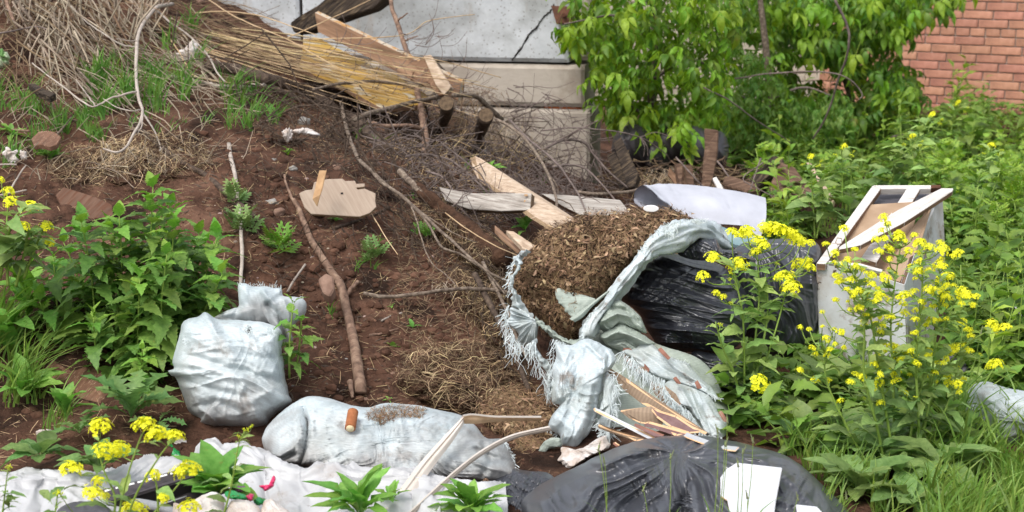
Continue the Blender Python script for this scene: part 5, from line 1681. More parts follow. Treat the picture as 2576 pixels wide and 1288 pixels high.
slab_thing('old_board', 'dark grey broken board lying on the bank left of the grass tuft', 'board', ZG((270, 1190, 7.05), (330, 1130, 7.12), (400, 1120, 7.12), (470, 1132, 7.1), (525, 1175, 7.0), (490, 1240, 6.92), (430, 1260, 6.88), (350, 1240, 6.92), (290, 1250, 6.92)), t=.02, mats=M['wet_board'])
slab_thing('burnt_board', 'charred black stick of wood below the dry stalk heap', 'board', ZG((240, 715, 7.55), (300, 715, 7.55), (400, 770, 7.45), (480, 800, 7.4), (430, 830, 7.36), (330, 790, 7.42)), t=.03, mats=M['wood_rot'])
slab_thing('brick_fragment', 'broken piece of red brick in the soil left of the peeled branch', 'brick', [(800, 700, 6.1), (820, 685, 6.12), (838, 695, 6.1), (842, 725, 6.05), (830, 745, 6.02), (812, 735, 6.03)], t=.05, mats=M['stone_red'], bevel=.006)

# stakes and fallen timber behind
slab_thing('wooden_stake', 'weathered double stake standing upright in front of the maple', 'stake', [(1772, 322, 8.9), (1808, 327, 8.9), (1806, 380, 8.85), (1797, 440, 8.8), (1782, 482, 8.75), (1764, 470, 8.78), (1768, 420, 8.82), (1773, 370, 8.87)], t=.06,
           mats=[M['wood_dark'], M['endgrain']], bevel=.006)
slab_thing('wooden_stake', 'dark weathered plank end leaning left beside the concrete corner', 'plank', [(1542, 360, 9.0), (1562, 344, 9.0), (1606, 438, 8.8), (1596, 470, 8.75), (1578, 470, 8.76)], t=.05, mats=M['wood_rot'], bevel=.004)
slab_thing('wooden_stake', 'second dark board behind the leaning dark plank', 'board', [(1526, 392, 9.2), (1545, 380, 9.2), (1590, 470, 9.05), (1560, 480, 9.05)], t=.03, mats=M['wood_rot'])
slab_thing('wooden_stake', 'short curved bark slab standing in the dry debris', 'stake', [(1700, 412, 8.9), (1718, 408, 8.9), (1728, 440, 8.88), (1730, 480, 8.8), (1712, 480, 8.8)], t=.04, mats=M['wood_dark'])
slab_thing('wooden_stake', 'short stake with a pale sawn top beside the bark slab', 'stake', [(1722, 414, 8.85), (1742, 418, 8.85), (1748, 482, 8.8), (1730, 482, 8.8)], t=.05, mats=[M['wood_dark'], M['endgrain']])
slab_thing('wooden_stake', 'brown stick leaning in the debris left of the bark slab', 'stake', [(1684, 420, 8.9), (1700, 440, 8.9), (1712, 462, 8.88), (1700, 466, 8.88), (1680, 440, 8.9)], t=.03, mats=M['wood_brown'])
slab_thing('fallen_timber', 'rotten brown timber lying level behind the white sheet', 'timber', [(1820, 445, 8.6), (1840, 440, 8.6), (1900, 460, 8.5), (1912, 475, 8.45), (1880, 482, 8.45), (1818, 462, 8.55)], t=.08, mats=M['wood_dark'], bevel=.008)
slab_thing('fallen_timber', 'thick dark timber propped up at an angle in the weeds', 'timber', [(1880, 455, 8.8), (1900, 430, 8.85), (1945, 388, 8.9), (1970, 395, 8.9), (1975, 415, 8.85), (1930, 450, 8.8), (1905, 470, 8.75)], t=.12, mats=M['wood_rot'], bevel=.01)
slab_thing('fallen_timber', 'dark board sloping down right from the propped timber', 'timber', [(1960, 405, 8.85), (2000, 420, 8.8), (2020, 450, 8.7), (2060, 500, 8.5), (2020, 520, 8.45), (1990, 470, 8.6), (1940, 500, 8.6), (1935, 470, 8.7)], t=.06, mats=M['wood_dark'], bevel=.006)
slab_thing('pale_lath', 'pale lath leaning down through the weeds beside the fallen timber', 'lath', [(2028, 408, 8.2), (2040, 410, 8.2), (2098, 500, 7.6), (2094, 512, 7.55), (2070, 478, 7.8)], t=.02, mats=M['wood_pale'])
slab_thing('white_lath', 'short white painted lath standing behind the white sheet', 'lath', [(1792, 448, 8.7), (1802, 444, 8.7), (1832, 492, 8.5), (1815, 494, 8.5)], t=.02, mats=M['white_wood'])
slab_thing('blue_board', 'edge of a faded blue board under the end of the white sheet', 'board', [(1790, 560, 7.1), (1830, 575, 7.0), (1930, 600, 6.9), (1935, 625, 6.8), (1850, 615, 6.85), (1800, 585, 7.0)], t=.02, mats=M['blue_board'])
for k, (x, y, rx, ry, lab) in enumerate([(1590, 372, 52, 60, 'grey rubbish bag blackened with painted shade beside the concrete corner'), (1645, 398, 46, 50, 'grey rubbish bag blackened with painted shade behind the dry debris'), (1690, 366, 54, 56, 'grey rubbish bag blackened with painted shade below the maple leaves left of the stake'), (1744, 366, 44, 50, 'pale grey bag directly left of the double stake'),
                                         (1808, 374, 26, 44, 'pale grey bag peeping out right of the double stake')]):
    o = inflate('shaded_bag', ring(x, y, rx, ry, 14), 9.6 + .05 * k, .15, M['black'] if k < 3 else M['bag_grey'], None, N=140, rings=34, noise=(.02, 5), edge_noise=3, wr=lambda a, b: streaks(a, b, 70, 60, 16, .008, 3))  # black ones are grey bags with the shadow put into their colour
    tag(o, lab, 'rubbish bag', 'bags under the maple')

# ------------------------------------------------------------------ curled white sheet
ws = empty('white_sheet', P(1780, 580, 7.3), 'large sheet of white fibreboard curled over at its left end', 'sheet')
S = []
for B, A1, T_, K1, K2, K3 in [((845, 640), (800, 600), (755, 577), (690, 620), (672, 700), (740, 765)), ((945, 720), (890, 640), (830, 573), (760, 600), (740, 720), (830, 775)), ((1080, 815), (1000, 680), (930, 567), (880, 600), (850, 740), (950, 800)),
                              ((1330, 910), (1200, 720), (1080, 566), (1030, 620), (1020, 760), (1100, 830)), ((1560, 935), (1450, 740), (1330, 588), (1290, 650), (1290, 780), (1350, 850)), ((1700, 960), (1650, 800), (1620, 628), (1570, 690), (1560, 800), (1600, 870)),
                              ((1850, 1060), (1905, 870), (1900, 695), (1860, 740), (1850, 830), (1870, 880))]:
    S.append(ZE((*B, 7.15), (*A1, 7.22), (*T_, 7.42), (*K1, 7.56), (*K2, 7.62), (*K3, 7.5)))
_g = Geo()
loft(_g, S, 120, 50, wr=lambda u, v, p: fbm(n3(u * 9, v * 4, 2), 3) * .006, thick=.004)
_g.build('fibreboard', M['sheet_white'], ws)
slab_thing('plastic_disc', 'small white plastic lid lying on top of the litter', 'lid', [(1622 + 20 * math.cos(a) + 16, 525 + 9 * math.sin(a), 6.0) for a in np.linspace(0, 6.283, 14, endpoint=False)], t=.006, mats=M['white'])

# ------------------------------------------------------------------ broken drawer unit
cu = empty('drawer_unit', P(2200, 960, 6.2), 'broken white painted drawer unit tipped back behind the tall yellow flowers', 'furniture')
FL, BL_, BRt, FR = (2054, 668, 6.2), (2194, 466, 6.95), (2367, 467, 6.9), (2275, 716, 6.1)
slab('front_panel', [(2052, 664, 6.2), (2120, 668, 6.17), (2196, 690, 6.13), (2275, 716, 6.1), (2284, 985, 6.1), (2180, 990, 6.14), (2110, 965, 6.18), (2066, 940, 6.2), (2058, 800, 6.2)], t=.02, mats=[M['white_old'], M['wood_dark']], parent=cu)
slab('side_panel', [(2276, 716, 6.1), (2344, 505, 6.85), (2372, 500, 6.95), (2378, 640, 6.9), (2360, 800, 6.6), (2290, 990, 6.12)], t=.018, mats=[M['white_old'], M['wood_dark']], parent=cu)
slab('side_rail', ZA((95, 505, 6.18), (150, 508, 6.17), (465, 75, 6.88), (415, 62, 6.90)), t=.03, mats=[M['white_wood'], M['wood_brown']], parent=cu)
slab('back_rail', ZA((418, 58, 6.92), (800, 58, 6.9), (806, 78, 6.88), (468, 80, 6.89)), t=.03, mats=M['white_wood'], parent=cu)
slab('rusty_hinge', ZA((752, 56, 6.89), (808, 56, 6.88), (808, 76, 6.87), (752, 74, 6.87)), t=.03, mats=M['rust'], parent=cu)
slab('base_board', ZA((380, 170, 6.75), (690, 150, 6.72), (560, 640, 6.2), (350, 600, 6.3), (150, 500, 6.3)), t=.008, mats=M['brown_panel'], parent=cu)
slab('inner_wall', ZA((440, 90, 6.98), (800, 90, 6.96), (790, 165, 6.85), (418, 162, 6.9)), t=.008, mats=M['bag_grey'], parent=cu)
slab('side_lining', ZA((640, 300, 6.5), (760, 170, 6.74), (700, 370, 6.45), (560, 640, 6.15), (470, 560, 6.25)), t=.006, mats=M['brown_panel'], parent=cu)
slab('centre_slat', ZA((612, 78, 6.86), (690, 78, 6.85), (560, 290, 6.55), (440, 500, 6.25), (350, 475, 6.28), (500, 250, 6.6)), t=.02, mats=[M['white_wood'], M['wood_brown']], parent=cu)
slab('diagonal_slat', ZA((225, 412, 6.22), (560, 200, 6.5), (810, 75, 6.72), (880, 76, 6.72), (875, 92, 6.70), (600, 270, 6.42), (350, 400, 6.2), (225, 425, 6.17)), t=.022, mats=[M['white_wood'], M['wood_brown']], parent=cu)
slab('cross_batten', ZA((165, 490, 6.12), (345, 505, 6.1), (475, 540, 6.08), (470, 556, 6.07), (330, 520, 6.09), (165, 505, 6.11)), t=.016, mats=M['white_wood'], parent=cu)
slab('leg_post', ZA((765, 135, 6.95), (812, 130, 6.94), (820, 380, 6.9), (768, 340, 6.92)), t=.03, mats=M['white_old'], parent=cu)
for x, y, d in [(2177, 507, 6.8), (2155, 560, 6.6), (2122, 608, 6.42)]:
    slab('nail_hole', [(x - 2.5, y - 1.5, d - .012), (x + 2.5, y - 1.5, d - .012), (x + 2.5, y + 1.5, d - .014), (x - 2.5, y + 1.5, d - .014)], t=.006, mats=M['rust'], parent=cu, bevel=0)
_g = Geo()
tube(_g, [P(*p) for p in ZA((205, 385, 6.28), (215, 360, 6.30), (240, 365, 6.3), (238, 392, 6.27), (215, 400, 6.26), (205, 385, 6.28))], .0025, 6)
_g.build('wire_ring', M['bark_pale'], cu)

# ------------------------------------------------------------------ broken ceramic tiles
TE, TR, TB, TM, TWh = M['tile_edge'], M['tile_red'], M['tile_back'], M['tile_maroon'], M['tile_white']
for lab, pts, ext, ms in [
    ('long broken floor tile sticking out of the shredded sack, ribbed back showing', ZC((697, 400, 5.42), (860, 500, 5.36), (1100, 660, 5.25), (1540, 955, 5.05), (1290, 850, 5.12), (1000, 690, 5.27), (870, 590, 5.34)), (6, -7, .004), [TB, TE, TB]),
    ('narrow white glazed tile strip in front, its tip left of the fringes', ZC((607, 742, 5.24), (700, 785, 5.2), (1115, 990, 5.0), (1060, 988, 5.02), (620, 762, 5.22)), (5, -5, .004), [TWh, TE, TWh]),
    ('flat broken tile with ribbed back under the longest tile', ZC((835, 765, 5.2), (1090, 730, 5.16), (1210, 800, 5.1), (1180, 880, 5.1), (1000, 860, 5.14), (910, 820, 5.18)), (0, -5, .006), [TB, TE, TB]),
    ('maroon backed tile next to the flat broken tile', ZC((1090, 750, 5.13), (1290, 812, 5.06), (1484, 940, 4.99), (1400, 946, 5.0), (1250, 895, 5.04), (1130, 810, 5.1)), (3, -6, .004), [TM, TE, TM]),
    ('grey backed tile resting on the front bag, lying almost level', ZC((1030, 866, 5.05), (1060, 860, 5.04), (1400, 955, 4.96), (1290, 965, 4.97), (1120, 905, 5.02), (1035, 888, 5.04)), (6, -6, .006), [TM, TE, TM]),
    ('small red tile fragment between the white strip and the level tile', ZC((945, 872, 5.06), (1190, 968, 4.98), (1120, 972, 4.99), (955, 888, 5.05)), (4, -5, .006), [TM, TR, TR]),
    ('lowest tile strip under the white glazed strip', ZC((645, 880, 5.12), (760, 925, 5.1), (1020, 1003, 5.0), (960, 1008, 5.0), (765, 942, 5.1), (650, 900, 5.12)), (4, -5, .006), [TB, TE, TB]),
    ('white topped tile lying on the right shoulder of the front bag', ZC((1355, 962, 4.88), (1640, 1066, 4.78), (1790, 1084, 4.76), (1795, 1094, 4.75), (1640, 1082, 4.77), (1380, 982, 4.87)), (9, -9, .05), [TE, TWh, TWh]),
    ('brown backed tile under the upper edge of the shredded sack', ZC((850, 262, 5.58), (905, 262, 5.56), (990, 350, 5.52), (1070, 440, 5.48), (990, 450, 5.5), (900, 370, 5.54), (855, 310, 5.58)), (3, -10, .004), [TB, TR, TB]),
    ('brown backed tile behind the middle fringes', ZC((1080, 535, 5.44), (1180, 555, 5.42), (1290, 640, 5.38), (1330, 720, 5.34), (1200, 700, 5.38), (1120, 620, 5.42)), (3, -8, .004), [TB, TR, TB]),
    ('red tile edge poking from the sack beneath the big black bag', ZC((1142, 250, 5.52), (1160, 236, 5.52), (1240, 325, 5.47), (1228, 335, 5.47)), (4, -4, .006), [TR, TR, TR]),
    ('small red tile corner poking through the shredded sack', ZC((1268, 486, 5.40), (1285, 476, 5.40), (1330, 535, 5.38), (1300, 530, 5.39)), (4, -3, .006), [TR, TR, TR]),
    ('red tile chip at the right side of the shredded sack', ZC((1448, 520, 5.36), (1465, 508, 5.36), (1502, 572, 5.33), (1470, 575, 5.34)), (4, -3, .006), [TR, TR, TR]),
    ('brown tile corner at the lower right end of the shredded sack', ZC((1642, 768, 5.24), (1665, 765, 5.24), (1718, 850, 5.2), (1690, 845, 5.2)), (4, -4, .006), [TB, TR, TR]),
    ('tiny tile end beside the white film under the draped shreds', ZC((768, 1030, 5.0), (782, 1020, 5.0), (822, 1048, 4.98), (800, 1056, 4.98)), (3, -3, .006), [TR, TE, TE])]:
    slab_thing('broken_tile', lab, 'tile', pts, ext=ext, mats=ms, bevel=.0012)
db = lambda x, y, k=.0: 4.95 - (y - 1100) / 300 * .62 - .225 - k
slab_thing('white_tile', 'large white broken tile shard lying on the front rubbish bag', 'tile', [(x, y, db(x, y)) for x, y in [(1853, 1163), (1826, 1180), (1812, 1200), (1812, 1245), (1830, 1256), (1838, 1300), (1946, 1310), (1952, 1260), (1968, 1176)]], t=.008, mats=[TWh, TE])
slab_thing('white_tile', 'white triangular shard with a red edge at the bottom of the bag', 'tile', [(x, y, db(x, y, -.01)) for x, y in [(2002, 1268), (2056, 1274), (2090, 1310), (2010, 1320)]], t=.008, mats=[TWh, TR])

# ------------------------------------------------------------------ white profile strips
st = empty('plastic_profile', P(1100, 1288, 4.7), 'bent white plastic window profile crossing in front of the lying sack', 'profile')
pts = [((918, 1320), (978, 1320), 4.52), ((960, 1278), (1012, 1278), 4.6), ((1010, 1225), (1050, 1232), 4.7), ((1060, 1160), (1092, 1172), 4.82), ((1110, 1105), (1138, 1112), 4.9), ((1145, 1068), (1164, 1072), 4.95), ((1166, 1046), (1168, 1060), 4.98)]
_g = Geo()
loft(_g, [[(a[0], a[1], d), (a[0] * .72 + b[0] * .28, a[1] * .72 + b[1] * .28, d - .012), (a[0] * .6 + b[0] * .4, a[1] * .6 + b[1] * .4, d - .004), (a[0] * .4 + b[0] * .6, a[1] * .4 + b[1] * .6, d - .012), (b[0], b[1], d)] for a, b, d in pts], 60, 17, thick=.006)
_g.build('long_arm', M['pvc'], st)
pts = [((1166, 1044), (1168, 1066), 4.97), ((1190, 1041), (1200, 1066), 5.0), ((1240, 1046), (1240, 1062), 5.05), ((1300, 1047), (1300, 1059), 5.1), ((1362, 1047), (1362, 1059), 5.15)]
_g = Geo()
loft(_g, [[(a[0], a[1], d), ((a[0] + b[0]) / 2, (a[1] + b[1]) / 2, d - .008), (b[0], b[1], d)] for a, b, d in pts], 40, 7, thick=.005)
_g.build('short_arm', M['pvc_in'], st)
_g = Geo()
loft(_g, [[(a[0] - 1, a[1] - 1, d - .012), (a[0], a[1] + 3.5, d - .014)] for a, b, d in pts], 40, 3, thick=.003)
_g.build('rim', M['pvc'], st)
st = empty('plastic_profile', P(1180, 1288, 4.6), 'thinner greyish profile strip curving below the white window profile', 'profile')
cpts = [(1000, 1320, 4.46), (1050, 1278, 4.56), (1110, 1222, 4.68), (1165, 1175, 4.80), (1220, 1135, 4.92), (1290, 1100, 5.04), (1385, 1078, 5.14)]
for nm_, off, mm in [('strip', 0, 'pvc_grey'), ('rib', -4.5, 'pvc')]:
    _g = Geo()
    loft(_g, [[(x - 3, y - 5 + off * .6, d), (x, y + off, d - .01), (x + 3, y + 5 + off * (1 if off else 0), d)] if off == 0 else [(x - 3.4, y - 7, d - .006), (x - 2, y - 3.4, d - .012)] for x, y, d in cpts], 60, 6 if off == 0 else 3, thick=.006)
    _g.build(nm_, M[mm], st)

# ------------------------------------------------------------------ printed strip, hose and wrappers at lower left
tr = empty('road_strip', P(420, 1250, 4.6), 'dark plastic strip printed with a dashed white line on the white sheet', 'strip')
ed = lambda x: 4.40 + (x - 255) * .0006
A_ = [(255, 1231), (350, 1208), (440, 1183), (527, 1157), (575, 1160)]
tp = [(x, y, ed(x)) for x, y in A_] + [(x, y, ed(x) - .03) for x, y in [(572, 1178), (500, 1197), (420, 1222), (340, 1247), (275, 1262)]]
slab('strip_top', tp, t=.01, mats=M['track'], parent=tr)
slab('strip_side', [(275, 1263, ed(275) - .03), (340, 1248, ed(340) - .03), (420, 1223, ed(420) - .03), (500, 1198, ed(500) - .03), (560, 1182, ed(560) - .03), (560, 1215, ed(560) - .02), (470, 1245, ed(470) - .02), (380, 1270, ed(380) - .02), (300, 1276, ed(300) - .02)], t=.01, mats=M['black'], parent=tr)
for k in range(10):
    x0 = 263 + k * 27.5
    y0 = 1232 - (x0 - 263) * .262 + 1
    d0 = ed(x0) - .017
    slab('dash', [(x0, y0, d0), (x0 + 19, y0 - 5, d0), (x0 + 20, y0 - 1.5, d0 - .003), (x0 + 1, y0 + 4, d0 - .003)], t=.002, mats=M['white'], parent=tr, bevel=0)
slab('lower_rail', [(330, 1292, 4.44), (470, 1240, 4.50), (560, 1212, 4.54), (575, 1222, 4.52), (480, 1262, 4.46), (400, 1295, 4.4)], t=.02, mats=M['black'], parent=tr)
slab('rail_edge', [(372, 1276, 4.415), (470, 1246, 4.45), (470, 1249, 4.45), (374, 1280, 4.412)], t=.004, mats=M['hose'], parent=tr, bevel=0)
_g = Geo()
hp = crom(ZD((860, 608, 4.50), (980, 612, 4.46), (1080, 616, 4.42), (1180, 632, 4.38), (1280, 655, 4.34), (1400, 700, 4.3)), 260)
tube(_g, P(hp[:, 0], hp[:, 1], hp[:, 2]), .0105 + .0022 * (np.sin(np.arange(260) * 1.3) > 0), 14)
o = _g.build('corrugated_hose', M['hose'], smooth=False)
tag(o, 'grey corrugated hose end lying under the dashed dark strip', 'hose')
o = inflate('crumpled_bag', ZD((500, 640), (600, 608), (700, 604), (780, 612), (850, 650), (900, 700), (880, 780), (500, 780), (450, 700)), lambda x, y: 4.5 - (y - 1270) * .002, .03, M['bag_grey'], None, N=120, rings=26, noise=(.01, 16), wr=lambda x, y: streaks(x, y, 10, 50, 10, .008, 5))
tag(o, 'shiny dark grey plastic bag at the bottom edge beside the hose', 'plastic bag')
for nm_, lab, pts, d, mm in [
    ('wrapper', 'clear crumpled wrapper with a red edge on the soil left of the sheet peak', ZD((1240, 230), (1310, 150), (1380, 100), (1430, 92), (1500, 130), (1560, 180), (1530, 240), (1480, 280), (1380, 240), (1290, 230)), 5.1, 'dirty_white'),
    ('wrapper', 'green bottle label lying on the clear wrapper', ZD((1325, 190), (1355, 150), (1400, 180), (1435, 230), (1440, 272), (1395, 275), (1350, 235)), 5.04, 'green_wrap'),
    ('wrapper', 'green and clear wrapper under the broad leaves near the bottom', ZD((1790, 530), (1850, 520), (1960, 560), (2010, 590), (1960, 600), (1850, 590), (1790, 570)), 4.36, 'green_wrap'),
    ('wrapper', 'pink tip of a wrapper near the bottom edge', ZD((1950, 560), (2005, 545), (2008, 590), (1975, 600)), 4.34, 'pink_wrap'),
    ('wrapper', 'bright pink printed fold on the white sheet right of the broad leaves', ZD((2055, 480), (2110, 500), (2150, 450), (2165, 400), (2185, 420), (2170, 480), (2120, 520), (2080, 510)), 4.47, 'pink_wrap'),
    ('wrapper', 'dark green wrapper edge under the pink fold', ZD((2010, 600), (2060, 570), (2120, 600), (2100, 625), (2040, 640)), 4.38, 'green_wrap'),
    ('wrapper', 'purple wrapper half hidden by the broad leaves', ZD((1850, 490), (1900, 480), (1950, 485), (1920, 530), (1880, 535)), 4.44, 'purple_wrap'),
    ('crumpled_film', 'crumpled white film lump at the bottom left of the wrappers', ZD((1380, 620), (1440, 640), (1560, 580), (1680, 530), (1760, 560), (1780, 640), (1760, 760), (1400, 760)), 4.34, 'dirty_white'),
    ('crumpled_film', 'second crumpled white film lump under the pink fold', ZD((1820, 620), (1900, 590), (1990, 610), (2060, 660), (2030, 760), (1810, 760)), 4.30, 'dirty_white'),
    ('crumpled_film', 'crumpled film with dirty folds beside the dock rosette', ZD((2090, 610), (2160, 590), (2220, 640), (2300, 690), (2280, 780), (2080, 770)), 4.30, 'dirty_white')]:
    o = inflate(nm_, pts, lambda x, y, d=d: d - (y - 1200) * .0012, .022, M[mm], None, N=90, rings=20, noise=(.008, 26), wr=lambda x, y: streaks(x, y, 50, 30, 8, .006, 5), edge_noise=3)
    tag(o, lab, 'wrapper' if nm_ == 'wrapper' else 'plastic film')
for nm_, lab, pts, d, th, mm in [
    ('woven_sack', 'white woven sack half hidden in the grass at the right edge', [(2418, 1046), (2432, 1000), (2442, 972), (2465, 962), (2488, 960), (2530, 975), (2590, 985), (2680, 1000), (2700, 1100), (2640, 1150), (2500, 1148), (2450, 1110)], 5.42, .2, 'sack'),
    ('paper_scrap', 'flat white foam tray lying in the weeds at the right edge', [(2505, 782), (2540, 774), (2600, 778), (2640, 795), (2600, 815), (2545, 808)], 6.6, .03, 'plastic_white'),
    ('crumpled_film', 'clear plastic lump behind the yellow flowers at right', [(2360, 920), (2390, 895), (2420, 905), (2440, 940), (2420, 962), (2370, 955)], 5.9, .05, 'bag_grey'),
    ('paper_scrap', 'torn white paper scrap near the left edge above the flowers', [(5, 385), (20, 368), (30, 380), (46, 376), (40, 392), (50, 406), (25, 412), (14, 398)], 6.85, .006, 'dirty_white'),
    ('paper_scrap', 'small dirty wrapper beside the torn paper at the left edge', [(50, 380), (66, 384), (68, 402), (54, 402)], 6.85, .015, 'dirty_white'),
    ('plastic_bottle', 'green and white striped crushed packet at the left edge under the stalks', ZG((-30, 415), (30, 425), (75, 470), (85, 520), (60, 560), (20, 590), (-30, 590)), 7.9, .05, 'green_pack'),
    ('plastic_scrap', 'pale blue plastic scrap caught in the grass on the bank', ZG((1480, 480), (1530, 440), (1600, 400), (1660, 340), (1700, 420), (1705, 500), (1640, 520), (1560, 560), (1500, 530)), float(Gd(465, 150)) - .02, .01, 'dirty_white'),
    ('plastic_scrap', 'crumpled pearly plastic scrap by the small stone under the root', ZF((720, 960), (780, 945), (860, 955), (915, 985), (910, 1000), (820, 990), (740, 985)), 7.5, .02, 'dirty_white'),
    ('plastic_scrap', 'torn clear plastic tangle left of the pearly scrap', ZF((640, 970), (680, 945), (715, 960), (715, 1020), (680, 1045), (650, 1010)), 7.5, .02, 'dirty_white'),
    ('stone_slab', 'pinkish flat paper scrap on the soil among the left weeds', [(90, 1085), (115, 1080), (148, 1084), (140, 1094), (100, 1099)], 5.15, .012, 'dirty_white')]:
    if mm == 'green_pack' and 'green_pack' not in M:
        M['green_pack'] = mat('green_pack', [(.45, srgb(90, 130, 66)), (.55, srgb(190, 200, 170))], 14, .5, .2)
    o = inflate(nm_, pts, d, th, M[mm], None, N=120, rings=26, noise=(.012, 24), edge_noise=5 if th < .1 else 2, wr=lambda x, y: creases(x, y, 70, 50, 14, .012, 5, 1.6, 2))
    tag(o, lab, {'woven_sack': 'sack', 'paper_scrap': 'scrap', 'crumpled_film': 'plastic film', 'plastic_bottle': 'packet', 'plastic_scrap': 'scrap', 'stone_slab': 'scrap'}[nm_])
bpy.data.objects[[o.name for o in bpy.data.objects if o.name.startswith('stone_slab')][0]].name = 'paper_scrap'
bpy.data.objects['plastic_bottle'].name = 'crushed_packet'

# ------------------------------------------------------------------ leaves
def leaf_np(kind, seed=0, nseg=9, curl=.5, fold=.25, W=None):
    """leaf along +Y, blade up +Z, unit length"""
    rs = np.random.RandomState(seed + 3)
    prof = {
        'nettle': (.25, lambda t: np.sin(np.pi * t ** .62) ** .8 * (1 - .15 * t)),
        'lance': (.13, lambda t: np.sin(np.pi * t ** .85) ** .8),
        'dock': (.17, lambda t: np.sin(np.pi * t ** 1.15) ** .75),
        'ovate': (.24, lambda t: np.sin(np.pi * t ** .75) ** .8),
        'lobed': (.20, lambda t: (.35 + .65 * t) * np.sin(np.pi * np.minimum(t * 1.0, 1)) ** .5),
        'leaflet': (.17, lambda t: np.sin(np.pi * t ** .78) ** .9),
    }[kind]
    W = W or prof[0]
    pet = {'nettle': .16, 'lance': .04, 'dock': .12, 'ovate': .1, 'lobed': .1, 'leaflet': .06}[kind]
    if kind in ('nettle', 'lobed'):
        nseg = 16 if kind == 'nettle' else 14
    t = np.linspace(0, 1, nseg + 1)
    w = W * prof[1](np.clip(t, 1e-4, 1 - 1e-4)) + .006
    if kind == 'nettle':
        w = w * (1 + .17 * np.where(np.arange(nseg + 1) % 2 == 0, 1, -1) * (t > .05))
    if kind == 'lobed':
        w = w * (1 + .45 * np.where(np.arange(nseg + 1) % 2 == 0, 1, -1))
    w[-1] = .003
    y = pet + (1 - pet) * t
    ysh = np.zeros(nseg + 1)
    if kind == 'nettle':
        ysh = .035 * (np.arange(nseg + 1) % 2 == 0)
    z = -curl * .5 * y ** 2 + .10 * np.sin(y * 3.0)
    cross = [-1, -.5, 0, .5, 1]
    rows = []
    ph = rs.rand() * 6
    for k, c in enumerate(cross):
        x = c * w
        ripple = (abs(c) == 1) * (.035 * np.sin(t * 17 + ph + k) + .02 * np.sin(t * 31 + k)) * (w / (W + 1e-9))
        zz = z + fold * np.abs(x) + ripple - (abs(c) == .5) * .008
        rows.append(np.stack([x, y - ysh * abs(c) + (0), zz], 1))
    V = np.stack(rows, 1)          # nseg+1, 5, 3
    q = grid_faces(nseg + 1, 5)
    V = V.reshape(-1, 3)
    n0 = len(V)
    pv = np.array([[-.012, 0, 0], [.012, 0, 0], [.012, pet + .02, z[0] + .0], [-.012, pet + .02, z[0]]])
    return np.vstack([V, pv]), np.vstack([q, [[n0, n0 + 1, n0 + 2, n0 + 3]]])


def mugwort_np(seed=0):
    rs = np.random.RandomState(seed)
    Vs, Q, n = [], [], 0

    def strip(a, b, w):
        nonlocal n
        a, b = np.array(a), np.array(b)
        d = b - a
        s = np.array([-d[1], d[0], 0])
        s = s / (np.linalg.norm(s) + 1e-9) * w
        m_ = a + d * .6
        v = [a - s * .5, a + s * .5, m_ - s, m_ + s, b - s * .12, b + s * .12]
        Vs.append(np.array(v))
        Q.extend([(n, n + 1, n + 3, n + 2), (n + 2, n + 3, n + 5, n + 4)])
        n += 6
    strip((0, 0, 0), (0, 1, -.15), .035)
    for k in range(4):
        y = .25 + k * .19
        L = .42 - k * .06
        for s in (-1, 1):
            e = (s * L * .75, y + L * .62, -.05 - .1 * y)
            strip((0, y, -.05 * y), e, .05)
            for j in range(2):
                b = (s * L * .75 * (.45 + .25 * j), y + L * .62 * (.45 + .25 * j), -.05)
                strip(b, (b[0] + s * .16, b[1] + .02, -.06), .03)
                strip(b, (b[0] + s * .02, b[1] + .17, -.06), .03)
    return np.vstack(Vs), np.array(Q)


def compound_np(seed=0, n=5):
    """box elder leaf: leaflets hanging from a thin stalk"""
    rs = np.random.RandomState(seed + 40)
    Vs, Q, k0 = [], [], 0
    spec = [(1.0, 0, .62)] + [(.74, s * (52 + rs.uniform(-8, 8)), .5) for s in (-1, 1)]
    if n == 5:
        spec += [(.42, s * (62 + rs.uniform(-8, 8)), .46) for s in (-1, 1)]
    v0, q0 = leaf_np('leaflet', seed, nseg=6, curl=.75, fold=.3, W=.21)
    # two small side teeth give the leaflets their broken outline
    for pos, ang, L in spec:
        a = math.radians(ang)
        v = v0 * L * rs.uniform(.85, 1.1)
        droop = rs.uniform(.2, .55)
        v = np.stack([v[:, 0], v[:, 1] * math.cos(droop) + v[:, 2] * math.sin(droop), -v[:, 1] * math.sin(droop) + v[:, 2] * math.cos(droop)], 1)
        v = np.stack([v[:, 0] * math.cos(a) + v[:, 1] * math.sin(a), -v[:, 0] * math.sin(a) + v[:, 1] * math.cos(a), v[:, 2]], 1)
        v[:, 1] += pos * .5
        Vs.append(v)
        Q.append(q0 + k0)
        k0 += len(v)
    st = np.array([[-.008, -.2, .02], [.008, -.2, .02], [.008, .52, 0], [-.008, .52, 0]])
    Vs.append(st)
    Q.append(np.array([[0, 1, 2, 3]]) + k0)
    return np.vstack(Vs), np.vstack(Q)


LEAF = {}


def leafmesh(kind, m, var=3):
    key = (kind, m)
    if key not in LEAF:
        out = []
        for s in range(var):
            g = Geo()
            if kind == 'mugwort':
                v, q = mugwort_np(s)
            elif kind == 'maple':
                v, q = compound_np(s, 5 if s % 2 else 3)
            else:
                v, q = leaf_np(kind, s, curl=.35 + .35 * s)
            g.add(v, q)
            out.append(g.mesh(kind + '_leaf', M[m]))
        LEAF[key] = out
    return LEAF[key]


_LN = {}


def leafnp(kind, s):
    if (kind, s) not in _LN:
        _LN[(kind, s)] = mugwort_np(s) if kind == 'mugwort' else compound_np(s, 5 if s % 2 else 3) if kind == 'maple' else leaf_np(kind, s, nseg=5 if kind != 'nettle' else 9, curl=.35 + .35 * s)
    return _LN[(kind, s)]


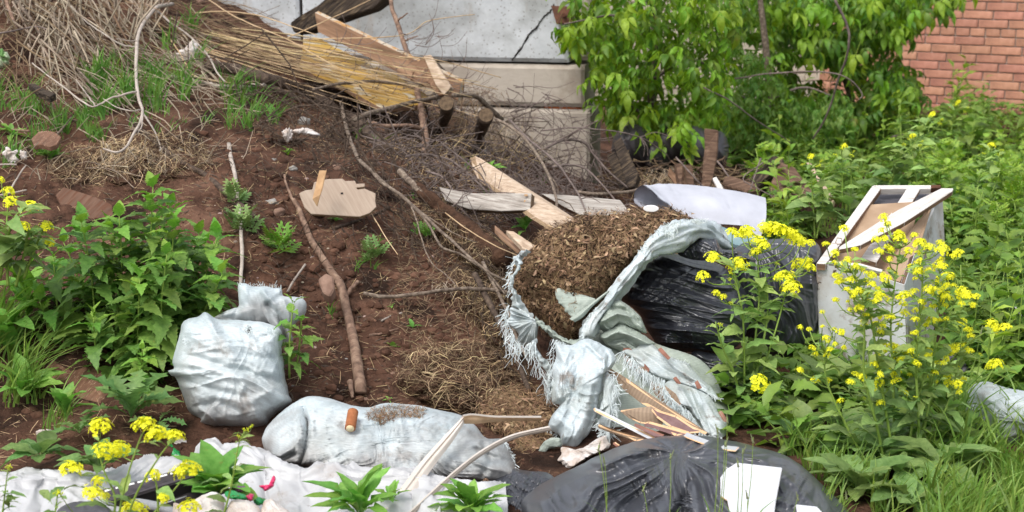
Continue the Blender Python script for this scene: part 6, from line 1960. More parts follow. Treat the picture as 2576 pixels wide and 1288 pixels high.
def frame(direction, up=(0, 0, 1), roll=0.0):
    y = np.asarray(direction, float)
    y = y / (np.linalg.norm(y) + 1e-9)
    x = np.cross(y, up)
    if np.linalg.norm(x) < 1e-3:
        x = np.array([1.0, 0, 0])
    x /= np.linalg.norm(x)
    z = np.cross(x, y)
    c, s = math.cos(roll), math.sin(roll)
    return np.stack([x * c + z * s, y, z * c - x * s], 1)      # columns


def put_leaf(root, kind, m, base, direction, size, rs, name='leaf', roll=None, wide=1.0):
    me = leafmesh(kind, m)
    o = bpy.data.objects.new(name, me[rs.randint(len(me))])
    COL.objects.link(o)
    o.parent = root
    A = frame(direction, roll=rs.uniform(-.35, .35) if roll is None else roll) * size
    A[:, 0] *= wide
    Mx = Matrix(((A[0, 0], A[0, 1], A[0, 2], 0), (A[1, 0], A[1, 1], A[1, 2], 0), (A[2, 0], A[2, 1], A[2, 2], 0), (0, 0, 0, 1)))
    o.matrix_basis = Matrix.Translation(Vector(base) - root.location) @ Mx
    return o


def add_leaf(g, kind, base, direction, size, rs, m=0, wide=1.0, up=(0, 0, 1)):
    v, q = leafnp(kind, rs.randint(3))
    A = frame(direction, up=up, roll=rs.uniform(-.4, .4)) * size
    A[:, 0] *= wide
    g.add(v @ A.T + np.asarray(base), q, None, m)


def stem_curve(base, top, bend, n=10, rs=None):
    base, top = np.asarray(base, float), np.asarray(top, float)
    t = np.linspace(0, 1, n)[:, None]
    return base * (1 - t) + top * t + np.asarray(bend) * np.sin(t * math.pi)


# ------------------------------------------------------------------ nettles
def nettle(label, stems, leafpx, m='nettle', group=None, every=17, name='nettle', dlift=0.0, young=3):
    """stems: (base x, base y, top x, top y); leaves in crossed pairs, the top ones smaller and paler"""
    rs = np.random.RandomState(len(label) * 3 + int(stems[0][0]))
    b0 = stems[0]
    d0 = float(Gd(b0[0], b0[1])) - dlift
    root = empty(name, P(b0[0], b0[1], d0), label, 'nettle', group)
    for bx, by, tx, ty in stems:
        d = float(Gd(bx, by)) - dlift
        b, tp = P(bx, by, d), P(tx, ty, d - rs.uniform(-.05, .12))
        L = np.linalg.norm(tp - b)
        c = stem_curve(b, tp, (rs.uniform(-.04, .04) * L, rs.uniform(-.03, .05), 0), 12)
        g = Geo()
        tube(g, c, (.0042, .002), 6)
        g.build('stem', M['stemgreen'], root)
        nn_ = max(4, int(L * F / d / every))
        for k in range(nn_):
            t = .12 + .86 * k / (nn_ - 1)
            i = t * 11
            p = c[int(i)] * (1 - i % 1) + c[min(11, int(i) + 1)] * (i % 1)
            sz = leafpx * d / F * (.95 if t < .6 else .95 - 1.05 * (t - .6)) * rs.uniform(.8, 1.15)
            sz = max(sz, leafpx * .3 * d / F)
            a = (k % 2) * math.pi / 2 + rs.uniform(-.35, .35) + .4
            for s in (0, math.pi):
                el = .3 - .35 * (1 - t) + rs.uniform(-.25, .25) + (.9 if k == nn_ - 1 else .25 * (t > .8))
                dr = np.array([math.cos(a + s) * math.cos(el), math.sin(a + s) * math.cos(el) * .9, math.sin(el)])
                put_leaf(root, 'nettle', 'nettle_young' if k >= nn_ - young else m, p, dr, sz, rs)
    return root


nettle('tallest nettle in the left clump with pale young tip leaves', [(375, 900, 385, 470), (430, 900, 440, 560)], 120)
nettle('nettle at the left of the clump over the old board', [(240, 900, 205, 560), (290, 880, 300, 545)], 114)
nettle('nettle in front of the clump beside the upright sack', [(410, 960, 420, 640), (345, 985, 352, 700)], 105)
nettle('nettle leaning right over the upright sack', [(460, 850, 545, 600), (480, 870, 560, 690)], 114)
nettle('nettle behind the clump near the mugwort', [(460, 780, 520, 610)], 85)
nettle('nettle in the dark middle of the clump', [(300, 930, 260, 690), (330, 960, 400, 800)], 88)
nettle('nettle with broad leaves at the left edge of the clump', [(150, 840, 135, 650), (120, 880, 100, 760)], 103)
nettle('small nettle standing between the upright sack and the bare slope', [(728, 950, 738, 765), (745, 930, 758, 810)], 66, dlift=.22, every=22)
nettle('broad row of nettles along the back of the clump', [(300, 800, 268, 565), (400, 790, 430, 520), (500, 800, 500, 590), (220, 800, 160, 610)], 100)
nettle('nettle at the back of the clump with pale tips', [(420, 800, 395, 560), (340, 800, 330, 600)], 92)
nettle('nettle low in the front middle of the clump', [(250, 960, 235, 800), (380, 970, 370, 860)], 84)
nettle('young nettle with light green tips at the foot of the clump', [(350, 1000, 358, 880)], 56, m='nettle_young')

# ------------------------------------------------------------------ flowers
FLOWERM = []
for s in range(5):
    rs_ = np.random.RandomState(s)
    g = Geo()
    nfl = 36
    for k in range(nfl):
        u = (k + .5) / nfl
        th = math.acos(1 - u * 1.55)
        ph = k * 2.4 + rs_.rand()
        r = 1.0
        c = np.array([math.sin(th) * math.cos(ph), math.sin(th) * math.sin(ph), math.cos(th) * .8]) * rs_.uniform(.55, 1.2)
        ax = c / np.linalg.norm(c) + np.array([0, 0, .5])
        Fm = frame(ax, up=(.3, .1, 1), roll=rs_.rand() * 6)
        R_ = rs_.uniform(.28, .38)
        for j in range(4):
            a = j * math.pi / 2 + rs_.rand() * .3
            dx = np.array([math.cos(a), 0, math.sin(a)])
            sx = np.array([-math.sin(a), 0, math.cos(a)])
            pts = [np.zeros(3), dx * R_ * .6 - sx * R_ * .42 + [0, .04, 0], dx * R_ * 1.05 + [0, .02, 0], dx * R_ * .6 + sx * R_ * .42 + [0, .04, 0]]
            g.add(np.array(pts) @ Fm.T + c, [(0, 1, 2, 3)])
        # pedicel
        g.add(np.array([c, c + [.02, 0, 0], [.02, 0, -.5], [0, 0, -.5]]), [(0, 1, 2, 3)], None, 1)
    for k in range(8):
        a, b = rs_.rand() * 6.28, rs_.rand() * .3
        v, f = lump_template(k, 0)
        g.add(v * .07 + [math.cos(a) * b, math.sin(a) * b, .72 + rs_.rand() * .1], None, f, 1)
    FLOWERM.append(g.mesh('flower_cluster', [M['flower'], M['bud']], smooth=False))
BUDM = []
for s in range(2):
    rs_ = np.random.RandomState(s + 60)
    g = Geo()
    for k in range(18):
        c = rs_.randn(3) * [.35, .35, .22]
        v, f = lump_template(k % 5, 0)
        g.add(v * .14 * [1, 1, 1.5] + c, None, f, 1)
    for k in range(6):
        c = rs_.randn(3) * [.35, .35, .15] + [0, 0, .2]
        v, f = lump_template(k % 5, 0)
        g.add(v * .12 + c, None, f, 0)
    BUDM.append(g.mesh('bud_cluster', [M['flower'], M['bud']], smooth=False))


def put_cluster(root, p, r, rs, bud=False):
    me = BUDM[rs.randint(2)] if bud else FLOWERM[rs.randint(5)]
    o = bpy.data.objects.new('bud_cluster' if bud else 'flower_cluster', me)
    COL.objects.link(o)
    o.parent = root
    o.location = Vector(p) - root.location
    o.rotation_euler = (rs.uniform(-.25, .5), rs.uniform(-.4, .4), rs.rand() * 6.28)
    r *= 1.0 if bud else 1.25
    o.scale = (r * rs.uniform(.85, 1.15), r * rs.uniform(.85, 1.15), r * rs.uniform(.8, 1.1))
    return o


def mustard(label, base, stems, clusters, d, leaves=(), upleaf=3, lower=0, lowsize=150, upsize=62, r0=.0055, group='yellow flowering mustard plants', spread=.16, lw=1.0, lowm='mustard_leaf', lowkind='dock', dense=False):
    """stems: list of point lists on the grid; clusters: (x, y, r[, bud]) joined to the nearest stem below them"""
    rs = np.random.RandomState(int(base[0]) + 1)
    root = empty('mustard_plant', P(base[0], base[1], d), label, 'flowering plant', group)
    C = []
    for s in stems:
        dd = np.linspace(0, 1, len(s))
        off = rs.uniform(-spread, spread)
        pts = [(x, y, d + off * t) for (x, y), t in zip(s, dd)]
        c = crom(pts, 26)
        c3 = P(c[:, 0], c[:, 1], c[:, 2])
        g = Geo()
        tube(g, c3, (r0, r0 * .4), 6)
        g.build('stem', M['stemgreen'], root)
        C.append((c, c3))
        L = np.linalg.norm(np.diff(c3, axis=0), axis=1).sum()
        n_ = int(L / .042 * upleaf / 3)
        for k in range(n_):
            i = rs.randint(2, 24)
            t = i / 25
            a = rs.rand() * 6.28
            el = rs.uniform(.05, .75)
            put_leaf(root, 'lance' if rs.rand() < .85 else 'ovate', 'mustard_upper' if t > .35 else 'mustard_leaf', c3[i], (math.cos(a), math.sin(a) * .8, el), upsize * d / F * rs.uniform(.7, 1.3) * (1.35 - .85 * t), rs, roll=rs.uniform(-.6, .6), wide=1.25)
    for cl in clusters:
        x, y, r = cl[:3]
        best = None
        for c, c3 in C:
            dist = np.hypot(c[:, 0] - x, (c[:, 1] - y)) + 900 * (c[:, 1] < y + 18) + .6 * np.abs((c[:, 1] - y) - np.maximum(40, np.abs(c[:, 0] - x) * .8))
            j = int(np.argmin(dist))
            if best is None or dist[j] < best[0]:
                best = (dist[j], c[j], c3[j])
        _, cj, p0 = best
        dc = cj[2] + rs.uniform(-.10, .10)
        p1 = P(x, y + r * .3, dc)
        mid = (p0 + p1) / 2 + np.array([(p1[0] - p0[0]) * .18, 0, -.12 * abs(p1[0] - p0[0])])
        g = Geo()
        tube(g, crom([p0, mid, p1], 9), (r0 * .42, r0 * .28), 5)
        g.build('branch', M['stemgreen'], root)
        if rs.rand() < .6:
            a = rs.rand() * 6.28
            put_leaf(root, 'lance', 'mustard_upper', (p0 + mid) / 2, (math.cos(a), math.sin(a) * .8, .5), upsize * .6 * d / F, rs, wide=1.2)
        put_cluster(root, p1, r * 1.0 * dc / F, rs, len(cl) > 3)
        if r > 11 and len(cl) == 3 and dense:
            for _ in range(3 if r > 20 else 1):
                a = rs.rand() * 6.28
                put_cluster(root, p1 + np.array([math.cos(a), rs.uniform(-.5, .5), -.35 + .9 * math.sin(a)]) * r * 1.45 * dc / F, r * .5 * dc / F, rs)
    for k in range(lower):
        a = 6.28 * k / lower + rs.uniform(-.3, .3)
        el = rs.uniform(.05, .9)
        z = rs.uniform(0, .12)
        put_leaf(root, lowkind, lowm, np.array(P(base[0], base[1], d)) + [rs.uniform(-.03, .03), 0, z], (math.cos(a), math.sin(a) * .7, el), lowsize * d / F * rs.uniform(.65, 1.15), rs, roll=rs.uniform(-.5, .5), wide=lw)
    return root


T8 = zone(1932, 644, .5)
big = [(150, 340), (470, 260), (545, 425)]
cl_all = [tuple(p) for p in ZA((480, 235, 26), (255, 300, 24), (150, 390, 20), (315, 420, 24), (435, 365, 24), (570, 345, 38), (690, 385, 34), (740, 405, 28), (815, 415, 38), (905, 440, 28), (200, 440, 22), (275, 480, 24), (320, 520, 24), (455, 430, 28), (520, 420, 26),
                             (620, 430, 28), (680, 500, 30), (680, 545, 30), (800, 510, 34), (840, 570, 36), (260, 545, 22), (230, 600, 22), (310, 590, 26), (375, 600, 22), (415, 620, 24), (475, 570, 22), (540, 560, 20), (360, 665, 26), (465, 680, 36), (440, 710, 24), (600, 680, 34), (650, 660, 26),
                             (740, 650, 34), (785, 610, 24), (835, 690, 36), (930, 660, 42), (950, 680, 34), (205, 710, 22), (340, 755, 28), (390, 800, 28), (590, 730, 28), (600, 780, 26), (660, 820, 24), (760, 820, 34), (840, 820, 16), (235, 890, 28), (150, 930, 28), (930, 835, 24), (965, 880, 26),
                             (430, 850, 20), (460, 890, 22), (525, 975, 32), (620, 1005, 28), (515, 1060, 26), (740, 1005, 24), (880, 985, 36), (940, 995, 34), (90, 1020, 20), (160, 1170, 22), (320, 1135, 20), (290, 1180, 22), (450, 1175, 30), (540, 1130, 16), (820, 1070, 16), (905, 1185, 32), (660, 1265, 22, 1),
                             (370, 1275, 14, 1), (755, 1140, 15, 1), (128, 780, 16), (275, 720, 12), (535, 1180, 16), (570, 850, 18), (500, 610, 16))]
zc = lambda *p: [(x, y) for x, y in ZA(*p)]
_x = np.random.RandomState(9)
for _k in range(125):
    _c = cl_all[_x.randint(len(cl_all))]
    cl_all.append((_c[0] + _x.uniform(-50, 44), _c[1] + _x.uniform(-30, 60), _x.uniform(14, 25)))
mustard('largest mustard plant with a wide crown of yellow flowers at right', (2255, 1255), [
    zc((560, 1870), (540, 1500), (535, 1150), (520, 900), (540, 650), (575, 420)), zc((640, 1870), (680, 1500), (665, 1100), (680, 880), (700, 650), (700, 450)), zc((600, 1870), (640, 1450), (700, 1200), (800, 950), (880, 740)),
    zc((520, 1870), (450, 1480), (370, 1150), (370, 900), (360, 700)), zc((500, 1850), (300, 1500), (160, 1200), (140, 1020)), zc((620, 1850), (760, 1500), (860, 1280), (900, 1100), (930, 900)), zc((580, 1860), (500, 1400), (450, 1100), (400, 800), (300, 560)), zc((640, 1800), (740, 1300), (770, 1000), (800, 700), (800, 560))],
    [(x, y, r * .4395 * .86, *b) for x, y, r, *b in cl_all], 5.0, upleaf=5, lower=40, lowsize=200, upsize=74, dense=True)
mustard('two long side shoots with small yellow heads reaching right from the large mustard', (2330, 1150), [[(2290, 1180), (2360, 1090), (2420, 1000), (2455, 960)], [(2300, 1150), (2360, 960), (2430, 870), (2490, 830)]],
        [(2497, 814, 17), (2528, 819, 11), (2502, 912, 17), (2466, 890, 8, 1), (2440, 880, 8), (2396, 962, 14)], 5.2, upleaf=2, lower=4, lowsize=120)
tB = lambda *p: [(x, y) for x, y in zone(1288, 644, .5)(*p)]
mustard('mustard plant in front of the big black bag with scattered small yellow heads', (1880, 1110), [
    [(1868, 1100), (1872, 990), (1872, 900), (1868, 790), (1850, 700), (1845, 650)], [(1880, 1100), (1895, 980), (1900, 860), (1910, 740), (1905, 640)], [(1878, 1100), (1900, 1000), (1930, 900), (1960, 800), (1985, 700)], [(1870, 1050), (1850, 950), (1820, 880), (1800, 810)], [(1890, 1000), (1930, 800), (1925, 690)],
    [(1872, 1080), (1905, 1010), (1915, 960)]],
    [(1855, 660, 20), (1862, 586, 13), (1880, 578, 18), (1842, 580, 10), (1905, 600, 17), (1920, 612, 15), (1940, 568, 18), (1960, 575, 18), (1985, 580, 16), (1928, 566, 14), (1900, 630, 11), (1996, 590, 15), (2018, 603, 13), (2040, 608, 9), (1795, 642, 15), (1768, 690, 13), (1802, 735, 10), (1820, 744, 8), (1836, 700, 7, 1), (1862, 664, 11), (1838, 760, 8, 1), (1812, 814, 9, 1),
     (1912, 956, 19), (1938, 985, 11), (1916, 975, 8, 1), (1975, 690, 20), (1990, 715, 20), (2010, 660, 16), (2030, 652, 13), (2006, 600, 14), (1955, 660, 10, 1), (2000, 740, 11, 1), (2040, 670, 11), (1960, 700, 11, 1)],
    5.55, upleaf=7, lower=16, lowsize=150, upsize=72)
mustard('small mustard spray in the lower left in front of the white sheet', (300, 1330), [
    [(290, 1360), (300, 1290), (320, 1200), (350, 1110), (362, 1085)], [(320, 1380), (380, 1300), (440, 1230), (470, 1190)], [(270, 1360), (290, 1260), (260, 1180), (245, 1120)], [(300, 1370), (340, 1250), (400, 1150), (437, 1105)], [(400, 1330), (395, 1230), (386, 1200)]],
    [(252, 1066, 23), (362, 1060, 22), (392, 1086, 22), (438, 1090, 20), (262, 1126, 24), (302, 1120, 20), (178, 1172, 24), (468, 1174, 27), (386, 1190, 15), (246, 1206, 14), (235, 1232, 21), (265, 1245, 10), (410, 1248, 12), (336, 1274, 26), (474, 1268, 23), (148, 1236, 15, 1), (290, 1130, 11), (252, 1140, 10)],
    4.05, upleaf=1.5, lower=4, lowsize=90, upsize=60, spread=.06, r0=.0035)
mustard('leafy mustard shoot without open flowers in front of the long sack end', (560, 1300), [[(552, 1330), (575, 1250), (590, 1180), (600, 1120), (615, 1085)]], [(618, 1078, 12, 1), (632, 1070, 9, 1), (600, 1096, 8, 1)], 4.2, upleaf=7, lower=2, lowsize=70, upsize=44, spread=.02, r0=.003)
mustard('mustard shoots with a few yellow heads at the left edge', (30, 700), [[(40, 720), (60, 640), (75, 560)], [(20, 720), (15, 600), (20, 520)], [(0, 700), (30, 560), (70, 520)], [(60, 700), (90, 620), (110, 575)]],
        [(20, 477, 12), (26, 502, 14), (76, 515, 16), (60, 566, 13), (115, 565, 13), (2, 450, 8), (124, 606, 11), (50, 560, 8)], 5.6, upleaf=4, lower=12, lowsize=120, upsize=90)
mustard('pale mustard shoot at the bottom left corner', (130, 1330), [[(130, 1340), (140, 1280), (145, 1240)]], [(146, 1234, 10, 1)], 4.1, upleaf=6, lower=6, lowsize=70, upsize=40, spread=.02, r0=.003)
mustard('green shoot at the very left of the bottom corner', (0, 1330), [[(0, 1340), (10, 1260), (20, 1180)]], [(22, 1172, 12, 1)], 4.1, upleaf=6, lower=4, lowsize=70, upsize=44, spread=.02, r0=.003)
for lab, x, y, tx, ty, d in [('budding mustard with one yellow tip left of the drawer unit', 2120, 580, 2118, 375, 7.6), ('budding mustard behind the drawer unit, tallest of the three', 2240, 470, 2340, 295, 8.4), ('budding mustard just left of the white drawer frame', 2050, 560, 2036, 400, 7.4),
                             ('budding mustard with two heads against the brick wall foot', 2370, 420, 2405, 265, 11.5), ('leafy budding mustard at the right in front of the brick wall', 2500, 520, 2490, 372, 8.6), ('budding mustard right of the drawer unit', 2330, 620, 2290, 350, 8.2)]:
    mustard(lab, (x, y), [[(x, y + 40), ((x + tx) / 2, (y + ty) / 2), (tx, ty)], [(x + 4, y + 40), (x + 20, (y + ty) / 2 + 20), (tx + 22, ty + 20)]],
            [(tx, ty - 4, 8, 1), (tx + 6, ty - 10, 7), (tx + 24, ty + 14, 8, 1), (tx - 16, ty + 12, 7, 1), (tx + 30, ty + 4, 6, 1)], d, upleaf=6, lower=6, lowsize=70, upsize=62, spread=.05, r0=.005)

# ------------------------------------------------------------------ rosettes and small plants


def rosette(name, label, x, y, n, size, kind, m, d=None, el=(.3, 1.1), cat='plant', wide=1.0, group=None, zr=0.0):
    d = float(Gd(x, y)) - .01 if d is None else d
    rs = np.random.RandomState(int(x * 7 + y))
    b = P(x, y, d)
    root = empty(name, b, label, cat, group)
    for k in range(n):
        a = 6.283 * k / n + rs.uniform(-.3, .3)
        e = rs.uniform(*el)
        put_leaf(root, kind, m, b + np.array([0, 0, rs.uniform(0, zr)]), (math.cos(a) * math.cos(e), math.sin(a) * math.cos(e) * .8, math.sin(e)), size * d / F * rs.uniform(.7, 1.15), rs, wide=wide)
    return root


rosette('dock_rosette', 'bright green rosette of upright leaves at the bottom below the long sack', 905, 1300, 22, 150, 'dock', 'dock', 4.45, (.45, 1.35), wide=.8)
rosette('dock_rosette', 'bright green rosette between the two plastic profiles near the bottom', 985, 1262, 9, 60, 'dock', 'dock', 4.6, (.5, 1.3), wide=.9)
rosette('dock_rosette', 'bright green rosette right of the thinner profile at the bottom', 1185, 1300, 20, 125, 'dock', 'dock', 4.5, (.3, 1.2), wide=1.05)
rosette('dock_rosette', 'broad leaved green plant growing through the white sheet near the dark strip', 545, 1250, 26, 135, 'dock', 'dock', 4.45, (.4, 1.35), wide=1.3)
rosette('dock_rosette', 'grey green rosette left of the dark strip behind the yellow flowers', 250, 1180, 14, 110, 'dock', 'dandelion', 4.7, (.2, 1.2), wide=1.1)
rosette('dock_rosette', 'low dark green rosette near the pinkish scrap', 100, 1150, 11, 100, 'dock', 'dandelion', 4.85, (.1, .8), wide=1.4)
rosette('dandelion_plant', 'thistle like plant with long toothed leaves left of the upright sack', 330, 1050, 11, 150, 'lobed', 'dandelion', 5.2, (.25, 1.2))
rosette('dandelion_plant', 'toothed leaf weed beside the long leaf at the sack foot', 400, 1062, 5, 90, 'lobed', 'dandelion', 5.15, (.0, .7))
rosette('dandelion_plant', 'low toothed rosette in the lower left soil', 200, 1090, 9, 90, 'lobed', 'dandelion', 5.1, (.1, .9))
rosette('broadleaf_weed', 'upright green weed in front of the old brown board', 165, 1050, 9, 110, 'dock', 'dock', 5.2, (.7, 1.4))
rosette('mugwort', 'mugwort sprig with feathery leaves above the nettles', 605, 590, 12, 62, 'mugwort', 'mustard_leaf', None, (.1, 1.2), zr=.08, wide=1.3)
rosette('mugwort', 'feathery mugwort above the nettle clump right of the first sprig', 590, 520, 10, 48, 'mugwort', 'mustard_leaf', None, (.3, 1.3), zr=.05, wide=1.3)
rosette('mugwort', 'light green mugwort on the soil beside the peeled branch', 700, 640, 14, 62, 'mugwort', 'nettle_young', None, (.1, 1.2), zr=.05, wide=1.3)
rosette('mugwort', 'faint green mugwort on the slope left of the grey stick', 940, 660, 12, 52, 'mugwort', 'mustard_leaf', None, (.1, 1.1), zr=.04, wide=1.3)
rosette('mugwort', 'small mugwort by the grass under the dark root', 690, 300, 8, 32, 'mugwort', 'nettle_young', None, (.1, 1.2), zr=.03, wide=1.3)
rosette('mugwort', 'mugwort seedling by the soil covered root', 1068, 600, 8, 40, 'mugwort', 'dock', None, (.1, 1.2), zr=.02, wide=1.3)
rosette('seedling', 'tiny seedling on bare soil above the other one', 1038, 826, 3, 26, 'ovate', 'dock', None, (.3, 1.1))
rosette('seedling', 'lower of the two seedlings on bare soil', 988, 878, 4, 28, 'ovate', 'dock', None, (.3, 1.1))
rosette('seedling', 'seedling close to the end of the grey stick', 985, 772, 4, 18, 'ovate', 'dock', None, (.3, 1.1))
rosette('seedling', 'seedling at the foot of the slope behind the long sack', 980, 1010, 5, 20, 'ovate', 'dock', None, (.1, .9))
rosette('seedling', 'seedling under the chipboard panel', 845, 556, 6, 20, 'ovate', 'dock', None, (.1, 1.1))
rosette('seedling', 'pale maple seedling right of the small white stone', 725, 392, 8, 24, 'ovate', 'nettle_young', None, (.1, 1.1), zr=.03)
rosette('broadleaf_weed', 'green weed growing between the planks and the litter sack', 1322, 585, 9, 44, 'ovate', 'dock', 7.0, (.2, 1.3), zr=.03)
rosette('broadleaf_weed', 'green weed behind the upper end of the long pale plank', 1235, 440, 9, 34, 'ovate', 'nettle_young', 8.0, (.0, 1.1), zr=.05)
rosette('broadleaf_weed', 'leafy weed on the bank near the grey board', 130, 400, 9, 42, 'ovate', 'nettle_young', None, (.2, 1.1))
rosette('broadleaf_weed', 'leafy weed at the left edge of the bank', 30, 345, 10, 46, 'dock', 'dock', None, (.2, 1.2))
rosette('broadleaf_weed', 'leafy weed in the grass tuft under the stalk heap', 490, 225, 8, 36, 'mugwort', 'dock', None, (.2, 1.2))
rosette('broadleaf_weed', 'large leaved weed between the mustard plants', 2080, 1010, 13, 130, 'dock', 'mustard_leaf', 5.6, (.5, 1.35), wide=1.2)
rosette('broadleaf_weed', 'large leaved weed near the black bag foot', 1830, 1060, 10, 120, 'dock', 'mustard_leaf', 5.5, (.3, 1.2), wide=1.4)
rosette('broadleaf_weed', 'broad dark leaves in front of the largest mustard stem foot', 2160, 1240, 15, 150, 'dock', 'mustard_leaf', 4.75, (.15, 1.0), wide=1.25)
rosette('broadleaf_weed', 'broad dark leaves at the bottom edge under the largest mustard', 2290, 1275, 15, 150, 'dock', 'mustard_leaf', 4.65, (.15, 1.0), wide=1.25)
rosette('broadleaf_weed', 'long arching leaves right of the largest mustard foot', 2370, 1180, 13, 150, 'dock', 'mustard_leaf', 4.85, (.2, 1.0), wide=1.1)
rosette('broadleaf_weed', 'leafy plant hiding the foot of the white drawer unit', 2160, 1010, 16, 150, 'dock', 'mustard_upper', 5.6, (.4, 1.35), wide=1.2)
rosette('broadleaf_weed', 'leafy plant at the right lower corner of the drawer unit', 2310, 1010, 16, 150, 'dock', 'mustard_upper', 5.6, (.4, 1.35), wide=1.2)
rosette('broadleaf_weed', 'dark leaved weed right of the front rubbish bag', 2030, 1130, 12, 130, 'dock', 'mustard_leaf', 5.2, (.2, 1.1), wide=1.3)
rosette('broadleaf_weed', 'large leaf weed in the lower left behind the sheet', 60, 1000, 12, 110, 'dock', 'dock', None, (.3, 1.3))
rosette('broadleaf_weed', 'light green broad weed at the left edge', 20, 900, 14, 130, 'ovate', 'dock', None, (.4, 1.4), zr=.1)
rosette('broadleaf_weed', 'lush weed left of the nettle clump', 70, 820, 16, 120, 'dock', 'nettle_young', None, (.3, 1.4), zr=.15)
_r = rosette('broadleaf_weed', 'weed with one yellowing leaf at the foot of the largest mustard', 2225, 1235, 5, 60, 'dock', 'yellowleaf', 4.9, (.5, 1.3))

# ------------------------------------------------------------------ leafy weeds at the right, copied from a few kinds
PROTO = []
for k, (h, kind, m, ls, nst) in enumerate([(.42, 'lance', 'weed', .13, 4), (.36, 'nettle', 'weed_light', .11, 4), (.5, 'lance', 'weed_light', .14, 3), (.32, 'ovate', 'weed', .10, 5), (.4, 'mugwort', 'weed_light', .12, 5), (.38, 'nettle', 'weed', .12, 4)]):
    rs_ = np.random.RandomState(k + 21)
    gs, gl = Geo(), Geo()
    for s in range(nst):
        a = rs_.rand() * 6.28
        tip = np.array([math.cos(a) * .12, math.sin(a) * .12, h * rs_.uniform(.7, 1.1)])
        c = stem_curve((math.cos(a) * .02, math.sin(a) * .02, -.02), tip, (0, 0, .02), 8)
        tube(gs, c, (.005, .002), 5)
        for j in range(16):
            t = .15 + .85 * j / 15
            p = c[min(7, int(t * 7))]
            b = rs_.rand() * 6.28
            e = rs_.uniform(-.2, .6) + .4 * (t > .8)
            add_leaf(gl, kind, p, (math.cos(b) * math.cos(e), math.sin(b) * math.cos(e), math.sin(e)), ls * rs_.uniform(.7, 1.2) * (1.2 - .5 * t), rs_, wide=1.25)
    PROTO.append((gs.mesh('stem', M['stemgreen']), gl.mesh('foliage', M[m])))
rs_ = np.random.RandomState(77)
spots = []
zone_w = [(1930, 640), (1950, 470), (2000, 400), (2120, 330), (2350, 290), (2640, 290), (2680, 900), (2450, 1000), (2400, 900), (2390, 560), (2180, 450), (2080, 520), (2040, 640)]
cand = sample_poly(zone_w, 900, rs_)
for x, y in cand:
    d = float(Gd(x, y))
    p = P(x, y, d)
    if all((p[0] - q[0]) ** 2 + (p[1] - q[1]) ** 2 > (.21 + .03 * (d - 7)) ** 2 for q in spots):
        spots.append(p)
for (x, y) in [(1700, 330), (1760, 330), (1830, 335), (1880, 350), (1930, 360), (1980, 350), (2050, 330), (1860, 390), (1920, 410), (1980, 430), (2480, 1010), (2560, 900), (1960, 620), (1990, 580), (2000, 660), (2040, 600)]:
    spots.append(P(x, y, float(Gd(x, y))))
kinds_lab = ['slender leaved weed', 'light green nettle', 'tall pale weed', 'round leaved weed', 'feathery mugwort', 'dark green nettle']
for p in spots[:230]:
    k = rs_.choice(6, p=[.2, .2, .12, .12, .14, .22])
    qx, qy = project(p)
    where = ('along the foot of the brick wall' if qy < 350 else 'in the middle of the thicket' if qy < 480 else 'in the front of the thicket') + \
            (' under the maples' if qx < 1960 else ' left of the drawer unit' if qx < 2110 else ' behind the drawer unit' if qx < 2380 else ' right of the drawer unit' if qx < 2490 else ' at the right edge')
    root = empty('weed', (p[0], p[1], float(gz(p[0], p[1]))), kinds_lab[k] + ' ' + where, 'weed', 'weeds of the thicket at right')
    s = rs_.uniform(.65, 1.15)
    root.rotation_euler = (rs_.uniform(-.1, .1), rs_.uniform(-.1, .1), rs_.rand() * 6.28)
    root.scale = (s, s, s)
    for nm_, me in zip(('stem', 'foliage'), PROTO[k]):
        o = bpy.data.objects.new(nm_, me)
        COL.objects.link(o)
        o.parent = root
        if nm_ == 'foliage':
            o['kind'] = 'stuff'

# ------------------------------------------------------------------ grass
def grass(name, label, polys, m, seed):
    rs = np.random.RandomState(seed)
    g = Geo()
    for poly, n, hp, wp, lean in polys:
        xy = sample_poly(poly, n, rs)
        d = Gd(xy[:, 0], xy[:, 1])
        ok = d < 15
        xy, d = xy[ok], d[ok]
        n = len(d)
        b = P(xy[:, 0], xy[:, 1], d)
        b[:, 2] -= .008
        h = hp * d / F * rs.uniform(.45, 1.2, n)
        ln = rs.randn(n, 3) * [.32, .3, 0] + np.array([lean, -.1, 0])
        blades(g, b, h, ln, wp * d / F * rs.uniform(.6, 1.2, n), rs=rs, segs=6, droop=rs.rand() * .6 + .4)
    o = g.build(name, M[m])
    tag(o, label, 'grass', kind='stuff')


def clumps(poly, ncl, per, rad, hp, wp, lean, seed):
    """grass grows in tufts: many small polygons inside one"""
    rs = np.random.RandomState(seed)
    return [([(x + rad * math.cos(a), y + rad * .6 * math.sin(a)) for a in np.linspace(0, 6.28, 8)], per, hp * rs.uniform(.7, 1.25), wp, lean + rs.randn() * .15) for x, y in sample_poly(poly, ncl, rs)]


